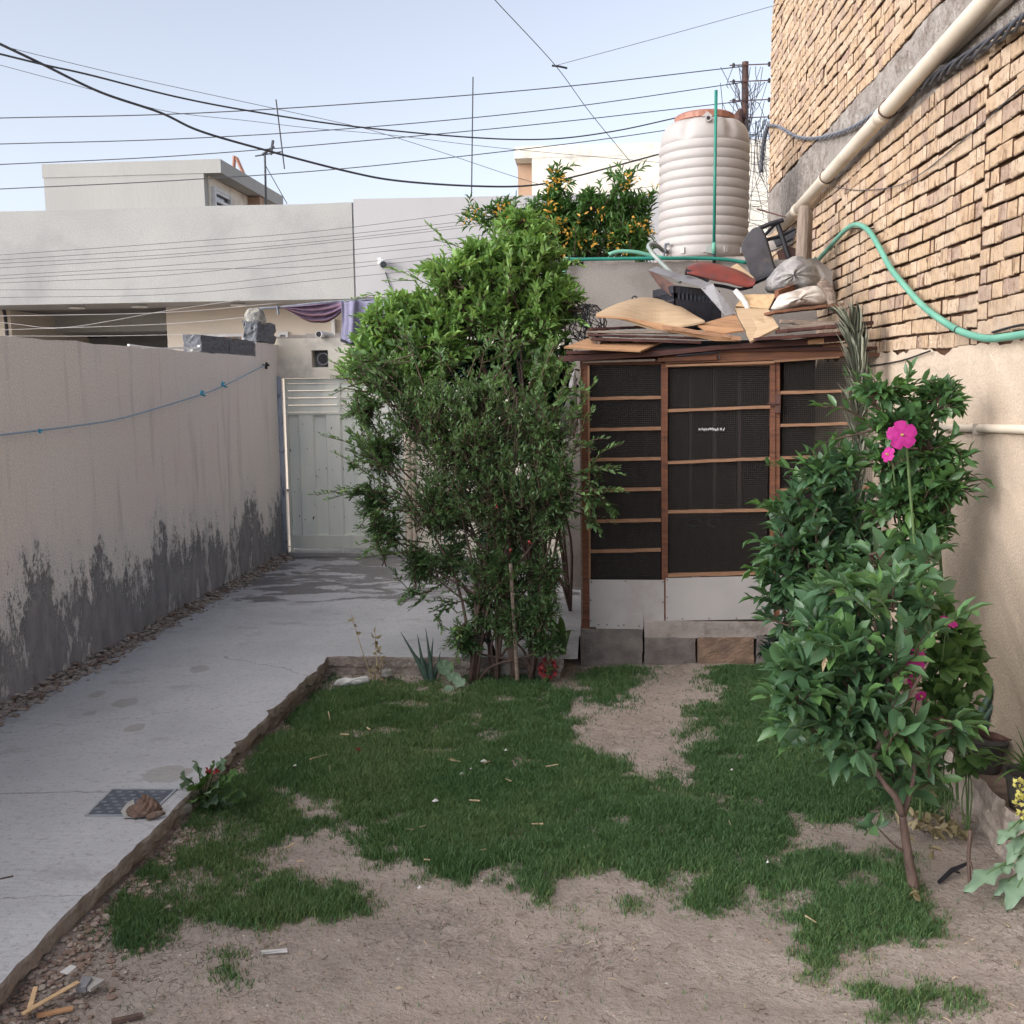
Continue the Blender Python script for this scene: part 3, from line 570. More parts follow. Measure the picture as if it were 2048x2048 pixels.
twist([P(1534, 251, X=XR-.03)]+[wx(D, *q, .03) for q in ((300,700),(400,755),(500,765),(620,740),(740,690),(860,605),(1000,520))], .007, .010, 11, 'grey twisted cable sagging across the upper brickwork and behind the drainpipe')
twist([wx(D, *q, .035) for q in ((1750,30),(1656,105),(1500,215),(1300,340),(1180,420),(1075,490),(1000,540))], .008, .017, 3.5, 'dark bundle of twisted cables running just below the drainpipe', mt='wire', n=4)
m = MB(); m.tube(spline([wx(D, *q, .01) for q in ((600,1030),(760,1050),(1000,1010),(1300,790),(1656,470))], 5), .003, 5)
tag(m.build('thin_wire', MT['wire']), 'thin dark wire stretched over the brickwork under the cable bundle', 'wire')
# hose
hp = [wx(D, *q, .05) for q in ((490,1470),(560,1390),(640,1300),(690,1255),(740,1240),(800,1275),(860,1370),(920,1480),(1000,1580),(1100,1690),(1220,1780),(1320,1835),(1450,1868),(1560,1860),(1700,1840),(1850,1830))]
m = MB(); m.tube(spline(hp, 6), .017, 12)
hs = thing('garden_hose', 'faded green hose arching up and over a nail on the brick wall', 'hose', tuple(hp[4]))
m.build('hose_tube', MT['hose'], hs, smooth=True)
q = wx(D, 1290, 1822, .05); q2 = wx(D, 1300, 1826, .05); m = MB(); m.tube([q, q+(hp[11]-hp[10]).normalized()*.012], .019, 12); m.build('hose_clip', MT['black'], hs)
m = MB(); m.beam(wx(D, 670, 1262, .02), wx(D, 825, 1262, .03), .012, .008); tag(m.build('hose_bracket', MT['black']), 'small dark metal bar on the brick wall that carries the green hose', 'bracket')
m = MB(); m.tube(spline([wx(D, *q, .012) for q in ((1480,1835),(1560,1812),(1656,1790),(1800,1770))], 4), .005, 6)
tag(m.build('dark_cable', MT['black']), 'dark cable end just above the green hose at the right edge', 'cable')
m = MB(); m.tube(spline([P(1735, 733, X=XR-.02), P(1800,722,X=XR-.02), P(1860,702,X=XR-.02)], 4), .005, 6)
tag(m.build('dark_cable', MT['black']), 'dark cable pinned where brickwork meets plaster, right of the palm frond', 'cable')
# horizontal pipe on the plaster
m = MB(); a = P(1885, 856, X=XR-.03); b = P(2048, 859, X=XR-.03); m.tube([a, a+(b-a)*.5+V(0,0,.003), b, b+(b-a)*1.0], .019, 14)
pp = thing('wall_pipe', 'cream water pipe fixed level along the plastered part of the right wall', 'pipe', tuple(a)); m.build('pipe_run', MT['pvc'], pp, smooth=True)
m = MB(); c = a+(b-a)*.5; m.box((XR-.055, c.y-.01, c.z-.024), (XR-.006, c.y+.01, c.z+.024)); m.build('pipe_clip', MT['pvcg'], pp)

# ================================================================ OUTBUILDING + TANK
YO = 8.6
ob = thing('outbuilding', 'small grey rendered outbuilding behind the coop, carrying the water tank', 'building', (.8, YO+.9, 0))
zo = [P(1120, 532, Y=YO).z, P(1180, 530, Y=YO).z]
xo0 = P(1120, 560, Y=YO).x
zr = P(1300, 524, Y=YO).z
n = 24; m = MB(); pts = [(xo0, YO, 0)]
for i in range(n+1):
    x = xo0+(XR+.02-xo0)*i/n; pts.append((x, YO, zr-.03*max(0, 1-i/6)+random.uniform(-.008, .008)))
pts.append((XR+.02, YO, 0)); m.prism(pts, (0, 2.0-(.25), 0)); m.build('wall_body', MT['outb'], ob)
m = MB()
for z0, z1, w_, dz in ((185,300,22,0),(300,470,20,10),(620,790,18,14),(820,1080,16,8)):
    a = P(*CC(z0, 1180), Y=YO); b = P(*CC(z1, 1180), Y=YO); m.box((a.x, YO+.02, zr-.02), (b.x, YO+.3, zr+.02+dz*.0015))
m.build('rough_parapet_edge', MT['plasterbit'], ob)
m = MB()
YT = 9.45; tl = P(*CC(595, 1130), Y=YT); trr = P(*CC(1098, 1000), Y=YT); R = (trr.x-tl.x)/2*.985; tx = (tl.x+trr.x)/2; tz = P(*CC(850, 1135), Y=YT-R).z
for i in range(5): m.box((tx-.42+i*.18, YT-.3, zr+.0), (tx-.26+i*.18, YT+.35, tz-.004+0*i))
m.build('brick_plinth', MT['brickC'], ob)
tk = thing('water_tank', 'ribbed ivory plastic water tank with terracotta lid, on the outbuilding roof', 'water tank', (tx, YT, tz))
zs = P(*CC(850, 480), Y=YT-R).z-tz      # shoulder
zt_ = P(*CC(850, 375), Y=YT-R*.55).z-tz
prof = [(R*.93, 0), (R*.97, .02), (R*.97, .09)]
nr = 11; z = .10; dz = (zs-.10)/nr
for i in range(nr):
    prof += [(R*.965, z), (R*.985, z+dz*.10), (R*1.0, z+dz*.28), (R*1.003, z+dz*.5), (R*1.0, z+dz*.72), (R*.985, z+dz*.9), (R*.962, z+dz*.955)]; z += dz
hs_ = zt_-zs
prof += [(R*.97, zs), (R*.985, zs+hs_*.15), (R*.97, zs+hs_*.45), (R*.90, zs+hs_*.75), (R*.80, zs+hs_*.93), (R*.62, zs+hs_), (R*.60, zs+hs_+.03), (R*.3, zs+hs_+.04)]
def lobes(a, z):
    if z > zs+.02 and z < zs+hs_*.98: return 1-.07*max(0, math.cos(a*6))**4
    return 1
m = MB(); m.lathe(prof, (tx, YT, tz), 96, fn=lobes); m.build('tank_body', MT['tank'], tk, smooth=True)
m = MB(); m.lathe([(R*.60, zs+hs_+.005), (R*.66, zs+hs_+.01), (R*.66, zs+hs_+.055), (R*.60, zs+hs_+.07), (R*.3, zs+hs_+.085), (.01, zs+hs_+.09)], (tx, YT, tz), 64, fn=lambda a, z: 1+.008*math.cos(a*40)); m.build('lid', MT['lid'], tk)
q = P(*CC(873, 378), Y=YT-R*.95); m = MB(); m.tube([(q.x, YT-R*.75, q.z), (q.x, YT-R*1.0, q.z)], .028, 14); m.tube([(q.x, YT-R*1.001, q.z), (q.x, YT-R*1.003, q.z)], .016, 12, mi=1)
m.add([(q.x-.05, YT-R*.82, q.z+.03), (q.x+.05, YT-R*.82, q.z+.03), (q.x, YT-R*.80, q.z+.075), (q.x, YT-R*.6, q.z+.03)], [(0,1,2),(0,2,3),(1,3,2)]); m.build('inlet_spout', [MT['tank'], MT['black']], tk)
# moulded lugs round the foot
for k in range(5):
    a = math.radians(-150+28*k); c = V(tx+R*.97*math.cos(a), YT+R*.97*math.sin(a), tz+.055); m = MB(); d = V(math.cos(a), math.sin(a), 0); s_ = V(-d.y, d.x, 0)
    m.beam(c-s_*.018, c+s_*.018, .03, .05); m.build('moulded_lug', MT['tank'], tk)
q = P(*CC(880, 1103), Y=YT-R); m = MB(); m.tube([(q.x, YT-R*.9, q.z), (q.x, YT-R-.05, q.z)], .035, 12); m.build('outlet_boss', MT['hose2'], tk)
q = P(*CC(625, 1110), Y=YT-R*.6); m = MB(); m.tube([(q.x+.05, q.y+.1, q.z), (q.x, q.y-.05, q.z)], .02, 10); m.tube([(q.x+.02, q.y-.03, q.z+.06), (q.x, q.y-.04, q.z-.05)], .012, 8); m.tube([(q.x+.012, q.y-.05, q.z+.05), (q.x+.05, q.y-.05, q.z+.055)], .01, 8); m.build('outlet_valve', MT['greycable'], tk)
# green pipes
YV = YO-.03
a = P(*CC(917, 222), Y=YV); b = P(*CC(905, 1085), Y=YV)
vp = thing('vent_pipe', 'tall straight green pipe rising in front of the white water tank', 'pipe', tuple(b))
m = MB(); m.tube([a, b], .0125, 12); m.build('pipe_run', MT['green'], vp, smooth=True)
m = MB(); m.tube([b+V(0,0,.03), b-V(0,0,.06)], .018, 12); m.build('pipe_fitting', MT['hose'], vp, smooth=True)
c = P(*CC(907, 1175), Y=YV); m = MB(); m.tube([b-V(0,0,.06), c], .015, 10); m.build('pipe_foot', MT['blackpl'], vp, smooth=True)
m = MB(); hz = [P(*CC(*q), Y=YV-.03) for q in ((90,1155),(180,1155),(350,1153),(600,1150),(850,1150),(980,1158),(1090,1175))]
sp = thing('supply_pipe', 'green water pipe lying level along the outbuilding roof edge', 'pipe', tuple(hz[3]))
m.tube(spline(hz, 4), .0145, 12); m.build('pipe_run', MT['green'], sp, smooth=True)
e = P(*CC(85, 1160), Y=YV-.03); f_ = P(*CC(78, 1500), Y=YV-.03); m = MB(); m.tube([e, e+V(-.008,0,-.02), f_], [.022,.022,.015], 10); m.tube([e+V(.03,0,.003), e-V(.012,0,0)], .024, 10); m.build('pipe_elbow', MT['hose'], sp, smooth=True)
m = MB(); m.tube(spline([P(*CC(*q), Y=YV+.12) for q in ((325,1128),(380,1112),(470,1115),(560,1135),(640,1150))], 5), .016, 10); tag(m.build('hose_end', MT['hose'], smooth=True), 'short curved end of pale green hose left of the tank', 'hose')
m = MB(); m.tube(spline([P(*CC(x, y), Y=yy) for x, y, yy in ((625,1110,8.5),(590,1078,8.4),(555,1070,8.35),(545,1090,8.3),(580,1140,8.25),(640,1200,8.1),(720,1280,8.0))], 6), .016, 10)
tag(m.build('loose_hose', MT['hose2'], smooth=True), 'pale grey hose looping down from the tank valve into the junk pile', 'hose')
m = MB(); m.tube(spline([P(*CC(*q), Y=8.2) for q in ((1410,1190),(1440,1170),(1470,1150))], 4), .014, 8); m.tube(spline([P(*CC(*q), Y=8.1) for q in ((1390,1210),(1440,1195),(1480,1165))], 4), .012, 8)
tag(m.build('hose_stub', MT['green'], smooth=True), 'dark green hose stubs behind the grey plastic bag', 'hose')
# utility pole and its wires
YP = 14.0
a = P(*CC(1078, 66), Y=YP); b = P(*CC(1075, 470), Y=YP)
pole = thing('utility_pole', 'rusty steel utility pole hung with wires between the tank and brick house', 'utility pole', (b.x, YP, 0))
m = MB(); m.tube([(b.x, YP, 0), (b.x, YP, b.z), (a.x, YP, a.z)], [.06, .05, .042], 10); m.build('pole', MT['rust'], pole)
for zz in (90, 180, 285, 380):
    q = P(*CC(1075, zz), Y=YP); m = MB(); m.beam((q.x-.2, YP-.06, q.z), (q.x+.5, YP-.06, q.z+.0), .012, .012); m.build('cross_bar', MT['rust'], pole)
    for dx in (-.15, .3, .48):
        m = MB(); m.lathe([(.012, 0), (.02, .015), (.012, .03), (.02, .045), (.006, .06)], (q.x+dx, YP-.06, q.z-.03), 10); m.build('insulator', MT['dark'], pole)
q = P(*CC(1040, 365), Y=YP-.1); m = MB(); m.tube([(q.x, YP-.1, q.z-.12), (q.x, YP-.1, q.z+.02), (q.x+.03, YP-.1, q.z+.08)], [.06,.055,.03], 10); m.build('junction_box', MT['rust'], pole)
m = MB()
for i in range(46):
    x0 = random.choice((0, 0, 0, 1)); px = random.uniform(940, 1200) if random.random() < .8 else random.uniform(1100, 1205); py = random.choice((92, 180, 285, 380))+random.uniform(-4, 4)
    qx = 1075+random.uniform(-30, 60); qy = py+random.uniform(60, 260)
    if random.random() < .35: qx = px+random.uniform(-40, 40)
    mid = ((px+qx)/2+random.uniform(-25, 25), (py+qy)/2+random.uniform(0, 40)); dY = random.uniform(-.6, .6)
    m.tube(spline([P(*CC(px, py), Y=YP+dY), P(*CC(*mid), Y=YP+dY*.6), P(*CC(qx, qy), Y=YP+dY*.3)], 5), .0045, 4)
for i in range(44):
    y0 = random.uniform(440, 980); m.tube(spline([P(*CC(1075, y0), Y=YP+random.uniform(0, 4)), P(*CC(1150, y0+random.uniform(-8, 30)), Y=YP+1), P(*CC(1225, y0+random.uniform(-30, 60)), Y=YP+1)], 4), .003, 4)
for i in range(16):
    x0 = random.uniform(1085, 1215); m.tube(spline([P(*CC(x0, 390), Y=YP), P(*CC(x0+random.uniform(-30, 30), 640), Y=YP), P(*CC(x0+random.uniform(-40, 40), 700+random.random()*280), Y=YP)], 6), .004, 4)
st(m.build('tangled_wires', MT['wire']), 'stuff')
twist([P(*CC(*q), Y=11.4) for q in ((1208,408),(1185,480),(1172,560),(1165,675))], .012, .014, 4, 'thick dark cable drop hanging at the corner of the brick house', k=8, mt='wire')

# ================================================================ POWER LINES
def wire(pts, Y0, Y1, r, label, name='power_line', group=None, mt='wire', cat='cable'):
    n = len(pts); u0, u1 = pts[0][0], pts[-1][0]
    q = [P(u, v, Y=Y0+(Y1-Y0)*(u-u0)/(u1-u0)) for u, v in pts]
    a = q[0]+(q[0]-q[1]).normalized()*2; m = MB(); m.tube(spline(([a] if u0 <= 0 else [])+q, 8), r, 6)
    return tag(m.build(name, MT[mt], smooth=True), label, cat, group)
ps = 'power lines strung to the utility pole'
wire([(0,236),(350,228),(700,208),(1100,176),(1484,133)], 12.5, YP, .0065, 'uppermost of the near-level power lines strung to the utility pole', group=ps)
wire([(0,288),(350,278),(700,257),(1100,219),(1484,165)], 12.5, YP, .006, 'second from the top of the near-level power lines strung to the utility pole', group=ps)
wire([(0,329),(350,312),(700,284),(1100,246),(1480,203)], 12.5, YP, .006, 'third from the top of the near-level power lines, just above the left upper room', group=ps)
wire([(0,378),(350,361),(700,336),(1100,292),(1328,261),(1484,236)], 12.5, YP, .006, 'lowest near-level power line, crossing in front of the left upper room', group=ps)
wire([(0,88),(80,126),(200,184),(320,225),(400,262),(530,300),(700,344),(800,362),(945,372),(1060,371),(1150,353),(1320,308)], 7.5, 12, .010, 'thick black cable that sags deepest across the sky, down to the parapet edge')
wire([(0,108),(90,130),(180,150),(350,193),(500,222),(700,252),(945,275),(1100,278),(1230,262),(1360,234)], 7.5, 12, .0075, 'black cable crossing the thickest one near the left edge and ending at the tank')
wire([(0,88),(25,97),(150,128),(300,163),(540,215),(700,250),(765,267),(870,300),(1050,360),(1190,398)], 11, 13, .0032, 'thin pale wire slanting down rightwards above both black cables', cat='wire', name='thin_wire')
wire([(0,130),(200,184),(330,222),(500,242),(620,256),(780,270),(1000,296),(1320,325)], 11, 13, .003, 'thin wire starting left below the black cables and running into the right rooftop', cat='wire', name='thin_wire')
wire([(960,-40),(990,0),(1110,130),(1180,225),(1262,325)], 9, 13, .004, 'thin wire slanting steeply from the top centre down to the right house', cat='wire', name='thin_wire')
wire([(1108,132),(1300,80),(1560,8)], 9, 9, .0022, 'very thin wire rising rightwards to the top of the brick house', cat='wire', name='thin_wire')
m = MB(); q = P(1110, 131, Y=10.5); m.tube(spline([q+V(-.03,0,.0), q+V(.04,0,-.01), q+V(.12,0,-.03)], 3), .010, 6); tag(m.build('wire_knot', MT['black']), 'small dark knot where two thin wires meet in the sky', 'wire joint')
gp_ = 'thin wires strung low across the white parapet'
k = 0
ordn = ['uppermost', 'second', 'third', 'fourth', 'fifth', 'sixth', 'seventh', 'eighth', 'lowest']
for k, (v0, v1, v2, v3) in enumerate(((510,485,455,372),(520,497,468,398),(527,508,476,404),(536,514,481,410),(551,530,500,430),(558,540,527,455),(566,549,510,448),(580,575,536,470),(595,588,554,497))):
    wire([(0,v0),(350,v1),(700,v2),(1310,v3)], 13.4, 14.4, .003, ordn[k]+' thin wire from the top among those strung across the white parapet', group=gp_, cat='wire', name='thin_wire')
gp2 = 'pale wires crossing the dark carport opening'
for lab, pts in zip(('uppermost pale wire in front of the dark carport', 'pale wire slanting up rightwards across the dark carport', 'pale wire crossing the carport through the framed plaque', 'lowest pale wire, just above the left wall top'), (((0,632),(330,625),(560,606)),((0,645),(130,655),(330,622),(480,600)),((0,660),(330,648),(520,632)),((0,672),(200,672),(420,668)))):
    wire(list(pts), 13.2, 13.6, .004, lab, group=gp2, mt='wirelight', cat='wire', name='thin_wire')
for a_, b_, lab in (((552,199),(569,338),'short leaning dark rod hung between the power lines on the left'), ((946,154),(943,393),'long upright dark rod reaching the white parapet top near the middle')):
    m = MB(); m.tube([P(*a_, Y=12.6), P(*b_, Y=12.6)], .008, 6); tag(m.build('spacer_rod', MT['dark']), lab, 'rod')
# ================================================================ HOUSES ACROSS THE STREET
YH = 17.0
hA_ = thing('white_house', 'long white parapet house across the street with a dark carport below', 'building', (-7, YH, 0))
def hp_(f, x, y, Y=YH): return P(*f(x, y), Y=Y)
xj_ = P(706, 500, Y=YH).x; xl_ = P(-1100, 500, Y=YH).x
zt0 = P(350, 414, Y=YH).z; zb_ = P(350, 604, Y=YH).z
m = MB(); n = 20; top = [(xl_+(xj_-xl_)*i/n, YH, zt0+.012*nz(i, 2)) for i in range(n+1)]
m.prism([(xl_, YH, zb_), *[p for p in top], (xj_, YH, zb_)], (0, .22, 0)); m.build('parapet', MT['hs_l'], hA_)
m = MB(); m.box((xl_, YH+.03, zb_+.03), (xj_+9, YH+1.55, zb_+.16)); m.build('porch_ceiling', mat('porch_ceiling_paint', (.36,.36,.36), (.31,.31,.31), 2), hA_)
xr_ = P(1330, 500, Y=YH).x
# carport recess and front wall
xc0 = P(8, 640, Y=YH+1.4).x; xc1 = P(333, 640, Y=YH+1.4).x
m = MB(); m.box((xc1, YH+1.4, 0), (xr_+4, YH+1.6, zb_+.03)); m.build('front_wall', MT['hs_be'], hA_)
m = MB(); m.box((xl_, YH+1.4, 0), (xc0, YH+1.6, zb_+.03)); m.box((xc0-.02, YH+1.45, 0), (xc0+.1, YH+4.4, zb_+.03)); m.build('side_wall', MT['hs_be'], hA_)
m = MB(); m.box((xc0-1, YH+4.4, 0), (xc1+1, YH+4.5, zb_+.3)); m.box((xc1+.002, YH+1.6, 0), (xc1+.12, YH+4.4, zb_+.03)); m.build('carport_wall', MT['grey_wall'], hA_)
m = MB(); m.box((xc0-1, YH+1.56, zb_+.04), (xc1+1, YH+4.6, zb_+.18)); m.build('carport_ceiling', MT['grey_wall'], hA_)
for zx, zy in ((440,1716),(785,1702),(1325,1683)):
    q = P(*A(zx, zy), Y=YH+.9); m = MB(); m.lathe([(.02, 0), (.13, .0), (.14, .02), (.1, .05)], (q.x, YH+.8, zb_-.02), 16); m.build('ceiling_lamp', MT['white'], hA_)
# framed plaque in the carport
q0 = P(*A(440, 1866), Y=YH+4.3); q1 = P(*A(577, 1797), Y=YH+4.3)
pl = thing('framed_plaque', 'dark framed plaque with pale ornament hung on the carport wall', 'plaque', tuple((q0+q1)/2))
m = MB(); m.box((q0.x, YH+4.34, q0.z), (q1.x, YH+4.39, q1.z)); m.build('panel', mat('plaque_blue_black', (.04,.045,.07), (.03,.03,.05)), pl)
m = MB(); w_ = .05
for a_, b_ in (((q0.x, q0.z), (q1.x, q0.z+w_)), ((q0.x, q1.z-w_), (q1.x, q1.z)), ((q0.x, q0.z+w_), (q0.x+w_, q1.z-w_)), ((q1.x-w_, q0.z+w_), (q1.x, q1.z-w_))): m.box((a_[0], YH+4.31, a_[1]), (b_[0], YH+4.338, b_[1]))
m.build('plaque_frame', MT['dark'], pl)
m = MB(); cx, cz = (q0.x+q1.x)/2, (q0.z+q1.z)/2; W2 = (q1.x-q0.x)/2-.12; H2 = (q1.z-q0.z)/2-.1
for i in range(5):
    x0 = cx-W2+i*W2*.42; m.tube([(x0+W2*.2*math.cos(k*.8+i), YH+4.335, cz+H2*.6*math.sin(k*.8+i)) for k in range(5)], .014, 5)
m.tube([(cx-W2, YH+4.335, cz-H2*.6), (cx, YH+4.335, cz-H2*.95), (cx+W2, YH+4.335, cz-H2*.6)], .012, 5); m.build('scrollwork', MT['paper'], pl)
q = P(*A(735, 1822), Y=YH+4.36); m = MB(); m.lathe([(.02,0),(.07,.03),(.07,.12),(.02,.16)], (q.x, YH+4.33, q.z-.08), 10); tag(m.build('wall_lamp', MT['lid']), 'small reddish lamp on the dark carport wall, right of the plaque', 'lamp')
# narrow grille window
def win(f, x0, y0, x1, y1, Y, root, grille=True):
    a = P(*f(x0, y1), Y=Y); b = P(*f(x1, y0), Y=Y); w_ = .05; m = MB()
    for p_, q_ in (((a.x, a.z), (b.x, a.z+w_)), ((a.x, b.z-w_), (b.x, b.z)), ((a.x, a.z+w_), (a.x+w_, b.z-w_)), ((b.x-w_, a.z+w_), (b.x, b.z-w_))): m.box((p_[0], Y-.03, p_[1]), (q_[0], Y+.02, q_[1]))
    fr_ = m.build('window', MT['frame'], root); m = MB(); m.box((a.x+w_, Y-.004, a.z+w_), (b.x-w_, Y-.002, b.z-w_)); m.build('pane', MT['glass'], fr_)
    ORI[fr_.name] = ORI[root.name]
    if grille:
        m = MB(); k = max(3, int((b.x-a.x)/.14)); dx = (b.x-a.x-.1)/k
        for i in range(k):
            x = a.x+.05+dx*i; m.beam((x, Y-.02, a.z+w_), (x+dx, Y-.02, b.z-w_), .014, .014); m.beam((x+dx, Y-.02, a.z+w_), (x, Y-.02, b.z-w_), .014, .014)
        m.build('grille', MT['woodtrim'], fr_)
    return fr_
win(NN, 62, 402, 500, 560, YH+1.38, hA_); win(NN, 815, 385, 905, 560, YH+1.38, hA_, False)
m = MB(); q = P(*NN(1325, 370), Y=YH+1.36); m.box((q.x-.03, YH+1.3, 0), (q.x+.03, YH+1.385, P(*NN(1325, 270), Y=YH+1.36).z)); m.build('door_post', MT['white'], hA_)
q = P(*A(20, 1790), Y=YH+1.3); m = MB(); m.tube(spline([(q.x-.3, YH+1.3, q.z+.5), (q.x-.02, YH+1.3, q.z+.35), (q.x+.05, YH+1.3, q.z), (q.x+.04, YH+1.3, q.z-.6)], 5), .03, 6); tag(m.build('wall_cable', MT['dark']), 'dark curved cable on the beige wall at the far left edge', 'cable')
# right-hand neighbour
hB_ = thing('smooth_white_house', 'smooth white parapet wall to the right of the joint, behind the bushes', 'building', (0, YH, 0))
m = MB(); m.prism([(xj_+.03, YH-.01, zb_+.02), (xj_+.03, YH-.01, zt0+.05), (xj_+1.5, YH-.01, zt0+.04), (xr_+.3, YH-.01, zt0+.02), (xr_+.3, YH-.01, zb_+.02)], (0, .2, 0)); m.build('parapet', MT['hs_r'], hB_)
m = MB(); m.box((xj_, YH+.02, zb_+.0), (xj_+.035, YH+.15, zt0+.0)); m.build('wall_joint', MT['greymetal'], hB_)
q = P(*B(868, 762), Y=YH-.15)
fl = thing('flood_light', 'small round flood light fixed on the smooth white parapet', 'flood light', (q.x, YH-.1, q.z))
m = MB(); m.tube([(q.x-.05, YH, q.z+.03), (q.x, YH-.12, q.z), (q.x+.03, YH-.2, q.z-.03)], [.04,.07,.075], 12); m.build('housing', MT['white'], fl)
m = MB(); m.tube([(q.x+.031, YH-.203, q.z-.031), (q.x+.033, YH-.21, q.z-.033)], .055, 12); m.build('lens', MT['glass'], fl)
m = MB(); m.box((q.x-.1, YH-.03, q.z+.0), (q.x-.04, YH-.012, q.z+.1)); m.build('bracket', MT['white'], fl)
m = MB(); a = P(*B(885, 812), Y=YH-.03); b = P(*B(932, 950), Y=YH-.03); m.tube([a, b], .009, 6); tag(m.build('wall_conduit', MT['wire']), 'thin dark conduit slanting down the smooth white wall below the flood light', 'conduit')
# upper room left
YU = 20.0
uh = thing('upper_room', 'pale rooftop room with overhanging slab roof behind the left parapet', 'building', (-9, YU, 3))
x0 = P(*A(245, 1050), Y=YU).x; x1 = P(*A(1128, 1050), Y=YU).x; x2 = P(*A(1218, 890), Y=YU).x
z1 = P(*A(700, 893), Y=YU).z; z0 = P(*A(1180, 955), Y=YU).z
m = MB(); m.box((x0, YU, 3), (x1, 23.5, z0)); m.build('wall', MT['hs_up'], uh)
m = MB(); m.box((x0-.02, YU-.012, z0), (x2, 24.0, z1)); m.build('roof', MT['hs_up'], uh)
m = MB(); m.box((x1+.002, YU+.2, 3.2), (x1+.03, 23.4, z0-.01)); m.build('side_wall', MT['cream'], uh)
ww = MB(); za = P(*A(1200, 1050), Y=YU+1.5).z
y0_, y1_ = YU+.35, YU+1.15; zw1 = z0-.2
for k in range(7): ww.box((x1+.05, y0_, zw1-.11-.16*k), (x1+.10, y1_, zw1-.05-.16*k))
ww.box((x1+.03, y0_-.06, zw1-1.2), (x1+.11, y0_, zw1)); ww.box((x1+.03, y1_, zw1-1.2), (x1+.11, y1_+.06, zw1)); ww.box((x1+.03, y0_, zw1-.05), (x1+.11, y1_, zw1))
wf = ww.build('window', MT['frame'], uh); m = MB(); m.box((x1+.031, y0_, zw1-1.2), (x1+.04, y1_, zw1-.05)); ORI[wf.name] = ORI[uh.name]; m.build('pane', MT['glass'], wf)
m = MB(); m.box((x1+.03, YU+2.45, 3.2), (x1+.3, YU+2.7, z0-.01)); m.build('pillar', MT['brown_pl'], uh)
q = P(*A(1297, 925), Y=23); m = MB(); m.tube([(q.x-.06, 23, q.z-.3), (q.x, 23, q.z+.25), (q.x+.05, 23, q.z+.2), (q.x+.3, 23, q.z-.4)], .04, 6); tag(m.build('roof_rail', MT['lid']), 'small orange bent bar on the roof of the left upper room', 'bar')
q = P(*A(1465, 1060), Y=21); qt = P(*A(1462, 855), Y=21)
an = thing('antenna', 'small rooftop antenna mast with a guy wire right of the upper room', 'antenna', (q.x, 21, q.z))
m = MB(); m.tube([(q.x, 21, q.z-.6), (qt.x, 21, qt.z+.05)], .022, 6); m.build('mast', MT['wire'], an)
m = MB(); m.tube([(qt.x-.2, 21, qt.z-.02), (qt.x+.35, 21, qt.z+.05)], .015, 5); m.tube([(qt.x-.05, 21, qt.z+.0), (qt.x+.2, 21, qt.z+.16)], .03, 5); m.tube([(qt.x+.12, 21, qt.z+.0), (qt.x+.18, 21, qt.z+.28)], .03, 5); m.build('head', MT['wire'], an)
m = MB(); e = P(*A(1585, 1125), Y=21); m.tube([(qt.x, 21, qt.z-.2), tuple(e)], .008, 4); m.build('guy_wire', MT['wire'], an)
# right building
YQ = 19.5
rb = thing('cream_rooftop_house', 'cream rooftop building with brown recessed corner, left of the water tank', 'building', (0, YQ, 3))
a = P(*B(1605, 143), Y=YQ); b = P(*B(1700, 205), Y=YQ); r_ = P(1700, 295, Y=YQ)
m = MB(); m.box((a.x, YQ-.35, b.z), (r_.x, YQ+6, a.z)); m.build('roof', MT['cream'], rb)
m = MB(); m.box((b.x, YQ-.342, 3), (r_.x-.01, YQ+6, b.z)); m.build('wall', MT['cream'], rb)
c = P(*B(1640, 390), Y=YQ+.3); m = MB(); m.box((c.x-.06, YQ+.1, 3), (b.x, YQ+5.9, b.z-.005)); m.build('recessed_corner', MT['brown_pl'], rb)

# ================================================================ CLOTHES OVER THE GATE WALL
YL = YG+.02
a = P(*NN(530, 190), Y=YL-.2); b = P(*NN(1500, 110), Y=YL-.05)
m = MB(); pl_ = [P(*NN(*q), Y=YL-.12) for q in ((530,185),(690,165),(810,162),(1000,140),(1400,102),(2300,60))]; m.tube(spline(pl_, 4), .013, 7); m.tube([pl_[2]+V(0,-.02,.02), pl_[2]+V(.01,-.02,-.07)], .012, 5)
tag(m.build('clothes_pole', MT['greycable']), 'thin grey pole carrying the washing, from the wall pillar into the bush', 'pole')
def clothmat(n, c1, c2, sc):
    m, t, p = newmat(n); v = pos(t)
    t.links.new(ramp(t, noise(t, v, sc, 4), [(.35, c1), (.65, c2)]), p.inputs['Base Color']); p.inputs['Roughness'].default_value = .95
    bumpit(t, p, noise(t, v, 300, 2), .3, .003); return m
MT['purple'] = clothmat('striped_plum_cloth', (.20,.15,.23), (.15,.10,.16), 9); MT['plum'] = clothmat('plum_brown_cloth', (.17,.09,.11), (.13,.07,.09), 9); MT['lilac'] = clothmat('grey_lilac_towel', (.21,.20,.29), (.17,.165,.24), 7)
MT['navy'] = clothmat('dark_hem', (.03,.03,.05), (.02,.02,.03), 9)
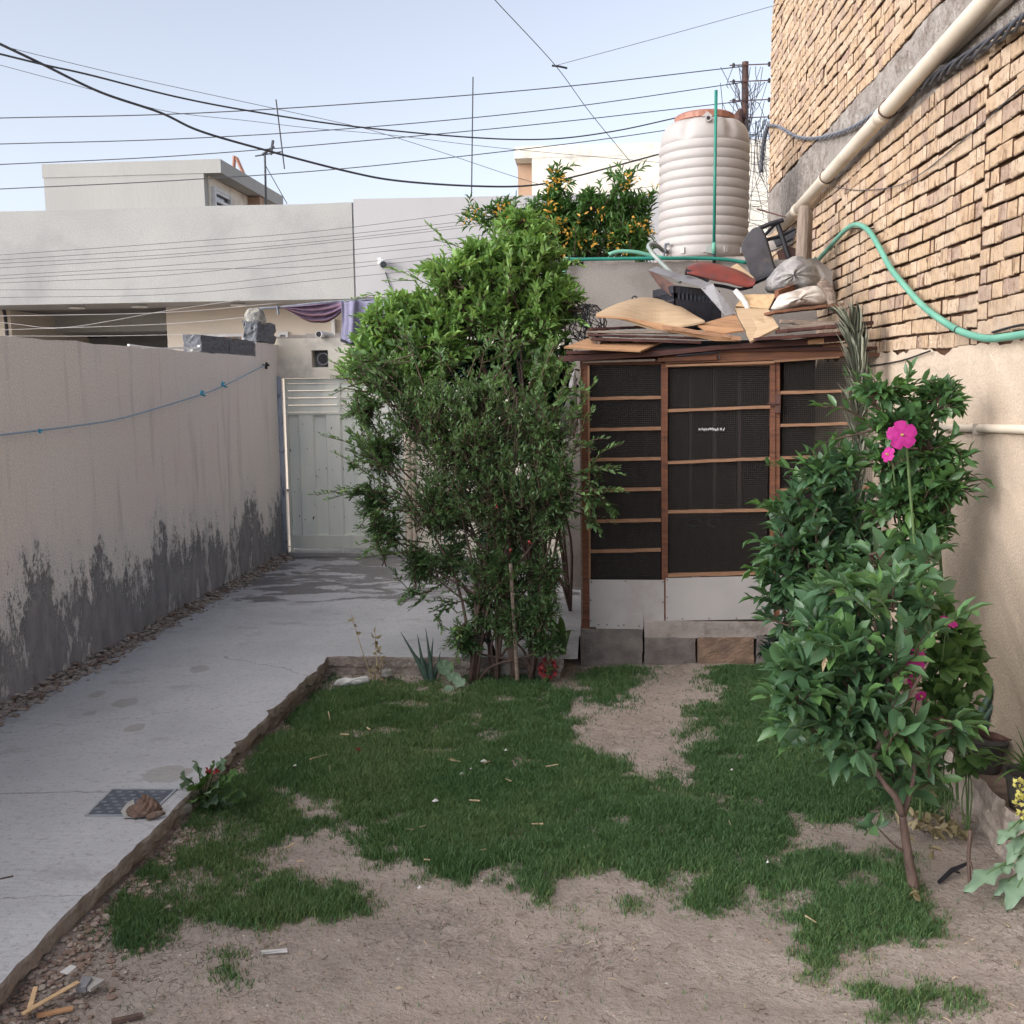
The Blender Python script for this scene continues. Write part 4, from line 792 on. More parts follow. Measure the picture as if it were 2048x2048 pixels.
# sagging cloth: rows swing between two gathered ends
m = MB(); nu, nv = 40, 18; vs = []; fs = []; mi = []
for i in range(nu+1):
    s_ = i/nu
    for j in range(nv+1):
        t_ = j/nv; topx = 830+(1400-830)*s_; topy = 158-52*s_
        sag = math.sin(math.pi*min(1, (.02+.98*s_))**1.35)*175*t_+(95*t_*max(0, s_-.62)/.38)*1.0
        fold = 10*math.sin(t_*30+s_*2)*math.sin(math.pi*s_)
        q = P(*NN(topx+10*t_*(1-s_)*0, topy+sag+fold*.3), Y=YL-.14-.05*math.sin(t_*22+s_*1.5)*math.sin(math.pi*min(1, s_+.02))-.03*math.sin(t_*math.pi))
        vs.append(tuple(q))
fs = [(i*(nv+1)+j, (i+1)*(nv+1)+j, (i+1)*(nv+1)+j+1, i*(nv+1)+j+1) for i in range(nu) for j in range(nv)]
m.v = vs; m.f = fs; m.m = [1 if ((k % nv)//2) % 3 == 2 or (k % nv) > nv-4 else 0 for k in range(len(fs))]
tag(m.build('hanging_cloth', [MT['purple'], MT['plum']], smooth=True), 'plum purple striped cloth slung in a sagging curve between pillar and bush', 'cloth')
m = MB(); nu, nv = 60, 14; vs = []
for i in range(nu+1):
    s_ = i/nu
    for j in range(nv+1):
        t_ = j/nv; x = 1385+s_*880+12*math.sin(t_*3)*(1 if s_ < .1 else 0); y = (98+6*math.sin(s_*30))*(1-t_)+(472+45*min(1, s_*9)-25*s_)*t_
        fold = (.05*math.sin(s_*34+t_)+.025*math.sin(s_*80+t_*2))*(.35+.65*t_)*(1.2 if s_ < .22 else .45)
        vs.append(tuple(P(*NN(x, y), Y=YL-.2+fold)))
m.v = vs; m.f = [(i*(nv+1)+j, (i+1)*(nv+1)+j, (i+1)*(nv+1)+j+1, i*(nv+1)+j+1) for i in range(nu) for j in range(nv)]; m.m = [1 if (k % nv) >= nv-1 else 0 for k in range(len(m.f))]
o = m.build('hanging_towel', [MT['lilac'], MT['navy']], smooth=True); so_ = o.modifiers.new('thick', 'SOLIDIFY'); so_.thickness = .006
tag(o, 'grey lilac towel with dark hem hanging over the gate wall, partly behind leaves', 'towel')
# blue clothes line on left wall
kx = XW+.015; hk = P(*K(1278, 315), X=kx)
cl = [P(*K(*q), X=kx+.05*(1 if 0 < i < 6 else .4)) for i, q in enumerate(((1278,315),(1085,412),(960,460),(760,522),(560,577),(350,610),(190,630),(0,652)))]
cl = cl+[cl[-1]+(cl[-1]-cl[-2])*2]
m = MB(); m.tube(spline(cl, 6), .0055, 6); cl_o = thing('clothes_line', 'pale blue cord strung along the left wall from a hook near the pillar', 'clothes line', tuple(cl[3])); m.build('cord', MT['ropeblue'], cl_o)
m = MB(); m.tube([hk+V(-.03,0,0), hk+V(.05,-.02,.0)], .012, 6); m.tube([hk+V(.02,0,.02), hk+V(.03,-.05,-.03)], .014, 6); m.build('hook', MT['black'], cl_o)
for q in (((1075,395),(1072,412),(1095,420)), ((975,438),(970,455),(990,462)), ((192,625),(190,634),(194,640))):
    m = MB(); m.tube([P(*K(*q[0]), X=kx+.06), P(*K(*q[1]), X=kx+.06), P(*K(*q[2]), X=kx+.06)], .008, 5); m.tube([P(*K(q[0][0]+10, q[0][1]+4), X=kx+.06), P(*K(*q[1]), X=kx+.06)], .006, 5); m.build('string_knot', MT['cyan'], cl_o)
# white plastic strip on the wall top
m = MB(); m.tube(spline([P(*K(x, y), X=XW-.03) for x, y in ((620,218),(700,228),(780,235),(880,232),(955,235))], 4), .009, 6); m.tube(spline([P(*K(x, y), X=XW-.02) for x, y in ((925,240),(960,232),(960,222))], 3), .012, 6)
tag(m.build('plastic_scrap', MT['white']), 'twisted white plastic scrap lying on the left wall top beside the blocks', 'plastic scrap')

# ================================================================ COOP
YC = 6.7
def cp(x, y, Y=YC): return P(*E(x, y), Y=Y)
coop = thing('chicken_coop', 'brown timber and mesh chicken coop with white sheet metal skirting, under the junk pile', 'chicken coop', (.85, YC+.6, 0))
def px_bar(name, a, b, hw, mt, Y=YC, t=.035, parent=None, jit=2):
    """bar between two points of the coop front, given in front-plane pixels; hw is its width"""
    p = cp(*a, Y); q = cp(*b, Y); d = (q-p).normalized(); pr = V(-d.z, 0, d.x); w_ = hw*.4142/F*Y/2
    m = MB(); n = 7; L1 = []; L2 = []
    for i in range(n+1):
        c = p+(q-p)*i/n; L1.append(c+pr*(w_+random.uniform(-.0015, .0015))); L2.append(c-pr*(w_+random.uniform(-.0015, .0015)))
    m.prism(L1+L2[::-1], (0, t, 0)); return m.build(name, MT[mt], parent or coop)
px_bar('post', (166, 285), (172, 1588), 44, 'wood'); px_bar('post', (545, 305), (549, 1565), 16, 'wood'); px_bar('post', (1098, 285), (1098, 1560), 22, 'wood', t=.045); px_bar('post', (1640, 250), (1640, 1600), 40, 'wood')
px_bar('post_batten', (146, 320), (154, 1540), 8, 'woodgrey', Y=YC-.012, t=.012); px_bar('post_batten', (186, 318), (192, 1350), 9, 'woodtrim', Y=YC-.010, t=.01)
px_bar('top_rail', (188, 304), (536, 300), 20, 'woodh'); px_bar('top_rail', (1110, 285), (1620, 262), 16, 'woodh', Y=YC+.002)
for y in (472, 622, 768, 915, 1065, 1210): px_bar('rail', (189, y+5), (536, y-2), 15, 'woodtrim', Y=YC+.004, t=.025)
for y in (445, 603, 760, 915, 1065, 1210): px_bar('rail', (1110, y+3), (1620, y-12), 14, 'woodtrim', Y=YC+.004, t=.025)
door = MB()
dr = px_bar('door', (561, 305), (561, 1560), 14, 'wood', Y=YC-.008, t=.03)
ORI[dr.name] = ORI[coop.name]
def dbar(name, a, b, hw, mt='woodtrim', Y=YC-.006, t=.028): return px_bar(name, a, b, hw, mt, Y, t, dr)
dbar('stile', (1074, 300), (1076, 1555), 22, 'wood', YC-.008)
dbar('door_rail', (568, 318), (1063, 309), 12)
for y0, y1 in ((535, 516), (786, 765), (1024, 1015)): dbar('door_rail', (568, y0), (1063, y1), 14)
dbar('door_rail', (568, 1330), (1063, 1318), 16)
m = MB(); a = cp(1103, 455, YC-.02); b = cp(1103, 545, YC-.02); m.box((a.x-.018, YC-.022, b.z), (a.x+.014, YC-.0085, a.z)); m.box((a.x-.05, YC-.03, (a.z+b.z)/2-.012), (a.x-.02, YC-.009, (a.z+b.z)/2+.01)); m.tube([(a.x-.07, YC-.03, (a.z+b.z)/2), (a.x-.0, YC-.03, (a.z+b.z)/2)], .006, 6); m.build('latch', MT['rust'], dr)
def meshmat():
    m, t, p = newmat('fine_wire_mesh'); g = pos(t, (1/.0125, 1, 1/.0125)); x = nd(t, 'ShaderNodeSeparateXYZ', {0: g})
    a = mth(t, 'LESS_THAN', mth(t, 'FRACT', x.outputs[0]), .16); b = mth(t, 'LESS_THAN', mth(t, 'FRACT', x.outputs[2]), .22)
    al = mth(t, 'MULTIPLY', mth(t, 'MAXIMUM', a, b), .75); t.links.new(al, p.inputs['Alpha']); p.inputs['Base Color'].default_value = (.055,.05,.046,1); p.inputs['Roughness'].default_value = .5; return m
MT['mesh'] = meshmat()
def meshp(x0, y0, x1, y1, Y, parent):
    a = cp(x0, y1, Y); b = cp(x1, y0, Y); m = MB(); m.add([(a.x, Y, a.z), (b.x, Y, a.z), (b.x, Y, b.z), (a.x, Y, b.z)], [(0,1,2,3)]); return m.build('wire_mesh', MT['mesh'], parent)
meshp(188, 300, 540, 1360, YC+.032, coop); meshp(568, 305, 1064, 1340, YC+.024, dr); meshp(1108, 270, 1625, 1360, YC+.032, coop)
def sheet_px(name, pts, Y, t, mt, parent, f=E):
    m = MB(); m.prism([P(*f(*q), Y=Y) for q in pts], (0, t, 0)); return m.build(name, MT[mt], parent, bevel=.001)
sk1 = sheet_px('metal_sheet', [(190,1350),(551,1352),(551,1550),(455,1556),(455,1580),(192,1580)], YC-.004, .003, 'sheet', coop)
sk2 = sheet_px('metal_sheet', [(559,1343),(1080,1331),(1082,1540),(559,1550)], YC-.014, .003, 'sheet', dr)
sk3 = sheet_px('metal_sheet', [(1110,1331),(1630,1320),(1630,1545),(1110,1550)], YC-.004, .003, 'sheet', coop)
sk4 = sheet_px('metal_patch', [(222,1516),(450,1518),(451,1591),(222,1587)], YC-.012, .003, 'sheet', coop)
m = MB()
for q in ((200,1362),(365,1358),(545,1362),(545,1460),(196,1450),(196,1550),(566,1352),(566,1535),(640,1540),(768,1538),(900,1537),(1000,1536),(565,1435),(235,1568),(275,1568),(330,1573),(430,1575),(357,1570),(467,1562),(500,1562)):
    c = cp(*q, YC-.018); m.tube([c, c+V(0, .006, 0)], .0045, 6)
m.build('nail_head', MT['rust'], coop)
# inside: back boards, side boards, floor, roof deck
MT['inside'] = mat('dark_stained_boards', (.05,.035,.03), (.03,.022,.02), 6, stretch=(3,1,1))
zr0 = cp(600, 262, YC).z
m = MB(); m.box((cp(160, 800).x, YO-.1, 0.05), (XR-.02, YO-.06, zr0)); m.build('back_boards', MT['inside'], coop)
m = MB(); xs_ = cp(152, 800).x
for i in range(12):
    y0 = YC+.05+i*.15; m.box((xs_+random.uniform(0, .01), y0, .1), (xs_+.022, y0+.144, zr0-.02+random.uniform(-.03, .0)))
m.build('side_boards', MT['wood'], coop)
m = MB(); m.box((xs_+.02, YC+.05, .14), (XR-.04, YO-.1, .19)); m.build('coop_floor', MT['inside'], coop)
m = MB()
for i in range(11): 
    y0 = YC-.06+i*.17; m.box((xs_-.06+random.uniform(-.04, .02), y0, zr0+.005+random.uniform(0, .006)), (XR-.03, y0+.16, zr0+.03))
m.build('roof_deck', MT['wooddk'], coop)
m = MB()
for xx in (680, 795, 915): c = cp(xx, 330, YC+.35); e = cp(xx-2, 1010, YC+.35); m.beam(c, e, .03, .02)
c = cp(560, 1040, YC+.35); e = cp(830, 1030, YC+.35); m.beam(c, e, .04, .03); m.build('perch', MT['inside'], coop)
m = MB(); c = cp(690, 1075, YC+.33); m.tube([c+V(.05*math.cos(k*.6), 0, .03*math.sin(k*.6)) for k in range(10)], .008, 5); c = cp(790, 1075, YC+.33); m.tube([c+V(.04*math.cos(k*.6), 0, .03*math.sin(k*.6)) for k in range(10)], .008, 5); m.build('hook', MT['black'], coop)
m = MB()
for i in range(900):
    x = random.uniform(xs_+.04, XR-.1); y = random.uniform(YC+.08, YC+.9); a = random.random()*6; m.beam((x, y, .195), (x+.04*math.cos(a), y+.04*math.sin(a), .205+random.random()*.04), .004, .003)
m.build('straw_litter', mat('dark_straw', (.11,.075,.05), (.07,.05,.035)), coop)['kind'] = 'stuff'
# row of small pale marks on the mesh
q = [719,732,742,752,764,774,784,795,806,822,836]; m = MB()
for i, x in enumerate(q):
    for k in range(3):
        c = cp(x+k*3, 624+random.uniform(-4, 4), YC+.021); m.box((c.x-.0022, c.y-.002, c.z-.006), (c.x+.0022, c.y, c.z+.006))
m.build('pale_marks', MT['paper'], dr)
# fascia planks
def fplank(name, pts, Y, t, mt, f=CC): return sheet_px(name, pts, Y, t, mt, coop, f)
fplank('fascia_board', [(48,1690),(300,1678),(620,1660),(900,1632),(1250,1608),(1672,1560),(1672,1600),(1400,1630),(930,1655),(600,1690),(48,1722)], YC-.10, .03, 'wooddk')
fplank('fascia_board', [(620,1692),(935,1668),(1300,1640),(1600,1612),(1640,1690),(1240,1712),(640,1732)], YC-.03, .025, 'woodh')
fplank('trim_strip', [(178,1716),(580,1706),(580,1718),(178,1728)], YC-.075, .02, 'woodgrey')
fplank('trim_strip', [(595,1700),(920,1686),(920,1710),(595,1722)], YC-.055, .02, 'wood')
fplank('trim_strip', [(640,1738),(1240,1716),(1240,1730),(640,1750)], YC-.04, .015, 'woodtrim')
fplank('trim_strip', [(1240,1712),(1600,1690),(1600,1700),(1240,1725)], YC-.036, .015, 'woodtrim')
fplank('fascia_patch', [(1424,1600),(1512,1590),(1514,1618),(1425,1626)], YC-.112, .01, 'ply2')
m = MB(); a = P(*CC(700, 1690), Y=YC-.12); b = P(*CC(935, 1668), Y=YC-.12); c = P(*CC(935, 1705), Y=YC-.12); m.tube([a, b, c], .006, 5); m.build('bent_iron', MT['black'], coop)
# blocks under the coop
def cblock(x0, y0, x1, y1, label, mt, dy=0, group=None): 
    a = cp(x0, y1, YC-.02); b = cp(x1, y0, YC-.02); block((a.x, YC-.03+dy, -.03), (b.x, YC+.13+dy, b.z), label, mt=mt, jit=.004)
MT['blk2'] = mat('dusty_grey_block', (.19,.17,.155), (.115,.10,.095), 9, bump=.9, bscale=80, bdist=.01); MT['blk3'] = mat('tan_block', (.25,.17,.12), (.15,.105,.08), 9, bump=.9, bscale=80, bdist=.01)
cblock(148, 1592, 446, 1700, 'grey concrete block carrying the left corner post of the coop', 'blk2')
cblock(456, 1632, 702, 1740, 'grey concrete block under the coop door', 'blk2'); cblock(712, 1630, 985, 1735, 'brownish block under the coop, half hidden by the right shrubs', 'blk3'); cblock(995, 1625, 1640, 1735, 'long grey block under the right end of the coop, behind the shrubs', 'blk2')
a = cp(455, 1628, YC); b = cp(1640, 1556, YC); tag(MB().box((a.x, YC-.02, a.z), (b.x, YC+.3, b.z)).build('sill_slab', mat('mortar_smeared_slab', (.36,.32,.30), (.27,.24,.22), 7, bump=.9, bscale=60, dirt=(.16,.13,.11), dscale=9), bevel=.003), 'thin pale slab lying between the coop door and its blocks', 'slab')
# hens inside
def hen(x, y, z, s, rz, mt, label):
    m = MB(); prof = [(-.17,.012,.13),(-.13,.03,.11),(-.07,.065,.065),(0,.08,.05),(.06,.072,.06),(.10,.05,.10),(.12,.032,.15),(.135,.028,.19),(.15,.03,.215),(.17,.02,.215),(.185,.008,.208)]
    c = math.cos(rz); sn = math.sin(rz)
    m.tube([(x+s*a*c, y+s*a*sn, z+s*(h+.05)) for a, r, h in prof], [r*s for a, r, h in prof], 10)
    for k in (-1, 1): m.tube([(x-k*.03*sn*s, y+k*.03*c*s, z+.06*s), (x-k*.03*sn*s, y+k*.03*c*s, z)], .006, 5)
    o = m.build('hen', MT[mt], smooth=True); tag(o, label, 'hen', 'hens inside the coop')
    ORI[o.name] = ORI[o.name]; m = MB(); m.tube([(x+s*.15*c, y+s*.15*sn, z+.27*s+.02), (x+s*.17*c, y+s*.17*sn, z+.29*s+.02)], .009, 5); m.build('comb', MT['redmetal'], o)
MT['henw'] = mat('dull_white_feathers', (.24,.22,.22), (.17,.155,.155), 30); 
c = cp(680, 1260, YC+.35); hen(c.x, YC+.35, .2, 1.0, .4, 'henw', 'pale hen behind the door mesh, the left one of the two'); c = cp(830, 1260, YC+.3); hen(c.x, YC+.3, .2, 1.15, 2.9, 'henw', 'pale hen behind the door mesh, the right one of the two')

# ================================================================ JUNK PILE ON THE COOP ROOF
def sheet(name, pts, t, mt, label, cat, f=L, up=None, grid=0, group=None):
    """thin board through points (px, py, depth)"""
    ps_ = [P(*f(x, y), Y=Y) for x, y, Y in pts]; nrm = V(0, 0, 0)
    for i in range(1, len(ps_)-1): nrm += (ps_[i]-ps_[0]).cross(ps_[i+1]-ps_[0])
    nrm.normalize()
    if nrm.z > 0: nrm = -nrm
    m = MB(); m.prism(ps_, nrm*t); return tag(m.build(name, MT[mt], bevel=.0015), label, cat, group)
# curved plywood sheet: lofted between its front and back edges
fr_e = [(232,478,6.62),(330,492,6.6),(430,512,6.6),(520,545,6.6),(620,570,6.6),(700,562,6.58),(780,550,6.58),(860,538,6.6),(932,522,6.62)]
bk_e = [(232,474,6.66),(330,425,6.9),(420,392,7.1),(530,369,7.3),(620,376,7.35),(700,398,7.3),(780,430,7.15),(860,478,6.95),(932,519,6.66)]
m = MB(); n = len(fr_e); F1 = spline([P(*L(x, y), Y=Y) for x, y, Y in fr_e], 4); B1 = spline([P(*L(x, y), Y=Y) for x, y, Y in bk_e], 4); rows = []
for j in range(7):
    t_ = j/6; rows.append([f_.lerp(b_, t_)+V(0, 0, .03*math.sin(math.pi*t_)*math.sin(math.pi*i/(len(F1)-1))) for i, (f_, b_) in enumerate(zip(F1, B1))])
k = len(F1); vs = [p for r in rows for p in r]+[p-V(0, 0, .012) for r in rows for p in r]; o_ = 7*k
fs = [(j*k+i, j*k+i+1, (j+1)*k+i+1, (j+1)*k+i) for j in range(6) for i in range(k-1)]; fs += [tuple(a+o_ for a in f_)[::-1] for f_ in fs]
fs += [(i+1, i, o_+i, o_+i+1) for i in range(k-1)]+[(6*k+i, 6*k+i+1, o_+6*k+i+1, o_+6*k+i) for i in range(k-1)]
m.add(vs, fs); tag(m.build('plywood_sheet', MT['ply']), 'large pale plywood sheet with a curved upper edge at the left of the junk pile', 'plywood')
sheet('plywood_sheet', [(232,486,6.56),(430,500,6.56),(640,566,6.56),(1000,636,6.54),(1165,640,6.52),(1165,632,6.6),(1000,612,6.7),(700,560,6.8),(400,500,6.8)], .012, 'ply2', 'long orange plywood strip sliding out below the curved sheet', 'plywood')
sheet('plywood_sheet', [(885,545,6.62),(1130,475,6.95),(1185,580,6.62),(1100,590,6.6),(1060,600,6.6),(940,580,6.6)], .012, 'ply2', 'tan plywood piece leaning between the curved sheet and the angled board', 'plywood')
sheet('plywood_sheet', [(1125,437,6.98),(1340,442,6.95),(1408,560,6.58),(1225,652,6.50)], .016, 'ply', 'light board leaning at an angle over the roof edge, pointing down at the door', 'board')
sheet('wooden_board', [(1190,350,7.05),(1390,348,7.02),(1345,442,6.97),(1130,425,7.0)], .02, 'offcut', 'short pine box panel lying behind the angled light board', 'board')
sheet('wooden_board', [(1095,175,7.65),(1140,150,7.7),(1250,240,7.5),(1245,285,7.4)], .012, 'ply', 'small light board standing behind the red metal piece', 'board')
sheet('plywood_sheet', [(25,688,6.5),(180,632,6.75),(205,650,6.7),(660,652,6.7),(520,712,6.48)], .012, 'ply2', 'low flat board at the left end of the roof, sticking out above the fascia', 'board')
def logs(name, x0, y0, x1, y1, Y0, Y1, w_, h_, mt, label, cat='plank', group=None):
    m = MB(); p = P(*L(x0, y0), Y=Y0); q = P(*L(x1, y1), Y=Y1); n = 8; w2 = w_
    for i in range(n):
        a = p.lerp(q, i/n); b = p.lerp(q, (i+1)/n+.0); m.beam(a, b, w2, h_*random.uniform(.85, 1.1), jit=.002)
    return tag(m.build(name, MT[mt]), label, cat, group)
logs('plank', 170, 592, 880, 600, 6.6, 6.62, .09, .012, 'woodgrey', 'grey weathered plank, upper one of the stack at the left roof edge')
logs('plank', 180, 612, 1000, 635, 6.6, 6.64, .10, .012, 'wooddk', 'dark thin plank in the middle of the left roof-edge stack')
logs('plank', 200, 640, 900, 660, 6.62, 6.64, .12, .018, 'wooddk', 'dark plank at the bottom of the left roof-edge stack')
logs('plank', 190, 575, 560, 560, 6.9, 7.0, .10, .015, 'wooddk', 'dark plank end behind the left stack')
logs('plank', 175, 600, 250, 668, 6.58, 6.6, .02, .03, 'woodgrey', 'short splintered stick at the left end of the plank stack')
logs('plank', 660, 562, 1165, 636, 6.53, 6.5, .04, .022, 'woodtrim', 'narrow light lath slanting down under the plywood')
logs('plank', 1420, 525, 1760, 540, 6.6, 6.62, .06, .022, 'woodgrey', 'pale weathered stick at the right roof edge, uppermost')
logs('plank', 1410, 572, 1900, 522, 6.62, 6.6, .07, .022, 'woodgrey', 'rough grey plank at the right roof edge below the pale stick')
logs('plank', 1390, 592, 2010, 535, 6.6, 6.55, .10, .02, 'wooddk', 'dark plank at the right roof edge reaching the brick wall')
logs('plank', 1250, 640, 1890, 598, 6.5, 6.55, .12, .02, 'wooddk', 'long dark plank resting along the right half of the fascia')
logs('plank', 1345, 470, 1790, 422, 6.75, 6.8, .22, .016, 'woodh', 'brown shelf board under the white sack')
logs('timber_block', 1395, 350, 1500, 312, 7.0, 7.2, .03, .05, 'wood', 'small brown timber end between the pine panel and the white sack')
# dark underlay of tar sheet
m = MB(); a = P(*L(200, 640), Y=6.66); b = P(*L(1380, 640), Y=6.66)
for i in range(5): m.box((a.x+.02*i, 6.66+.05*i, zr0+.031+.012*i), (b.x+.3-.03*i, 8.3, zr0+.041+.012*i))
tag(m.build('tar_sheet_stack', MT['black']), 'stack of dark roofing sheets under the boards on the coop roof', 'roofing sheet')
# crate
ca = P(*L(745, 300), Y=7.15); cb_ = P(*L(1060, 520), Y=7.15)
cr = thing('plastic_crate', 'black slatted plastic crate in the middle of the junk pile', 'crate', ((ca.x+cb_.x)/2, 7.3, cb_.z))
def cratewall(p, ex, ez, name):   # p: corner, ex: side vector, ez: up vector
    m = MB(); nn = ex.cross(ez).normalized()*.006; k = 11
    for i in range(k+1):
        a = p+ex*(i/k); m.beam(a, a+ez, .010, .012, up=nn)
    for tt in (0, .12, .62, .86, .93, 1): m.beam(p+ez*tt, p+ex+ez*tt, .012, .016)
    m.add([p+nn*2, p+ex+nn*2, p+ex+ez*.6+nn*2, p+ez*.6+nn*2], [(0,1,2,3)]); return m.build(name, MT['blackpl'], cr)
W_ = cb_.x-ca.x; zc0 = cb_.z-.0; zc1 = ca.z; c0 = V(ca.x, 7.15, zc0); ez = V(-.01, -.0, zc1-zc0); ex = V(W_*.95, .12, -.03); ey = V(-.12, .35, 0)
cratewall(c0, ex, ez, 'front_side'); cratewall(c0+ey, ex, ez, 'rear_side'); cratewall(c0, ey, ez, 'left_side'); cratewall(c0+ex, ey, ez, 'right_side')
m = MB(); m.prism([c0, c0+ex, c0+ex+ey, c0+ey], (0, 0, .01)); m.build('crate_floor', MT['blackpl'], cr)
# second crate rim left of it
m = MB(); m.tube([P(*L(640,372), Y=7.4), P(*L(755,345), Y=7.25)], .012, 6); m.tube([P(*L(645,380), Y=7.4), P(*L(755,362), Y=7.25)], .008, 6); m.tube(spline([P(*L(*q), Y=7.4) for q in ((462,392),(468,368),(485,362),(497,375),(500,392))], 4), .005, 6)
tag(m.build('wire_hoop', MT['black']), 'black bars and small wire hoop behind the curved plywood', 'wire')
# metal channel
ch = thing('metal_channel', 'bent grey sheet metal channel lying across the black crate', 'metal channel', tuple(P(*L(800, 260), Y=7.1)))
m = MB(); f1 = [P(*L(*q[:2]), Y=q[2]) for q in ((565,192,7.35),(620,170,7.4),(985,282,7.05),(930,310,7.0))]; m.prism(f1, (0, .004, -.004)); m.build('upper_flange', MT['greymetal'], ch)
m = MB(); f2 = [P(*L(*q[:2]), Y=q[2]) for q in ((565,194,7.35),(640,225,7.3),(755,300,7.2),(715,362,7.2),(640,300,7.28))]; m.prism(f2, (0, .004, 0)); m.build('left_web', MT['rust'], ch)
m = MB(); f3 = [P(*L(*q[:2]), Y=q[2]) for q in ((905,308,7.02),(985,284,7.0),(1130,470,6.9),(1062,486,6.9),(985,400,6.95))]; m.prism(f3, (0, .006, 0)); m.build('right_web', MT['greymetal'], ch)
# red fender
fe = [(808,215),(830,180),(880,155),(950,152),(1040,170),(1120,195),(1190,228),(1232,265),(1245,290)]; lo_ = [(812,225),(850,232),(905,245),(960,262),(1020,275),(1080,285),(1140,302),(1200,312),(1245,300)]
m = MB(); F1 = spline([P(*L(x, y), Y=7.45) for x, y in fe], 4); B1 = spline([P(*L(x, y), Y=7.2) for x, y in lo_], 4); rows = []
for j in range(9):
    t_ = j/8; rows.append([f_.lerp(b_, t_)+V(0, -.10*math.sin(math.pi*t_*.8), .03*math.sin(math.pi*t_)) for f_, b_ in zip(F1, B1)])
k = len(F1); vs = [p for r in rows for p in r]; m.add(vs, [(j*k+i, j*k+i+1, (j+1)*k+i+1, (j+1)*k+i) for j in range(8) for i in range(k-1)])
o = m.build('metal_fender', MT['redmetal'], smooth=True); tag(o, 'dull red curved metal piece like a fender on top of the pile', 'metal piece'); s_ = o.modifiers.new('thick', 'SOLIDIFY'); s_.thickness = .008
m = MB(); m.tube(spline([P(*L(x, y), Y=7.16) for x, y in ((808,205),(860,215),(930,240),(960,262))], 4), [.02]*13, 8); m.tube(spline([P(*L(x, y), Y=7.2) for x, y in ((990,290),(1060,300),(1150,318),(1240,300))], 4), .012, 6)
tag(m.build('rubber_strip', MT['black']), 'black rubber strip curled under the red metal piece', 'rubber strip')
m = MB(); m.tube(spline([P(*L(x, y), Y=7.0) for x, y in ((1125,322),(1150,350),(1180,385),(1200,420),(1210,452))], 4), [.016,.017,.018,.018,.019,.02,.02,.02,.018,.017,.018,.019,.018,.018,.018,.018,.016], 8)
tag(m.build('broken_stick', MT['white']), 'pale peeling stick hanging down in front of the pine panel', 'stick')
# chair
YJ = 7.9
chs = thing('broken_chair', 'overturned dark chair with flat grey seat plate, leaning right of the tank', 'chair', tuple(P(*CC(1200, 1230), Y=YJ)))
sp_ = [P(*CC(*q), Y=YJ-.1) for q in ((1060,1060),(1085,1020),(1115,985),(1145,975),(1168,990),(1190,1040),(1240,1215),(1215,1245),(1130,1270),(1105,1240),(1055,1100))]
m = MB(); m.prism(sp_, (.02, .03, 0)); m.build('seat', MT['darkseat'], chs, bevel=.006)
def rod(name, pts, r, Y=YJ, mt='black', parent=chs): m = MB(); m.tube([P(*CC(*q), Y=Y+(q[2] if len(q) > 2 else 0)) if False else P(*CC(q[0], q[1]), Y=Y) for q in pts], r, 7); return m.build(name, MT[mt], parent)
rod('leg', [(1155,985),(1215,960),(1288,938)], .018, YJ-.02); rod('leg', [(1255,955),(1285,1040),(1318,1145)], .02, YJ); rod('leg', [(1175,1035),(1240,965)], .012, YJ+.02); rod('leg', [(1120,1285),(1228,1238)], .02, YJ-.3)
rod('stretcher', [(1185,1050),(1270,1030),(1352,985)], .014, YJ+.05); rod('stretcher', [(1200,1150),(1240,1215),(1250,1240)], .02, YJ-.05)
sheet('grey_board', [(1185,1050,8.2),(1270,1035,8.2),(1355,1010,8.1),(1340,1060,8.0),(1200,1115,8.0)], .015, 'outb', 'pale grey broken slab wedged behind the chair legs', 'slab', CC)
sheet('black_panel', [(1225,1030,8.05),(1305,1005,8.05),(1362,985,8.05),(1340,1040,8.0),(1250,1085,8.0)], .012, 'blackpl', 'black plastic panel behind the chair legs', 'panel', CC)
sheet('rusty_plate', [(1255,1110,7.95),(1310,1080,7.95),(1370,1100,7.95),(1372,1180,7.9),(1270,1180,7.9)], .02, 'rust', 'rusty plate between the chair and the timber post', 'plate', CC)
sheet('brick_rubble', [(1240,1160,7.9),(1470,1150,7.9),(1560,1220,7.9),(1560,1330,7.8),(1240,1330,7.8)], .3, 'outb', 'low grey masonry lump behind the plastic bags', 'masonry', CC)
m = MB(); a = P(*CC(1145, 878), Y=9.4); b = P(*CC(1300, 922), Y=8.7); m.tube([a, b], .007, 5); tag(m.build('iron_rod', MT['rust']), 'thin iron rod sticking out left below the drainpipe end', 'rod')
m = MB(); a = P(*CC(1405, 862), Y=YJ-.15); b = P(*CC(1390, 1155), Y=YJ-.15); m.tube([a, a+(b-a)*.04, a+(b-a)*.3, b], [.034,.044,.047,.046], 12); m.tube([P(*CC(1420,880), Y=YJ-.05), P(*CC(1432,900), Y=YJ-.05), P(*CC(1425,1150), Y=YJ-.05)], .026, 8)
tag(m.build('wooden_post', MT['woodgv']), 'upright weathered wooden post leaning by the drainpipe end', 'post')
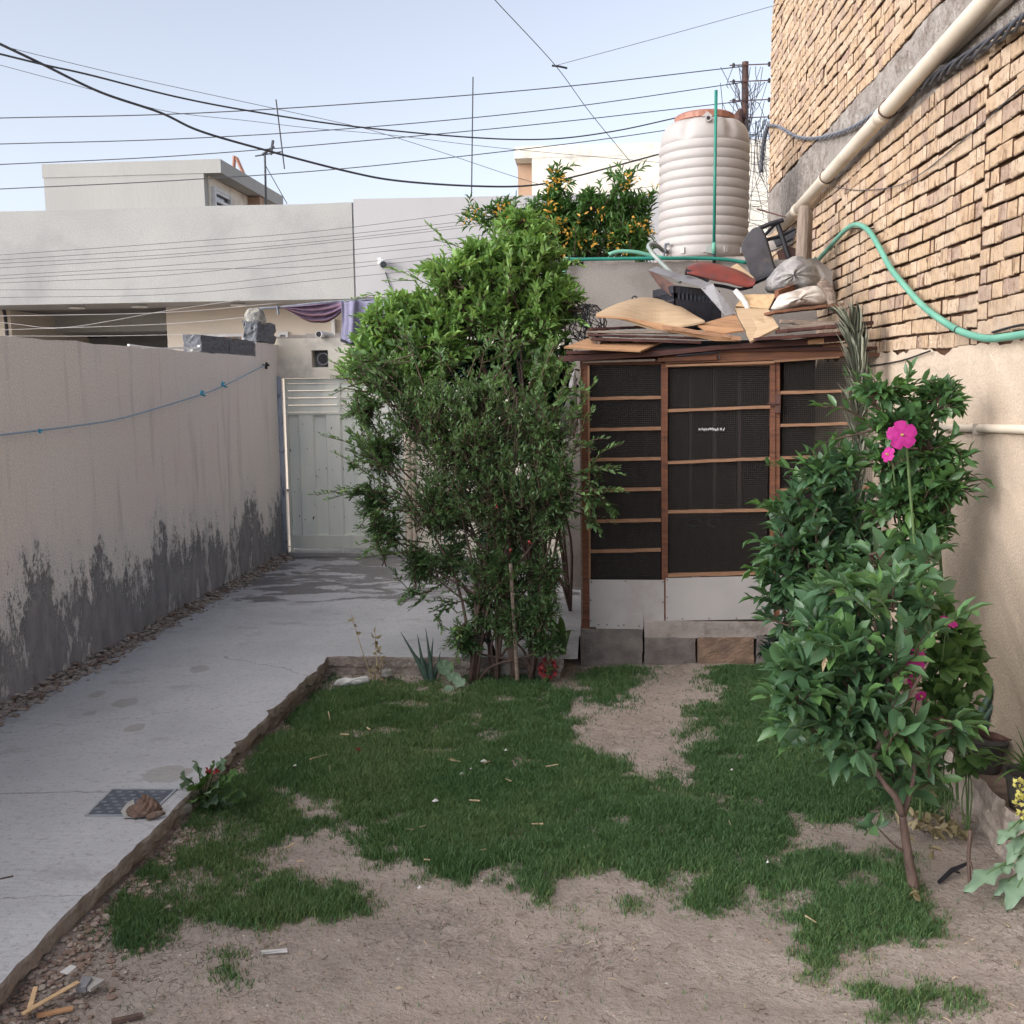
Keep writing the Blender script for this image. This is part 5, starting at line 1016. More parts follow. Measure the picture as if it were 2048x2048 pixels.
# bags
def bag(name, out, Y, depth, mt, label, f=CC, top=None):
    """closed sack: outline blown up to a rounded body"""
    cx = sum(p[0] for p in out)/len(out); cy = sum(p[1] for p in out)/len(out); m = MB(); vs = []; n = len(out); R = 8
    o2 = []
    for i in range(n):
        a, b = out[i], out[(i+1) % n]; o2 += [a, ((a[0]+b[0])/2, (a[1]+b[1])/2)]
    n = len(o2)
    for side in (-1, 1):
        for j in range(R+1):
            s_ = j/R; rr = math.cos(s_*math.pi/2)
            for (x, y) in o2:
                wob = 1+.05*math.sin(x*.07+s_*4)+.04*math.sin(y*.11+s_*7)
                xx = cx+(x-cx)*rr*(wob if 0 < j else 1); yy = cy+(y-cy)*rr*(wob if 0 < j else 1)
                dd = depth*math.sin(s_*math.pi/2)*(1+.12*math.sin(x*.05+y*.09+j))
                vs.append(tuple(P(*f(xx, yy), Y=Y+side*dd)))
    fs = []
    for s_ in (0, 1):
        o_ = s_*(R+1)*n
        for j in range(R):
            for i in range(n):
                q = (o_+j*n+i, o_+j*n+(i+1) % n, o_+(j+1)*n+(i+1) % n, o_+(j+1)*n+i); fs.append(q if s_ else q[::-1])
    m.add(vs, fs); o = m.build(name, MT[mt], smooth=True); return tag(o, label, 'plastic bag')
bag('plastic_bag', [(1190,1300),(1200,1265),(1240,1210),(1290,1165),(1340,1140),(1400,1140),(1440,1170),(1475,1210),(1495,1250),(1490,1300),(1440,1335),(1300,1345),(1200,1340)], 7.3, .14, 'bag', 'big crumpled grey plastic bag beside the brick wall on the junk pile')
bag('plastic_sack', [(1218,1430),(1240,1390),(1270,1350),(1340,1330),(1420,1305),(1490,1300),(1525,1330),(1540,1375),(1520,1405),(1400,1415),(1280,1440)], 6.95, .11, 'bagw', 'dirty white plastic sack lying in front of the grey bag')
m = MB(); m.tube(spline([P(*CC(x, y), Y=6.9) for x, y in ((1492,1275),(1520,1305),(1545,1345),(1558,1400))], 3), [.030,.033,.034,.034,.034,.034,.034,.033,.032,.03], 10); tag(m.build('log_piece', MT['woodgrey']), 'curved brown log piece standing right of the white sack', 'log')
# wire netting ball at left
m = MB(); c = P(*L(175, 520), Y=7.2)
for i in range(34):
    a1 = random.random()*3.1; a2 = random.random()*3.1; r = .13*random.uniform(.8, 1.1); u_ = V(math.cos(a1), math.sin(a1)*math.cos(a2), math.sin(a1)*math.sin(a2)); w2 = u_.orthogonal().normalized(); w3 = u_.cross(w2)
    m.tube([c+V(0,0,-.02)+(w2*math.cos(k*.7)+w3*math.sin(k*.7))*r*V(1,1,1).x for k in range(8)], .0025, 4)
tag(m.build('wire_netting', MT['black']), 'tangled ball of dark wire netting at the left end of the junk pile', 'netting')
# clear plastic bag hanging beside left coop post
bag('hanging_bag', [(95,395),(120,330),(128,400),(133,520),(138,630),(95,665),(60,640),(45,560),(75,500)], YC-.12, .05, 'bag', 'small dusty plastic bag hanging beside the left coop post', f=E)
MT['bagblue'] = MT['bag']
# ================================================================ LEAF AND PLANT BUILDERS
LT8 = (np.array([[0,0,0],[.28,-.36,.10],[.30,0,0],[.28,.36,.10],[.66,-.34,.06],[.68,0,-.05],[.66,.34,.06],[1,0,-.16]]), [(0,1,2),(0,2,3),(1,4,5,2),(2,5,6,3),(4,7,5),(5,7,6)])
LT4 = (np.array([[0,0,0],[.45,-.5,.06],[.45,.5,.06],[1,0,-.08],[.5,0,0]]), [(0,1,4),(0,4,2),(1,3,4),(4,3,2)])
class Leaves:
    def __init__(s): s.p = []; s.d = []; s.n = []; s.l = []; s.w = []; s.r = []
    def add(s, p, d, n, l, w, r=None): s.p.append(tuple(p)); s.d.append(tuple(d)); s.n.append(tuple(n)); s.l.append(l); s.w.append(w); s.r.append(random.random() if r is None else r)
    def build(s, name, mt, parent, tmpl=LT8, curl=True):
        T, FS = tmpl; p = np.array(s.p); d = np.array(s.d); n = np.array(s.n); k = len(p); nv = len(T)
        d /= np.linalg.norm(d, axis=1)[:, None]+1e-9; b = np.cross(n, d); b /= np.linalg.norm(b, axis=1)[:, None]+1e-9; n = np.cross(d, b)
        l = np.array(s.l)[:, None, None]; w_ = np.array(s.w)[:, None, None]; cu = rng.uniform(.3, 1.9, (k, 1))
        v = p[:, None, :]+d[:, None, :]*(T[None, :, 0:1]*l)+b[:, None, :]*(T[None, :, 1:2]*w_)+n[:, None, :]*((T[None, :, 2]*cu)[:, :, None]*l)
        v = v.reshape(-1, 3)-ORI[parent.name]
        loops = np.concatenate([np.array(f) for f in FS]); ls = len(loops); sizes = np.array([len(f) for f in FS])
        me = bpy.data.meshes.new(name); me.vertices.add(len(v)); me.vertices.foreach_set('co', v.ravel())
        me.loops.add(ls*k); me.loops.foreach_set('vertex_index', (loops[None, :]+(np.arange(k)*nv)[:, None]).ravel())
        me.polygons.add(len(FS)*k); st_ = np.concatenate([[0], np.cumsum(sizes)[:-1]]); me.polygons.foreach_set('loop_start', (st_[None, :]+(np.arange(k)*ls)[:, None]).ravel()); me.polygons.foreach_set('loop_total', np.tile(sizes, k))
        me.polygons.foreach_set('use_smooth', np.ones(len(FS)*k, bool)); me.update(calc_edges=True)
        at = me.attributes.new('rnd', 'FLOAT', 'POINT'); at.data.foreach_set('value', np.repeat(np.array(s.r), nv))
        me.materials.append(MT[mt]); o = bpy.data.objects.new(name, me); C.objects.link(o); o.parent = parent; ORI[o.name] = ORI[parent.name]; return o
def rv(s=1.0): return Vector((random.gauss(0, s), random.gauss(0, s), random.gauss(0, s)))
def leafshoot(lv, tw, a, b, n, ll, lw, tr=.003, start=.25, sag=.03, spread=1.0, droop=0, opp=False, r0=None, up=.25):
    """one twig from a to b with leaves set along it"""
    a = Vector(a); b = Vector(b); d = b-a; L_ = d.length
    if L_ < 1e-4: return
    mid = (a+b)/2+V(0, 0, sag*L_)+rv(.06*L_); pts = [a, a.lerp(mid, .55)*.5+(a+(mid-a)*.5)*.5, mid, mid.lerp(b, .5)+V(0,0,.02*L_), b]
    if tw is not None: tw.tube(pts, [tr*1.6, tr*1.4, tr*1.1, tr*.8, tr*.4], 4, cap=False)
    dd = d.normalized(); side = dd.cross(V(0, 0, 1)); side = side.normalized() if side.length > .05 else V(1, 0, 0); upv = side.cross(dd)
    rr = random.random() if r0 is None else r0
    for i in range(n):
        t = start+(1-start)*(i+.5)/n; s_ = t*4; k = min(3, int(s_)); p = pts[k].lerp(pts[k+1], s_-k)
        ang = (i % 2)*math.pi+random.gauss(0, .5) if opp else i*2.4+random.gauss(0, .3)
        o = side*math.cos(ang)+upv*math.sin(ang)
        dirn = dd*(.55+.5*t)+o*spread*(1.05-.45*t)+V(0, 0, up-droop)+rv(.12)
        nrm = V(0, 0, 1)+o*.25+rv(.35); sc = random.uniform(.65, 1.12)*(1-.35*max(0, t-.8)/.2)
        lv.add(p, dirn, nrm, ll*sc, lw*sc, min(1, max(0, rr*.45+random.random()*.35+.25*t)))
def pcen(b): return P(b[0], b[1], Y=b[2])
def bush(root, blobs, nshoot, nleaf, ll, lw, mt, base, slen=.3, tmpl=LT8, sag=.05, spread=1., droop=0, shell=.55, twr=.003, limbr=.014, mtw='twig', mlimb='bark', opp=False, trunk=True, upbias=.25, partname='foliage', outw=.6, rfun=None):
    """blobs: (u, v, depth, ru, rv (pixels), rd (m), weight); shoots fan outwards from each blob's middle"""
    lv = Leaves(); tw = MB(); lb = MB(); base = [Vector(q) for q in base]; W_ = [b[6] for b in blobs]
    for b in blobs:
        c = pcen(b); s0 = random.choice(base) if len(base) > 1 else base[0]
        if trunk:
            m1 = V(s0.x+(c.x-s0.x)*.16+random.uniform(-.04, .04), s0.y+(c.y-s0.y)*.3, s0.z+(c.z-s0.z)*.45); lb.tube(spline([s0, m1, m1.lerp(c, .6)+rv(.03), c], 4), [limbr*(1.25-.075*i) for i in range(13)], 7)
    for i in range(nshoot):
        b = random.choices(blobs, W_)[0]; c = pcen(b); k = b[2]/F; rad = V(b[3]*k, b[5], b[4]*k)
        u_ = rv().normalized(); q = (shell+(1-shell)*random.random()**.7)*random.uniform(.85, 1.06)
        tip = c+V(u_.x*rad.x, u_.y*rad.y, u_.z*rad.z)*q*(1 if random.random() < .82 else random.uniform(1.05, 1.4))
        outd = (V(u_.x, u_.y, u_.z+upbias)*outw+V(0, 0, .35)).normalized()+rv(.25); L_ = slen*random.uniform(.6, 1.3); a = tip-outd.normalized()*L_
        if (a-c).length > (tip-c).length*.95: a = tip+(c-tip)*min(.9, L_/max(.02, (c-tip).length))
        if random.random() < .35 and tw is not None: tw.tube([a, a.lerp(c, .5)+rv(.02), c], [twr*1.5, twr*2, twr*2.6], 4, cap=False)
        leafshoot(lv, tw, a, tip, max(2, int(nleaf*random.uniform(.75, 1.25))), ll, lw, twr, sag=sag, spread=spread, droop=droop, opp=opp, r0=rfun(tip) if rfun else None)
    if tw.v: tw.build('twigs', MT[mtw], root)
    if trunk and lb.v: lb.build('trunk', MT[mlimb], root, smooth=True)
    return lv.build(partname, mt, root, tmpl)
MT['lf_light'] = leafmat('light_green_leaf', (.10,.205,.065), (.19,.34,.095), (.33,.50,.15), rough=.42)
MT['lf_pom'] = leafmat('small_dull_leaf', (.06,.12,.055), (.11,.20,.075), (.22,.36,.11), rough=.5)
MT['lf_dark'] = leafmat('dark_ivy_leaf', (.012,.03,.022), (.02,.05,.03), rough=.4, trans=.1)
MT['lf_cit'] = leafmat('glossy_citrus_leaf', (.045,.105,.045), (.075,.16,.06), (.13,.27,.06), rough=.33, spec=.5)
MT['lf_cit2'] = leafmat('dusty_citrus_leaf', (.05,.11,.06), (.085,.175,.085), (.15,.30,.08), rough=.36, spec=.55)
MT['lf_hib'] = leafmat('matt_round_leaf', (.05,.11,.035), (.085,.17,.05), (.13,.24,.07), rough=.5)
MT['lf_tec'] = leafmat('feathery_leaf', (.035,.09,.025), (.07,.16,.04), (.12,.24,.05))
MT['lf_grey'] = leafmat('blue_green_leaf', (.15,.24,.17), (.22,.33,.22), rough=.5)
MT['lf_frond'] = leafmat('dry_grey_green_leaflet', (.24,.26,.20), (.36,.37,.29), rough=.6, trans=.1)
MT['lf_aloe'] = mat('aloe_flesh', (.07,.12,.09), (.045,.08,.065), 12, rough=.45, bump=.1)
MT['yellow'] = leafmat('orange_yellow_petal', (.50,.25,.03), (.62,.38,.06), rough=.5, tcol=(.7,.42,.06))
MT['pink'] = leafmat('magenta_petal', (.36,.012,.18), (.50,.025,.27), rough=.6, tcol=(.6,.03,.33))
MT['red'] = leafmat('red_crest_petal', (.30,.03,.04), (.45,.06,.07), rough=.6, tcol=(.5,.05,.05))
MT['grassm'] = leafmat('lawn_blade', (.048,.115,.045), (.09,.18,.06), (.22,.27,.11), rough=.55, trans=.2)
MT['drygrass'] = leafmat('dry_blade', (.20,.17,.09), (.30,.25,.15), rough=.7, trans=.1)
MT['palelf'] = leafmat('yellow_green_flower', (.45,.42,.10), (.60,.55,.18), rough=.5)

# ---- light shrub beside the outbuilding, upper middle
gb = P(1040, 1340, Z=.02); gb2 = P(980, 1340, Z=.02)
r1 = thing('citrus_tree', 'bright green leafy tree in the middle, rising above the gate wall', 'tree', tuple(V(gb.x+.1, 7.1, PZ)))
bush(r1, [(1010,560,7.2,120,95,.4,3),(930,620,7.0,120,80,.35,2.4),(1080,620,7.2,75,95,.35,1.8),(1050,500,7.3,85,45,.3,1.3),(860,650,6.9,85,60,.3,1.3),(1090,720,7.2,60,70,.3,1),(770,650,6.8,70,60,.3,1.3),(740,720,6.8,70,55,.3,1.1),(840,730,6.9,80,60,.3,1.2),(1040,640,7.1,120,80,.35,1.6),(955,520,7.1,70,40,.3,.9),(820,615,6.95,60,40,.2,.7),(900,545,6.95,70,50,.3,1.1),(880,700,6.9,90,60,.3,1),(1130,610,7.2,45,60,.25,.9),(1050,450,7.3,60,30,.25,.7),(1110,560,7.3,40,40,.2,.4)],
     930, 13, .080, .038, 'lf_light', [V(gb.x+.1, 7.1, PZ)], slen=.34, sag=.04, shell=.5, mlimb='bark')
lv = Leaves(); tw = MB()
for a, b, n in (((960,560),(850,445),22),((980,540),(868,480),16),((930,600),(775,535),22),((900,640),(690,605),26),((870,660),(700,635),18),((1000,500),(935,430),12),((1010,520),(985,445),12),((1120,500),(1105,440),12),((1130,520),(1165,535),10),((1120,640),(1178,655),10),((860,600),(770,565),14),((1060,500),(1050,470),10),((900,560),(860,520),12)):
    leafshoot(lv, tw, P(*a, Y=7.0), P(*b, Y=6.9), n, .062, .026, opp=True, sag=.12, start=.1)
tw.build('long_twigs', MT['greentwig'], r1); lv.build('outer_foliage', 'lf_light', r1)
# ---- dark ivy behind
r2 = thing('ivy', 'very dark ivy mass in the shade under the bright tree, left of the coop roof', 'ivy', (-.5, 7.6, PZ))
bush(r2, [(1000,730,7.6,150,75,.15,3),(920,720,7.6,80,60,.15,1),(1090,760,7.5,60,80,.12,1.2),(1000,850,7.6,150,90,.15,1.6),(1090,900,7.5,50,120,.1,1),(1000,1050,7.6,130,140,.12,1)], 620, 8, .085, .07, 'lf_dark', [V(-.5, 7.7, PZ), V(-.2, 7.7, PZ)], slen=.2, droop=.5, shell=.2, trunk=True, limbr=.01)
# ---- pomegranate bush
r3 = thing('pomegranate_bush', 'big sprawling bush of small dull leaves at the lawn edge, in front of the gate', 'bush', tuple(V(-.62, YB-.05, 0)))
bases = [V(-.75, YB-.12, 0), V(-.62, YB-.08, 0), V(-.5, YB-.1, 0), V(-.4, YB-.06, 0), V(-.66, YB-.02, 0)]
pom = [(930,880,6.3,150,120,.4,3.2),(1010,990,6.25,140,130,.35,3.2),(850,820,6.35,110,90,.35,1.8),(880,1010,6.3,110,90,.3,1.8),(1080,860,6.35,85,110,.3,1.8),(1100,1010,6.2,70,110,.25,1.4),(1000,1140,6.25,110,90,.3,1.9),(900,1120,6.3,70,60,.2,.8),(1090,1150,6.3,50,90,.2,.9),(780,760,6.4,70,60,.2,.8),(770,1060,6.3,55,50,.15,.6),(960,790,6.4,150,60,.35,1.3),(1030,1240,6.2,70,70,.2,1.3),(760,900,6.35,70,80,.2,1.2),(730,820,6.4,50,50,.2,.6),(750,1010,6.3,50,60,.15,.7),(1080,1230,6.15,50,60,.12,.7),(960,1220,6.25,50,60,.15,.7),(1120,950,6.2,40,60,.15,.6),(840,1130,6.3,60,60,.15,.7),(930,1280,6.2,50,50,.12,.5),(1090,1290,6.2,45,45,.12,.5)]
bush(r3, pom, 2900, 14, .046, .0165, 'lf_pom', bases, slen=.26, tmpl=LT4, rfun=lambda q_: min(1, max(0, random.random()*.55+(q_.z-1.35)*.75)), shell=.25, sag=.06, limbr=.009, twr=.0018)  # leaves paler with height: new growth, plus crown light put into the colour
lv = Leaves(); tw = MB()
for a, b, n in (((860,1010),(640,870),46),((880,1020),(620,990),40),((840,860),(660,755),34),((820,800),(690,700),34),((830,840),(655,720),26),((850,1060),(715,1090),34),((870,1100),(715,1120),30),((860,1020),(720,1060),26),((900,1160),(800,1195),26),((940,1200),(860,1225),24),((960,1230),(885,1300),22),((850,700),(720,780),24),((840,960),(690,900),30),
    ((1120,960),(1240,935),30),((1110,1000),(1245,985),34),((1110,930),(1215,1010),24),((1100,1010),(1230,1050),26),((1110,900),(1190,900),18),((1060,830),(1125,720),34),((1100,850),(1150,730),38),((1080,780),(1110,690),22),((1010,800),(1010,700),28),((1060,800),(1080,700),24),((960,760),(980,690),18),((1130,880),(1160,760),28),((900,760),(880,700),18),((1000,760),(1030,650),20),((780,790),(740,690),22),((760,800),(680,760),20),((850,760),(790,640),26)):
    a_ = P(*a, Y=6.25); b_ = P(*b, Y=6.15+random.uniform(-.15, .15)); k = b_-a_
    for j in range(5):
        sp0 = a_+k*(.05+.16*j)+rv(.04); leafshoot(lv, tw, sp0, b_+rv(.07)*(1 if j else .0)-k*.10*j+(V(0,0,random.uniform(-.1,.1)) if j else V(0,0,0)), int(n*.8), .055, .023, opp=True, sag=.10, start=.08)
tw.build('long_twigs', MT['twig'], r3); lv.build('outer_foliage', 'lf_pom', r3, LT4)
m = MB()
for b in bases[:4]:
    for k in range(2):
        e = b+V(random.uniform(-.35, .35), random.uniform(-.1, .3), random.uniform(1.3, 1.9)); m.tube(spline([b+rv(.02)*V(1,1,0).x, b.lerp(e, .4)+V(random.uniform(-.06,.06),0,0), e], 5), [.015,.0145,.014,.013,.012,.011,.01,.008,.006,.005,.004], 7)
m.build('stems', MT['bark'], r3, smooth=True)
m = MB(); a = P(*H(1300, 1180), Y=YB-.2); b = P(*H(1338, 1820), Y=YB-.2); m.tube([a, b], .012, 8); tag(m.build('garden_stake', MT['woodgrey']), 'thin grey stake standing upright among the bush stems', 'stake')
for u, v in ((992,1012),(1020,1102),(1060,1085)):
    q = P(u, v, Y=5.95); m = Leaves()
    for k in range(5): m.add(q, rv(1), rv(1), .018, .012)
    o = m.build('flower', 'red', r3, LT4)
# ---- yellow-flowered tree
r4 = thing('yellow_flower_tree', 'taller tree with orange yellow blossom clusters between the bright tree and the tank', 'tree', (.0, 11.3, .0))
tec = [(1120,440,11.3,90,50,.5,2.2),(1200,430,11.3,70,55,.5,2.2),(1150,490,11.2,120,45,.5,2.6),(1250,470,11.2,60,55,.4,2),(1270,420,11.3,35,50,.3,.9),(1050,450,11.3,60,45,.4,1.2),(1280,500,11.1,30,25,.3,.8),(1000,430,11.3,40,30,.3,.5),(1060,500,11,80,50,.4,1.2),(1110,420,11.3,40,40,.3,.7),(1180,400,11.3,30,30,.3,.4)]
bush(r4, tec, 620, 12, .11, .036, 'lf_tec', [V(.2, 11.3, 0)], slen=.42, shell=.3, upbias=.7, limbr=.03, twr=.005)
lv = Leaves(); tw = MB(); fl_ = []
for a, b in (((1125,440),(1113,345)),((1120,430),(1100,375)),((1230,440),(1262,345)),((1215,440),(1240,370)),((990,470),(945,415)),((1000,470),(935,430)),((1030,470),(1010,400)),((1060,460),(1055,420)),((1290,450),(1300,390)),((1110,400),(1120,350)),((1250,400),(1258,350))):
    A_ = P(*a, Y=11.3); B_ = P(*b, Y=11.2); leafshoot(lv, tw, A_, B_, 26, .13, .036, tr=.006, sag=.02, spread=1.2, start=.2)
    for k in range(3): leafshoot(lv, None, A_.lerp(B_, .5+.2*k), B_+rv(.12), 8, .12, .034)
tw.build('long_twigs', MT['greentwig'], r4); lv.build('outer_foliage', 'lf_tec', r4)
for (u, v) in [B(*q) for q in ((1360,490),(1340,520),(1390,495),(1530,455),(1550,470),(1510,500),(1560,520),(1660,520),(1640,540),(1690,500),(1790,310),(1850,300),(1780,350),(1870,330),(1800,450),(1780,480),(1840,550),(1860,545),(1790,570),(1670,650),(1720,640),(1880,700),(1900,600))]+[CC(*q) for q in ((440,710),(420,740),(270,900),(450,960),(480,980),(500,960),(400,1085),(240,1040),(130,1010),(60,960),(180,1040),(560,940),(575,760),(30,700),(10,860),(330,1060),(490,700),(230,1060),(70,985),(540,1010),(150,930),(90,720))]:
    q = P(u, v, Y=10.85+random.uniform(-.1, .1)); m = Leaves()
    for k in range(random.choice((5, 8, 11))): m.add(q+rv(.04), rv(1)+V(0,-.3,.1), rv(1), random.uniform(.035, .06), .024)
    m.build('flower_cluster', 'yellow', r4, LT4)
# ---- front citrus
tb = P(1831, 1784, Z=.0); YT1 = tb.y
r5 = thing('small_orange_tree', 'young orange tree with bare reddish trunk and glossy leaves, right of the lawn', 'tree', tuple(tb))
def g5(x, y, dy=0): return P(*G(x, y), Y=YT1+dy)
m = MB(); t0 = [g5(1110,1250), g5(1085,1120), g5(1060,960), g5(1045,850)]
m.tube(spline(t0, 5), [.020-.0005*i for i in range(16)], 10)
for pts, r in (([(1045,855,0),(1010,760,.0),(950,690,.02),(880,580,.05),(800,500,.05),(700,400,.0)], .014),([(1045,855,0),(1080,760,.05),(1105,650,.1),(1110,520,.12),(1150,380,.12)], .011),([(880,585,.05),(930,480,.02),(1000,350,.0),(980,200,.05),(930,30,.08),(900,-150,.1)], .013),([(1048,860,0),(1060,780,.15),(1000,650,.25),(900,450,.3)], .013),([(800,500,.05),(680,350,.1),(560,330,.05)], .010),([(1000,350,0),(1100,200,.0),(1180,60,0)], .009),([(1110,520,.12),(1230,430,.1),(1300,400,.1)], .008),([(1055,1040,0),(1000,1005,-.02),(920,920,-.05)], .005)):
    sp = spline([g5(*q) for q in pts], 4); m.tube(sp, [r*(1-.6*i/len(sp)) for i in range(len(sp))], 7)
m.build('trunk', MT['bark'], r5, smooth=True)
cit = [(1640,1440,YT1+.1,85,55,.2,1.6),(1600,1390,YT1,60,60,.15,1.2),(1700,1400,YT1+.1,90,80,.25,2),(1790,1420,YT1+.1,90,80,.25,1.8),(1700,1290,YT1+.15,100,70,.25,1.8),(1800,1290,YT1+.15,90,80,.25,1.8),(1720,1500,YT1+.15,90,45,.2,1.2),(1830,1500,YT1+.15,80,50,.2,1.1),(1640,1270,YT1+.2,60,50,.2,.9),(1890,1440,YT1+.2,45,70,.15,.9),(1770,1190,YT1+.2,110,50,.2,1.3),(1680,1180,YT1+.2,40,40,.15,.7),(1850,1200,YT1+.2,50,60,.2,.7),(1820,1565,YT1+.2,70,40,.15,.7),(1740,1110,YT1+.5,90,60,.2,1.0),(1650,1210,YT1+.5,70,60,.2,.9),(1580,1340,YT1+.1,50,60,.15,.7),(1850,1130,YT1+.35,60,60,.15,.6)]
bush(r5, cit, 185, 8, .112, .060, 'lf_cit2', [t0[-1]], slen=.17, shell=.45, trunk=False, upbias=.4, spread=1.1, outw=1.0)
lv = Leaves(); tw = MB()
for a, b, n in (((1660,1440),(1545,1460),7),((1650,1400),(1530,1395),8),((1640,1370),(1545,1330),8),((1650,1480),(1570,1500),5),((1640,1350),(1590,1330),6),((1760,1240),(1680,1170),8),((1780,1230),(1750,1160),8),((1880,1440),(1955,1455),6),((1730,1670),(1745,1655),3),((1700,1290),(1600,1280),7),((1890,1250),(1940,1230),6)):
    leafshoot(lv, tw, P(*a, Y=YT1), P(*b, Y=YT1-.08), n, .105, .054, sag=.02, start=.25)
q = P(*G(915, 915), Y=YT1-.05); lv.add(q, (-1,0,.25), (0,-.7,1), .075, .032); lv.add(q, (.3,0,1), (.3,-1,.3), .06, .034); lv.add(q, (.6,-.1,.4), (0,-1,.6), .05, .03)
tw.build('long_twigs', MT['greentwig'], r5); lv.build('outer_foliage', 'lf_cit2', r5)
m = MB(); q = P(*G(640, 100), Y=YT1-.1); m.add([q, q+V(.012,0,.03), q+V(.004,.006,.05), q+V(-.008,0,.02), q+V(-.004,0,-.012)], [(0,1,2,3),(0,3,4)]); m.build('dead_leaf', MT['straw'], r5)
# ---- middle citrus bush
r6 = thing('orange_bush', 'dense dark glossy bush in front of the right side of the coop', 'bush', tuple(P(1640, 1420, Z=.0)))
Y6 = 4.75
bush(r6, [(1620,1010,Y6,100,70,.25,2),(1640,1120,Y6,110,80,.28,2.4),(1570,1080,Y6,70,60,.2,1.2),(1700,1050,Y6+.1,90,80,.25,1.8),(1600,1210,Y6,85,70,.25,1.6),(1700,1200,Y6,90,80,.25,1.6),(1660,950,Y6,70,50,.2,1),(1590,1290,Y6,60,50,.2,.8),(1560,1160,Y6,45,40,.15,.6),(1770,1130,Y6+.1,60,60,.2,.8),(1680,1320,Y6+.2,90,60,.2,.8)],
     250, 9, .098, .050, 'lf_cit2', [P(1660, 1440, Z=.0), P(1700,1440,Z=0)], slen=.19, shell=.3, limbr=.013, upbias=.5, outw=.9)
lv = Leaves(); tw = MB()
for a, b, n in (((1640,980),(1530,930),7),((1660,960),(1610,905),7),((1600,1100),(1500,1080),8),((1570,1120),(1495,1145),8),((1570,1100),(1510,1130),6),((1580,1190),(1500,1200),7),((1580,1220),(1520,1180),6),((1700,950),(1690,900),6),((1640,970),(1670,890),7),((1600,1050),(1510,1010),7)):
    leafshoot(lv, tw, P(*a, Y=Y6), P(*b, Y=Y6-.1), n, .095, .04, sag=.04)
tw.build('long_twigs', MT['greentwig'], r6); lv.build('outer_foliage', 'lf_cit', r6)
# low shrubby plants at its foot
r6b = thing('low_foliage_plant', 'low dark leafy plant at the shaded foot of the coop on the right', 'plant', tuple(P(1600, 1350, Z=0)))
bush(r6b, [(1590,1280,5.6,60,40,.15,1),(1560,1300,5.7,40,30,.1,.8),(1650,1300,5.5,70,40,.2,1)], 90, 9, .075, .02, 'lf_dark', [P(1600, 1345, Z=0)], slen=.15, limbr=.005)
# ---- hibiscus by the right wall
r7 = thing('hibiscus', 'tall hibiscus with large magenta flowers against the plastered right wall', 'shrub', tuple(V(1.55, 4.6, 0)))
Y7 = 4.65
bush(r7, [(1800,850,Y7,80,60,.15,1.4),(1760,790,Y7,70,30,.12,1),(1880,800,Y7,45,40,.1,.8),(1850,900,Y7,80,50,.12,1.4),(1880,980,Y7,70,60,.12,1.6),(1800,1000,Y7,80,70,.15,1.6),(1780,920,Y7,60,50,.15,1),(1860,1060,Y7,60,50,.12,1),(1800,1120,Y7,70,60,.12,1)],
     230, 8, .082, .050, 'lf_cit', [V(1.5, 4.6, 0), V(1.56, 4.7, 0)], slen=.18, shell=.3, limbr=.008, upbias=.5, outw=1.0, mlimb='greentwig')
lv = Leaves(); tw = MB()
for a, b, n in (((1860,830),(1915,790),8),((1850,850),(1925,800),8),((1860,900),(1945,925),8),((1870,960),(1955,1000),7),((1850,920),(1905,770),8),((1800,800),(1820,740),6),((1780,810),(1740,755),7),((1760,820),(1690,750),7),((1730,840),(1630,815),7),((1890,930),(1980,975),6),((1800,790),(1870,765),6),((1870,1000),(1950,985),7),((1750,860),(1640,890),7)):
    leafshoot(lv, tw, P(*a, Y=Y7), P(*b, Y=Y7-.05), n, .082, .036, sag=.1)
tw.build('long_twigs', MT['twig'], r7); lv.build('outer_foliage', 'lf_cit', r7)
# mallow with round leaves lower right
r7b = thing('mallow', 'mallow with broad rounded leaves between the orange tree and the right wall', 'plant', tuple(V(1.5, 4.15, 0)))
bush(r7b, [(1880,1330,4.15,60,60,.12,1.4),(1900,1420,4.1,60,60,.12,1.4),(1870,1240,4.2,50,60,.12,1),(1920,1280,4.2,40,60,.1,.9),(1860,1480,4.1,60,50,.1,1.1),(1930,1500,4.1,40,60,.1,.8),(1950,1340,4.2,40,30,.1,.5)],
     85, 6, .085, .085, 'lf_hib', [V(1.5, 4.1, 0), V(1.45,4.2,0)], slen=.16, shell=.3, limbr=.003, mlimb='greentwig', mtw='greentwig')
st1 = MB(); st1.tube(spline([P(1840,1640,Y=4.1), P(1848,1300,Y=4.15), P(1830,1100,Y=4.4), P(1812,880,Y=4.5)], 8), .006, 6); st1.tube(spline([P(1915,1600,Y=4.1), P(1905,1350,Y=4.1), P(1880,1180,Y=4.2)], 6), .006, 6); st1.build('tall_stem', MT['greentwig'], r7b)
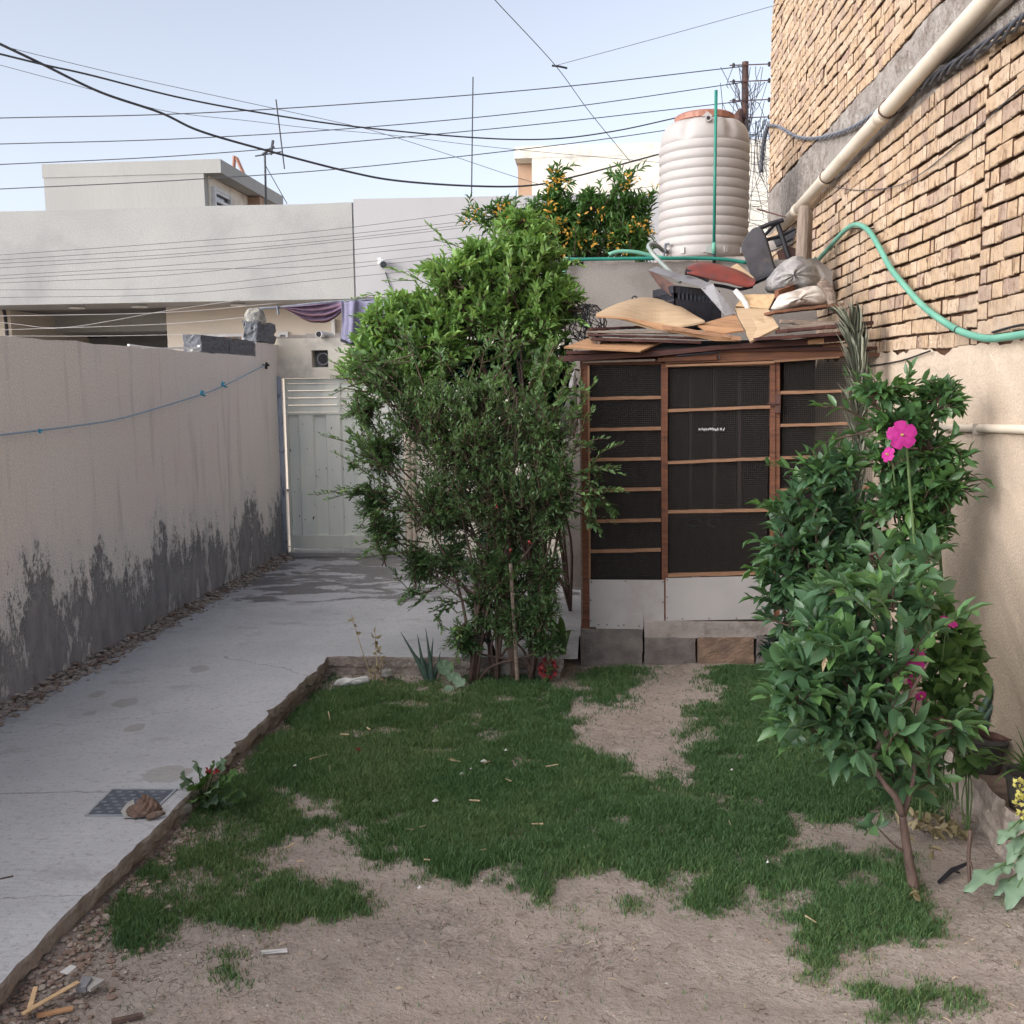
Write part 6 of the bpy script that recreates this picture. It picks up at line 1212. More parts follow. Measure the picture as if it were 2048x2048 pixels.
def hibfl(u, v, Y, s, label, face=(-.15,-1,.1), n=5):
    q = P(u, v, Y=Y); fc = Vector(face).normalized(); x = fc.orthogonal().normalized(); y = fc.cross(x); fl = thing('hibiscus_flower', label, 'flower', tuple(q)); m = MB()
    for k in range(n):
        a = 2*math.pi*k/n+.3; d = x*math.cos(a)+y*math.sin(a); t_ = fc.cross(d); vs = []; 
        for i in range(6):
            tt = i/5; wd = s*.46*math.sin(min(1, tt*1.15+.05)*math.pi*.62)*(1 if tt < .85 else .9)
            for j in range(5):
                sj = (j-2)/2; vs.append(q+d*(s*tt*(1-.08*sj*sj))+t_*(wd*sj)+fc*(s*(.22*tt-.20*tt*tt+.05*math.sin(sj*5+k)*tt-.05*tt)))
        m.add(vs, [(i*5+j, i*5+j+1, (i+1)*5+j+1, (i+1)*5+j) for i in range(5) for j in range(4)])
    o = m.build('petals', MT['pink'], fl, smooth=True); at = o.data.attributes.new('rnd', 'FLOAT', 'POINT'); at.data.foreach_set('value', [random.random() for _ in o.data.vertices])
    m = MB(); m.tube([q, q+fc*s*.35], [.006, .003], 6); m.build('stamen', MT['palelf'], fl)
    m = MB(); m.tube([q-fc*.005, q-fc*.03-V(0,0,.03), q-fc*.05-V(0,0,.12)], .003, 5); m.build('stalk', MT['greentwig'], fl); return fl
hibfl(1804, 870, 4.45, .062, 'largest magenta flower, fully open, near the top of the hibiscus', (-.1,-1,.15))
hibfl(1776, 909, 4.45, .034, 'small half-closed magenta flower just below left of the largest one', (-.8,-.5,.3))
hibfl(1829, 1320, 3.75, .042, 'open magenta flower low among the orange tree leaves', (-.3,-1,.3)); hibfl(1824, 1362, 3.8, .026, 'small magenta flower right below the low open one', (.5,-.7,.2)); hibfl(1842, 1392, 3.8, .022, 'small dark magenta bud flower, the lowest of the magenta ones', (.2,-.9,-.3))
hibfl(1898, 1243, 4.0, .036, 'dusky magenta flower seen edge-on near the right wall', (.3,-.4,.9))
# ---- dry palm frond
fr7 = thing('palm_frond', 'dry grey green palm frond leaning against the wall at the right coop corner', 'palm frond', tuple(P(1705, 1230, Y=6.2)))
m = MB(); spn = spline([P(*q, Y=y) for *q, y in ((1700,1240,6.2),(1706,1100,6.25),(1712,950,6.3),(1716,800,6.35),(1712,700,6.42),(1700,640,6.5))], 6); m.tube(spn, [.012*(1-.7*i/len(spn)) for i in range(len(spn))], 6); m.build('midrib', MT['woodgrey'], fr7)
lv = Leaves()
for i in range(330):
    t = random.uniform(.22, .93); k = int(t*(len(spn)-1)); p = spn[k]; sd_ = 1 if i % 2 else -1; ax = (spn[min(k+1, len(spn)-1)]-spn[max(k-1, 0)]).normalized()
    d = ax*1.15+V(sd_*random.uniform(.10, .55)*(1 if sd_ < 0 else .6), random.uniform(-.25, .1), 0); lv.add(p, d, (random.uniform(-.4, .4), -1, .1), random.uniform(.19, .33)*(1.15-.3*t), .0075)
lv.build('leaflets', 'lf_frond', fr7, LT8)

# ================================================================ SMALL PLANTS
def strap(lv_mb, p, d, L_, w_, droop, seg=7, fold=.25):
    p = Vector(p); d = Vector(d).normalized(); vs = []; s_ = d.cross(V(0,0,1)); s_ = s_.normalized() if s_.length > .05 else V(1,0,0); q = p.copy()
    for i in range(seg+1):
        t = i/seg; ww = w_*(1-t**2.2)*(.75+.5*math.sin(math.pi*min(1, t+.15))); nn = s_.cross(d); vs += [q-s_*ww*.5+nn*ww*fold, q.copy(), q+s_*ww*.5+nn*ww*fold]; q = q+d*(L_/seg); d = (d+V(0,0,-droop/seg)).normalized()
    lv_mb.add(vs, [f for i in range(seg) for f in ((i*3, i*3+1, i*3+4, i*3+3), (i*3+1, i*3+2, i*3+5, i*3+4))])
def setrnd(o): at = o.data.attributes.new('rnd', 'FLOAT', 'POINT'); at.data.foreach_set('value', [random.random() for _ in o.data.vertices]); return o
# aloe
q = P(*J(870, 400), Z=.0); al = thing('aloe_plant', 'dark spiky aloe plant in front of the concrete border', 'plant', tuple(q))
for (x, y, L_) in ((728,155,0),(808,165,0),(848,135,0),(885,180,0),(920,250,0),(770,230,0),(835,280,0),(905,330,0),(860,300,0)):
    e = P(*J(x, y), Y=q.y+random.uniform(-.08, .08)); m = MB(); b0 = q+V(random.uniform(-.02,.02), random.uniform(-.02,.02), .0); sp = spline([b0, b0.lerp(e, .4)+V(0,0,.015)+rv(.006), e], 5)
    m.tube(sp, [.019*(1-.93*(i/(len(sp)-1))**1.3) for i in range(len(sp))], 6); m.build('leaf', MT['lf_aloe'], al, smooth=True)
# round-leaved plant
def rosette(loc, name, label, spots, mt, r, cat='plant', stalk='greentwig', nrm=(0,-.75,.6)):
    rt = thing(name, label, cat, tuple(loc)); m = MB()
    for (p_, rr) in spots:
        m.tube(spline([loc+V(0,0,.0), loc.lerp(p_, .5)+V(0,0,.02), p_], 4), .003, 5)
        n_ = (Vector(nrm)+rv(.22)).normalized(); x = n_.orthogonal().normalized(); y = n_.cross(x); b = MB(); vs = [p_]; a0 = random.random()*6
        for ring, fr_ in ((1, .5), (2, .85), (3, 1.0)):
            for k in range(20):
                a = a0+2*math.pi*k/20; q_ = rr*fr_*(1+.05*math.sin(a*5))*(.35+.65*min(1, abs(((a-a0+math.pi) % (2*math.pi))-math.pi)*1.6+.35)); vs.append(p_+(x*math.cos(a)+y*math.sin(a))*q_+n_*(rr*(.10*ring*.5+.05*math.sin(a*6+ring)*ring)))
        fs = [(0, 1+k, 1+(k+1) % 20) for k in range(20)]+[(1+r_*20+k, 1+(r_+1)*20+k, 1+(r_+1)*20+(k+1) % 20, 1+r_*20+(k+1) % 20) for r_ in range(2) for k in range(20)]
        b.add(vs, fs); setrnd(b.build('leaf', MT[mt], rt, smooth=True))
    m.build('stalks', MT[stalk], rt); return rt
q = P(*J(905, 410), Z=.0); rosette(q, 'round_leaf_plant', 'young plant with round pale green leaves beside the aloe', [(P(*J(x, y), Y=q.y-.05*k), r) for k, (x, y, r) in enumerate(((942,330,.058),(985,378,.045),(1010,395,.04),(960,433,.03)))], 'lf_grey', .06)
# leafy plant at slab edge by manhole
q = P(*I(1050, 800), Z=.02); rt = thing('leafy_weed', 'low weed with big pale leaves and a small red flower by the manhole', 'plant', tuple(q)); m = MB()
for (x, y) in ((960,660),(1010,690),(1140,590),(1020,600),(1090,610),(1190,640),(1090,770),(1215,740),(1160,800),(1000,760),(1050,660),(1100,700),(1130,670),(1180,720),(1060,820),(970,700)):
    e = P(*I(x, y), Y=q.y-.10+random.uniform(-.07, .05)); m.tube([q, q.lerp(e, .6)+V(0,0,.03), e], .003, 5)
    d = (e-q).normalized(); b = MB(); L_ = .115; s_ = d.cross(V(0,-.5,1)).normalized(); nn = s_.cross(d); vs = []; st0 = e-d*.05
    for i in range(7):
        t = i/6; ww = .048*math.sin(math.pi*min(1, .06+t*.94)**.8)*(1+.15*math.sin(i*2.5)); p_ = st0+d*L_*t-V(0,0,.035*t*t); vs += [p_-s_*ww+nn*.01*math.sin(i*2), p_-s_*ww*.5-nn*.003, p_+nn*-.006, p_+s_*ww*.5-nn*.003, p_+s_*ww+nn*.01*math.cos(i*2.3)]
    b.add(vs, [(i*5+j, i*5+j+1, (i+1)*5+j+1, (i+1)*5+j) for i in range(6) for j in range(4)]); setrnd(b.build('leaf', MT['lf_grey' if random.random() < .6 else 'lf_hib'], rt, smooth=True))
m.build('stalks', MT['greentwig'], rt)
lv = Leaves()
for u, v in ((1115,630),(1078,620)):
    p_ = P(*I(u, v), Y=q.y-.12)
    for k in range(9): lv.add(p_, rv(1), rv(1), .022, .014)
lv.build('flower', 'red', rt, LT4)
# dead weed stalks
def stalkplant(name, label, paths, Y, mtw, leafm, ll, lw, nl, z0=None, cat='plant', r=.004, group=None):
    p0 = P(*paths[0][0], Y=Y); rt = thing(name, label, cat, tuple(p0), group); m = MB(); lv = Leaves()
    for pth in paths:
        sp = spline([P(*q, Y=Y+random.uniform(-.03, .03)) for q in pth], 5); m.tube(sp, [r*(1-.6*i/len(sp)) for i in range(len(sp))], 5)
        for i in range(nl): k = random.randrange(len(sp)//3, len(sp)); lv.add(sp[k], rv(1)+V(0,0,-.2), rv(1), ll*random.uniform(.6, 1.1), lw)
    m.build('stalks', MT[mtw], rt); lv.build('leaves', leafm, rt); return rt
stalkplant('dry_weed', 'thin yellowing weed with a few brown leaves at the border corner', [[J(590,400),J(570,330),J(540,240),J(512,150),J(487,65)],[J(600,400),J(612,300),J(605,220),J(605,160)],[J(620,400),J(640,320),J(620,240)]], q.y*0+P(*J(590,400), Z=0).y, 'straw', 'drygrass', .045, .028, 8)
stalkplant('dry_weed', 'dry curled weed clump beside the thin yellowing weed', [[J(630,400),J(650,370),J(660,350)],[J(610,400),J(600,360),J(585,330)],[J(640,400),J(625,340),J(632,300)]], P(*J(640,400), Z=0).y, 'straw', 'drygrass', .04, .02, 9)
# strappy plants under the bush
def strapplant(label, base, ends, mt, w_, name='strap_leaf_plant'):
    rt = thing(name, label, 'plant', tuple(base))
    for e in ends:
        b = MB(); d = e-base; strap(b, base, V(d.x*.6, d.y*.6, abs(d.length)*1.0), d.length*1.25, w_, 1.6, 9); setrnd(b.build('leaf', MT[mt], rt, smooth=True))
    return rt
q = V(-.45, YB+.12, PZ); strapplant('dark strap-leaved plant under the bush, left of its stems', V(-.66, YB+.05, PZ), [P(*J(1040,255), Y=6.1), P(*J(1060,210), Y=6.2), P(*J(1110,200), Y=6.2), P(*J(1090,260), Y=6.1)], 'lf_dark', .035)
strapplant('dark strap-leaved plant between the bush stems and the coop', V(-.22, YB+.1, PZ), [P(*J(1560,160), Y=6.2), P(*J(1430,140), Y=6.2), P(*J(1380,100), Y=6.2), P(*J(1500,80), Y=6.2), P(*J(1440,60), Y=6.3), P(*J(1530,240), Y=6.1), P(*J(1390,230), Y=6.1)], 'lf_pom', .05)
# cockscomb
q = P(*J(1440, 395), Z=0); rt = thing('cockscomb', 'dull red crested cockscomb flower at the right of the bush stems', 'flower', tuple(q)); m = MB(); top = P(*J(1440, 320), Y=q.y)
m.tube([q, top], .008, 6); m.build('stem', MT['greentwig'], rt); b = Leaves()
for k in range(70):
    d = rv(1); d.normalize(); c0 = top+V(d.x*.045, d.y*.03, d.z*.05-.01); b.add(c0, d+rv(.5), rv(1), random.uniform(.02, .034), .026)
b.build('crest', 'red', rt); b = Leaves()
for k in range(12): b.add(q.lerp(top, random.random()), rv(1)+V(0,0,.3), V(0,0,1)+rv(.3), .07, .03)
b.build('leaves', 'lf_pom', rt)
# right-edge plants and planter
kb = thing('planter_kerb', 'crumbling plastered kerb along the foot of the right wall', 'kerb', (1.66, 4.2, 0))
rough_strip('face', 1.5, 6.5, lambda y: -.05, lambda y: .19+.02*nz(y*4, 2)+.01*random.random(), 1.585, MT['soilrub'], kb, dy=.04, amp=.02, nzr=10)
m = MB(); m.box((1.59, 1.5, .0), (XR-.004, 6.5, .17)); m.build('fill', MT['clod'], kb)
def pot(c, r, h, label, mt='clay'):
    m = MB(); m.lathe([(r*.72, 0), (r*.95, h*.82), (r*1.05, h*.83), (r*1.07, h), (r*.95, h), (r*.9, h*.9), (.01, h*.88)], c, 28); return tag(m.build('plant_pot', MT[mt], smooth=False), label, 'pot', 'dark plant pots on the kerb')
c1 = V(1.69, 4.02, .17); c2 = V(1.68, 4.42, .17); pot(c1, .085, .15, 'dark plastic plant pot on the kerb at the right edge, the nearer one'); pot(c2, .08, .14, 'dark plastic plant pot on the kerb, farther back under the shrub')
stp = thing('spider_plant', 'green strap-leaved plant spilling from the nearer dark pot at the right edge', 'plant', tuple(c1+V(0,0,.13)))
for (x, y) in ((1400,555),(1480,480),(1530,700),(1620,470),(1560,560),(1650,640),(1700,540),(1640,400),(1520,620),(1580,500)):
    e = P(*G(x, y), Y=3.95+random.uniform(-.1, .1)); b0 = c1+V(0,0,.13); d = e-b0; b = MB(); strap(b, b0, V(d.x, d.y, abs(d.z)+.14), max(.14, d.length*1.2), .016, 1.3, 8); setrnd(b.build('leaf', MT['lf_hib'], stp, smooth=True))
r8 = thing('agave_plant', 'small blue grey succulent against the foot of the right wall', 'plant', (XR-.09, 4.75, .17))
for (x, y) in ((1560,120),(1600,150),(1520,200),(1640,230),(1590,60),(1540,260),(1660,180)):
    e = P(*G(x, y), Y=4.6); b0 = V(XR-.1, 4.7, .17); m = MB(); m.tube([b0, b0.lerp(e, .5), e], [.018, .02, .002], 6); m.build('leaf', MT['lf_aloe'], r8, smooth=True)
q = P(*G(1600, 470), Y=4.2); m = MB(); m.tube(spline([P(*G(1420, 400), Y=4.25), P(*G(1480, 440), Y=4.2), P(*G(1550, 455), Y=4.15), P(*G(1610, 465), Y=4.15)], 4), [.004,.006,.012,.016,.018,.02,.02,.018,.014,.012,.008,.005,.003], 7); tag(m.build('dried_leaf', MT['rust']), 'curled rusty brown dried leaf by the right wall', 'dried leaf')
# bluish kale-like plant, bottom right edge
q = P(2075, 1800, Z=0.0); kp = thing('pale_leafy_plant', 'blue green broad-leaved plant cut by the right edge, with pale yellow flower heads', 'plant', tuple(q)); m = MB()
stem = spline([q, P(2060,1680,Y=q.y), P(2052,1560,Y=q.y)], 5); m.tube(stem, .008, 6)
for (x, y, L_) in ((1480,1160,.14),(1570,1120,.10),(1640,1230,.12),(1590,940,.09),(1650,900,.10),(1640,1010,.1),(1690,1100,.12),(1600,1430,.11),(1660,980,.08),(1590,1200,.09)):
    e = P(*G(x, y), Y=q.y-.05+random.uniform(-.04, .04)); k = stem[min(len(stem)-1, max(0, int((1450-y)/70)))]; m.tube([k, k.lerp(e, .5)+V(0,0,.01), e], .003, 5)
    d = (e-k).normalized(); b = MB(); s_ = V(0,-.35,1).cross(d).normalized(); s_ = (s_+V(0,0,.4)).normalized(); nn = s_.cross(d); vs = []; st0 = e-d*0.0
    for i in range(8):
        t = i/7; ww = L_*.33*math.sin(math.pi*min(1, .08+t*.92)**.75)*(1+.12*math.sin(i*2.9)); p_ = st0+d*L_*(t-.35)-V(0,0,L_*.2*t*t); vs += [p_-s_*ww+nn*L_*.08*math.sin(i*1.7), p_-s_*ww*.5, p_-nn*.004, p_+s_*ww*.5, p_+s_*ww+nn*L_*.08*math.cos(i*2.1)]
    b.add(vs, [(i*5+j, i*5+j+1, (i+1)*5+j+1, (i+1)*5+j) for i in range(7) for j in range(4)]); setrnd(b.build('leaf', MT['lf_grey'], kp, smooth=True))
m.build('stalks', MT['greentwig'], kp)
lv = Leaves()
for (x, y) in ((1640,680),(1650,770),(1660,720),(1670,690),(1665,850),(1635,790),(1672,760)):
    p_ = P(*G(x, y), Y=q.y)
    for k in range(10): lv.add(p_+rv(.006), rv(1), rv(1), .020, .012)
lv.build('flower_heads', 'palelf', kp, LT4)
m = MB(); q0 = P(*G(1395, 1230), Z=0); m.tube(spline([q0, P(*G(1388,1080), Y=q0.y), P(*G(1398,930), Y=q0.y)], 4), .007, 6); m.tube([P(*G(1390,1080), Y=q0.y), P(*G(1420,1170), Y=q0.y-.02)], .004, 5)
tag(m.build('dry_stick', MT['bark']), 'thin brown stick standing upright in the soil near the right kerb', 'stick')
m = MB(); a = P(*G(1235, 1200), Z=.015); b = P(*G(1300, 1140), Z=.03); c = P(*G(1400, 1095), Z=.05); m.tube([a, b, c], [.008, .010, .005], 6); m.tube([b, P(*G(1340, 1150), Z=.01)], .004, 5); tag(m.build('dark_twig', MT['black']), 'dark forked twig lying on the soil near the right kerb', 'twig')
# crumpled dried leaves pile
lv = Leaves(); q = P(*G(1225, 930), Z=.03); rt = thing('dried_leaf_heap', 'heap of pale curled dried leaves behind the orange tree trunk', 'dried leaves', tuple(q))
for i in range(60): lv.add(q+V(random.gauss(0, .07), random.gauss(0, .06), abs(random.gauss(0, .02))), rv(1)*V(1,1,.4).x, V(0,0,1)+rv(.5), .06, .035)
lv.build('leaves', 'drygrass', rt)
for lab, (x, y) in zip(('reddish curled leaf lying behind the orange tree trunk', 'yellowed leaf hanging between trunk and right wall', 'yellow leaf scrap at the foot of the orange tree trunk'), ((1110,850),(1150,740),(1120,1285))):
    q = P(*G(x, y), Z=.03) if y > 800 else P(*G(x, y), Y=4.0); lv = Leaves(); rt = thing('dried_leaf', lab, 'dried leaf', tuple(q), 'yellowed leaf scraps')
    for i in range(4): lv.add(q+rv(.01), rv(1), rv(1), .05, .03)
    lv.build('leaf', 'drygrass', rt)

# ================================================================ GRASS
def inpoly(u, v, poly):
    c = np.zeros(len(u), bool); n = len(poly); j = n-1
    for i in range(n):
        xi, yi = poly[i]; xj, yj = poly[j]
        with np.errstate(divide='ignore', invalid='ignore'): c ^= ((yi > v) != (yj > v)) & (u < (xj-xi)*(v-yi)/(yj-yi+1e-9)+xi)
        j = i
    return c
lawn = [(620,1385),(700,1372),(900,1378),(1080,1372),(1145,1395),(1140,1440),(1165,1490),(1200,1530),(1260,1545),(1330,1560),(1380,1530),(1370,1490),(1420,1440),(1440,1400),(1470,1360),(1430,1345),(1440,1310),(1500,1290),(1720,1300),(1830,1420),(1900,1500),(1880,1620),(1780,1640),(1640,1650),(1560,1670),(1580,1700),(1700,1730),(1800,1730),(1850,1790),(1880,1880),(1830,1905),(1720,1910),(1650,1930),(1600,1880),(1560,1790),(1500,1790),(1480,1830),(1420,1830),(1370,1810),(1290,1780),(1250,1750),(1150,1730),(1100,1760),(1060,1800),(1000,1730),(930,1760),(850,1750),(800,1720),(750,1740),(690,1710),(720,1680),(640,1650),(560,1700),(550,1730),(600,1760),(640,1790),(720,1780),(770,1820),(700,1840),(620,1850),(520,1870),(400,1840),(330,1860),(260,1930),(215,1910),(220,1850),(260,1760),(330,1650),(400,1620),(480,1540),(560,1450),(620,1400)]
bare = [[(520,1590),(600,1580),(690,1600),(660,1640),(700,1640),(745,1620),(740,1650),(690,1670),(640,1640),(560,1620)],[(770,1670),(820,1660),(800,1710),(760,1720)],[(900,1650),(960,1645),(950,1680)],[(1010,1660),(1060,1660),(1070,1690),(1020,1690)],[(1360,1580),(1470,1580),(1460,1620),(1400,1600)],[(790,1515),(830,1518),(800,1530)],[(900,1555),(940,1560),(910,1570)],[(470,1730),(540,1740),(520,1760),(480,1750)],[(1160,1480),(1260,1470),(1290,1500),(1200,1500)]]
extra = [[(1160,1300),(1290,1290),(1310,1330),(1250,1400),(1190,1400)],[(1370,1425),(1430,1420),(1430,1440),(1370,1435)],[(1700,1960),(1780,1955),(1790,1985),(1720,1995)],[(1760,1990),(1850,1975),(1900,2010),(1840,2048),(1760,2048)],[(1900,1990),(1960,1985),(1980,2010),(1900,2015)],[(1150,1840),(1180,1830),(1190,1860)],[(440,1930),(490,1920),(480,1990),(450,1980)],[(1240,1810),(1270,1800),(1290,1825),(1250,1830)],[(1590,1890),(1650,1900),(1680,1960),(1620,1980)],[(1620,1940),(1660,1930),(1650,1990)],[(1140,1300),(1200,1250),(1240,1300)],[(1520,1285),(1600,1290),(1560,1340)]]
def grassmask(x, y):
    p3 = np.stack([x, y, np.zeros_like(x)], 1); u, v = projn(p3); n = len(u)
    wu = (fbm(x*4+50, y*4+50, 5)-.47)*120; wv = (fbm(x*4+90, y*4+10, 5)-.47)*70
    m_ = np.zeros(n)
    for k in range(6):
        uu = u+wu+rng.normal(0, 22, n); vv = v+wv+rng.normal(0, 13, n); q = inpoly(uu, vv, lawn)
        for b in bare: q &= ~inpoly(uu-wu*.4, vv-wv*.4, b)
        for e in extra: q |= inpoly(uu-wu*.5, vv-wv*.5, e) & (rng.random(n) < .7)
        m_ += q/6.
    fine = fbm(x*16+3, y*16+8, 3); m_ = np.where(m_ < .75, m_*np.clip((fine-.33)*6, 0, 1.2), m_)
    thin = .55*fbm(x*1.9+7, y*1.9+3, 4)+.45*fbm(x*7+2, y*7, 3); m_ = m_*np.clip((thin-.27)*7, .15, 1)
    return np.maximum(m_, np.where(fbm(x*9+5, y*9+33, 3) > .70, .035, .0012))
def grass(name, N_, mt, hmin, hmax, thresh_pow=1.0, wid=.0022, lim=None, inv=False):
    y = rng.uniform(2.35, 6.6, N_*4); x = rng.uniform(-1.72, 1.6, N_*4); wgt = 1.0/(y/3.2)**.7; ok = rng.random(N_*4) < np.minimum(1, wgt*.9); x = x[ok]; y = y[ok]
    gm = grassmask(x, y)
    if inv: gm = np.where(gm >= .6, .09, np.where(gm > .02, .16, .012))*np.where(fbm(x*6+3, y*6, 3) > .5, 1.0, .3)
    k = rng.random(len(x)) < gm**thresh_pow; x = x[k][:N_]; y = y[k][:N_]; gm = gm[k][:N_]; n = len(x); z = soil_h(x, y)
    h = rng.uniform(hmin, hmax, n)*(.5+.6*np.minimum(1, gm))*(.65+.9*fbm(x*3+20, y*3+8, 3)); a = rng.uniform(0, 2*np.pi, n); lean = rng.uniform(.1, .9, n)*h; ca, sa = np.cos(a), np.sin(a); ww = wid*rng.uniform(.6, 1.3, n)*(.8+y*.12)
    b = rng.uniform(0, 2*np.pi, n); wx_, wy_ = np.cos(b)*ww, np.sin(b)*ww
    v = np.empty((n, 5, 3)); v[:, 0] = np.stack([x-wx_, y-wy_, z-.003], 1); v[:, 1] = np.stack([x+wx_, y+wy_, z-.003], 1)
    mx, my, mz = x+ca*lean*.35, y+sa*lean*.35, z+h*.62; v[:, 2] = np.stack([mx+wx_*.8, my+wy_*.8, mz], 1); v[:, 3] = np.stack([mx-wx_*.8, my-wy_*.8, mz], 1); v[:, 4] = np.stack([x+ca*lean, y+sa*lean, z+h], 1)
    me = bpy.data.meshes.new(name); me.vertices.add(n*5); me.vertices.foreach_set('co', v.ravel()); lp = np.array([0,1,2,3,3,2,4]); me.loops.add(7*n); me.loops.foreach_set('vertex_index', (lp[None, :]+(np.arange(n)*5)[:, None]).ravel())
    me.polygons.add(2*n); me.polygons.foreach_set('loop_start', (np.array([0,4])[None, :]+(np.arange(n)*7)[:, None]).ravel()); me.polygons.foreach_set('loop_total', np.tile([4,3], n)); me.update(calc_edges=True)
    at = me.attributes.new('rnd', 'FLOAT', 'POINT'); rr = np.clip(.75*rng.random(n)+.9*(fbm(x*2+1, y*2+5, 3)-.45)+.1, 0, 1); at.data.foreach_set('value', np.repeat(rr, 5)); me.materials.append(MT[mt])
    o = bpy.data.objects.new(name, me); C.objects.link(o); st(o, 'stuff'); return o
grass('grass', 560000, 'grassm', .012, .038, wid=.0013)
grass('dry_grass', 60000, 'drygrass', .008, .036, wid=.0013, inv=True)

m = MB()
for i in range(1500):
    x = random.uniform(-1.65, 1.6); y = 2.3+4.2*random.random()**1.2
    if fbm(np.array(x*1.7+4), np.array(y*1.7+1), 3) < .44 and random.random() < .8: continue
    a = random.random()*6.28; L_ = random.uniform(.006, .04); z = float(soil_h(np.array(x), np.array(y)))+.003; b = a+random.uniform(-1, 1)
    p0 = V(x, y, z); p1 = p0+V(math.cos(a)*L_*.5, math.sin(a)*L_*.5, random.uniform(0, .008)); p2 = p1+V(math.cos(b)*L_*.5, math.sin(b)*L_*.5, -.002); m.tube([p0, p1, p2], [.0014, .0012, .0007], 3, cap=False, mi=random.choice((0, 0, 1)))
st(m.build('dead_stems', [MT['twig'], MT['straw']], origin=(0,0,0)), 'stuff')

# ================================================================ MANHOLE, RAG, LITTER
c = [P(*I(x, y), Z=PZ) for x, y in ((437,861),(770,861),(918,722),(575,722))]; cc_ = sum(c, V(0,0,0))/4
mh = thing('manhole_cover', 'square dark metal manhole cover with raised dashes set in the slab near the weed', 'manhole cover', tuple(cc_))
def inset(k): return [cc_+(p-cc_)*k for p in c]
m = MB(); o_, i_ = inset(1.0), inset(.93)
m.add([p+V(0,0,.006) for p in o_]+[p+V(0,0,.006) for p in i_]+[p-V(0,0,.01) for p in o_]+[p-V(0,0,.003) for p in i_], [(j, (j+1) % 4, 4+(j+1) % 4, 4+j) for j in range(4)]+[(8+j, 8+(j+1) % 4, (j+1) % 4, j) for j in range(4)]+[(4+j, 4+(j+1) % 4, 12+(j+1) % 4, 12+j) for j in range(4)]); m.build('rim', mat('pale_steel_rim', (.33,.35,.38), (.24,.26,.29), 12, rough=.5), mh)
MT['plate'] = mat('dark_cast_plate', (.10,.115,.14), (.07,.08,.10), 14, rough=.6, dirt=(.22,.22,.22), dscale=9, dth=(.6,.75))
m = MB(); m.add([p+V(0,0,.003) for p in inset(.925)], [(0,1,2,3)]); m.build('plate', MT['plate'], mh)
e1 = (c[1]-c[0]); e2 = (c[3]-c[0]); m = MB()
for i in range(1, 11):
    for j in range(1, 8):
        p_ = c[0]+e1*(i/11.)+e2*(j/8.); d = e1.normalized() if (i+j) % 2 else e2.normalized()
        if (i+j) % 2 == 0: continue
        m.beam(p_-d*.011+V(0,0,.005), p_+d*.011+V(0,0,.005), .005, .005)
m.build('raised_dashes', mat('worn_raised_metal', (.26,.28,.31), (.18,.2,.22), 20, rough=.5), mh)
m = MB(); vs = [P(*I(x, y), Z=PZ+.011) for x, y in ((640,862),(625,830),(655,790),(690,770),(700,815),(690,862))]; m.prism([v_ for v_ in vs], (0,0,-.004)); m.build('cement_smear', MT['conc'], mh)
# sloped cement patch by the cover
m = MB(); a = [P(*I(x, y), Z=z) for x, y, z in ((800,862,PZ+.006),(925,745,PZ+.006),(985,800,PZ-.045),(1000,838,PZ-.09),(905,905,PZ-.11),(840,912,PZ-.1))]; m.prism(a, (0,0,-.06)); tag(m.build('cement_patch', MT['conc'], bevel=.01), 'smooth sloping cement patch at the slab notch next to the manhole', 'cement patch')
rc = P(*I(725, 862), Z=PZ+.01); m = MB(); n = 60; R_ = 24; vs = []
for j in range(R_+1):
    ph = math.pi/2*j/R_
    for i in range(n):
        a = 2*math.pi*i/n; cx_, cy_ = math.cos(a)*math.cos(ph), math.sin(a)*math.cos(ph)
        fold = .30*abs(math.sin(a*2.5+ph*3+.7*math.sin(ph*5)))+.16*abs(math.sin(a*6-ph*7))+.10*nz(cx_*4, cy_*4+ph*2, 2)
        r = .80+fold*.55; hgt = math.sin(ph)*(.62+.38*math.sin(a+2.4))*(.72+fold*.7)
        vs.append(rc+V(.072*r*cx_-.008, .05+.06*r*cy_, .082*hgt))
m.add(vs, [(j*n+i, j*n+(i+1) % n, (j+1)*n+(i+1) % n, (j+1)*n+i) for j in range(R_) for i in range(n)]+[tuple(range(R_*n, R_*n+n))])
m.tube(spline([rc+V(.03,-.01,.0), rc+V(.07,.01,.010), rc+V(.09,.03,.004)], 4), [.01,.014,.015,.015,.014,.012,.01,.008,.005], 8)
tag(m.build('crumpled_rag', mat('brown_rag', (.20,.13,.10), (.12,.08,.065), 18, bump=.9, bscale=40, bdist=.02, dirt=(.33,.29,.25), dscale=18, dth=(.58,.7)), smooth=True), 'crumpled brown rag lying on the manhole cover', 'rag')
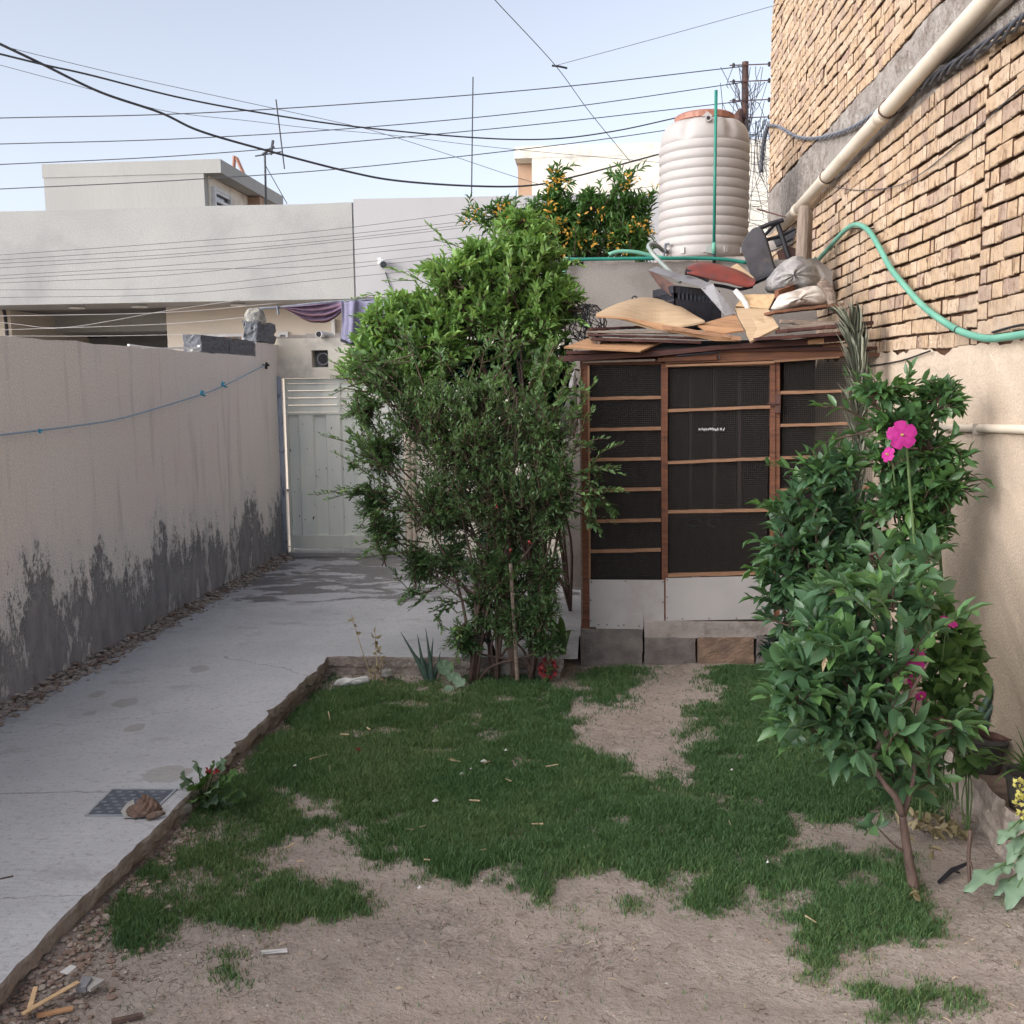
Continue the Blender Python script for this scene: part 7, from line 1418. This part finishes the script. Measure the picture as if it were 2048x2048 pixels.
# litter
def stick(f, x0, y0, x1, y1, w_, h_, mt, label, name='wood_offcut', cat='wood offcut', z=.012, zb=None, group=None):
    a = P(*f(x0, y0), Z=z); b = P(*f(x1, y1), Z=z if zb is None else zb); a.z += float(soil_h(np.array(a.x), np.array(a.y))); b.z += float(soil_h(np.array(b.x), np.array(b.y)))
    m = MB(); m.beam(a, b, w_, h_, jit=.0015); return tag(m.build(name, MT[mt]), label, cat, group)
stick(I, 120, 1930, 405, 1750, .017, .004, 'offcut', 'long light wood strip, largest of the offcuts at the bottom left corner', z=.03, zb=.05); stick(I, 150, 1925, 185, 1790, .014, .004, 'offcut', 'light wood strip standing steeply at the bottom left corner', z=.02, zb=.06); stick(I, 190, 1930, 380, 1875, .018, .006, 'ply2', 'orange brown wood strip lying under the long light one')
stick(I, 575, 1925, 740, 1890, .014, .012, 'bark', 'dark brown stick on the bare soil near the bottom left', 'stick', 'stick'); stick(I, 1350, 1578, 1485, 1563, .009, .008, 'paper', 'thin white plastic stick at the lower edge of the grass', 'white_stick', 'stick')
stick(I, 5, 1252, 75, 1238, .004, .004, 'bark', 'thin dark stick on the concrete path at the left edge', 'stick', 'stick', z=PZ+.004)
stick(I, 440, 1780, 510, 1730, .05, .01, 'conc', 'flat pale concrete chip beside the wood strips', 'concrete_chip', 'chip', z=.03); stick(I, 330, 1725, 385, 1690, .03, .004, 'paper', 'crumpled white paper scrap by the slab edge at the bottom left', 'paper_scrap', 'paper', z=.04); stick(I, 420, 1790, 455, 1740, .03, .02, 'greymetal', 'grey metal bit between the chip and the wood strips', 'metal_bit', 'metal bit', z=.03)
gs = 'pale straws and splinters on the lawn'
strawlabs = ['longest pale splinter, left part of the lawn', 'upright pale straw near the broken slab corner', 'short straw just above the longest pale splinter', 'tiny upright straw right below the longest pale splinter', 'pale torn leaf strip in the middle of the lawn', 'thin straw beside the pale torn leaf strip', 'short straw beside the white scrap in mid lawn', 'straw lying in the lawn left of the bare sandy gap', 'thin straw in the right half of the middle lawn', 'straw on the lower middle lawn, above the small bare spot', 'straw at the lower edge of the lawn, left of centre', 'straw on the bare soil strip in the lower left lawn', 'brownish straw at the lower centre of the lawn', 'straw near the lawn edge below the white cotton scrap', 'tiny straw left of the lower middle straw', 'straw right of the middle scraps on the lawn', 'long pale straw in the grass left of the orange tree', 'curved straw at the left bare patch', 'upright straw below the bare sandy gap', 'short straw above the red petal']
for sk_, (f, x0, y0, x1, y1) in enumerate(((J,290,775,372,750),(J,378,545,388,585),(J,435,650,480,652),(J,383,810,386,840),(J,955,775,1015,785),(J,965,765,990,780),(J,1130,798,1162,785),(J,1430,812,1490,798),(J,1060,962,1110,966),(J,1360,1088,1418,1090),(J,820,1096,850,1088),(J,225,1255,262,1250),(J,1110,1210,1140,1205),(J,840,1250,868,1250),(J,755,1100,790,1103),(J,1235,875,1262,885),(G,545,1355,600,1390),(J,165,1190,215,1165),(G,150,880,162,905),(J,565,620,580,630))):
    stick(f, x0, y0, x1, y1, .005 if abs(x1-x0) < 60 else .009, .004, 'straw', strawlabs[sk_], 'straw', 'straw', z=.03, group=gs)
gs = 'small white scraps on the lawn'
wlabs = ['roundest white cotton scrap in the middle of the lawn', 'white scrap beside a straw, upper middle of the lawn', 'white scrap at the small bare spot in mid lawn', 'tiny white scrap at the far left of the lawn', 'tiny white scrap in the upper right of the middle lawn', 'tiny white scrap on the grass left of the orange tree', 'tiny white speck between the two middle scraps', 'tiny white speck in the grass near the right lawn tip', 'tiny white speck on the bare soil at lower centre']
for sk_, (f, x, y, s_) in enumerate(((J,895,972,.016),(J,1128,780,.018),(J,1022,842,.014),(J,217,803,.01),(J,1236,728,.01),(G,165,622,.008),(J,1068,818,.008),(G,350,1100,.007),(J,820,1392,.01))):
    q = P(*f(x, y), Z=.035); m = MB(); m.add([q+V(-s_, 0, 0), q+V(0, -s_, .004), q+V(s_, 0, .002), q+V(.2*s_, s_, .006), q+V(0, 0, .012)], [(0,1,4),(1,2,4),(2,3,4),(3,0,4)]); tag(m.build('white_scrap', MT['paper']), wlabs[sk_], 'litter', gs)
q = P(*J(520, 722), Z=.04); lv = Leaves(); rt = thing('red_petal', 'small red petal lying on the left part of the lawn', 'petal', tuple(q)); [lv.add(q, rv(1), rv(1), .022, .016) for k in range(5)]; lv.build('petal', 'red', rt, LT4)
q = P(*J(480, 405), Z=.02); bagpts = [(400,410),(420,385),(460,372),(500,378),(560,365),(580,380),(575,410),(500,425),(430,425)]
bag('plastic_wrap', bagpts, q.y, .05, 'paper', 'crumpled pale plastic wrapper at the garden corner against the border', f=J)
m = MB(); q = P(*J(300, 360), Z=.0)
pts = []
for i in range(260):
    t = random.random(); a = P(*J(290+130*t, 350-60*t), Z=.03); pts.append((a.x+random.gauss(0, .04), a.y+random.gauss(0, .05), random.uniform(.0, .12)))
st(stones('broken_slab_corner', pts, .012, .04, [MT['clod'], MT['soilrub']]), 'stuff')
m = MB(); q = P(*J(660, 375), Z=.03); m.lathe([(.03,0),(.045,.02),(.035,.05),(.01,.06)], q, 9, fn=lambda a, z: 1+.15*math.sin(a*3)); tag(m.build('border_stone', MT['stone']), 'small pale stone beside the dry weed at the border', 'stone')
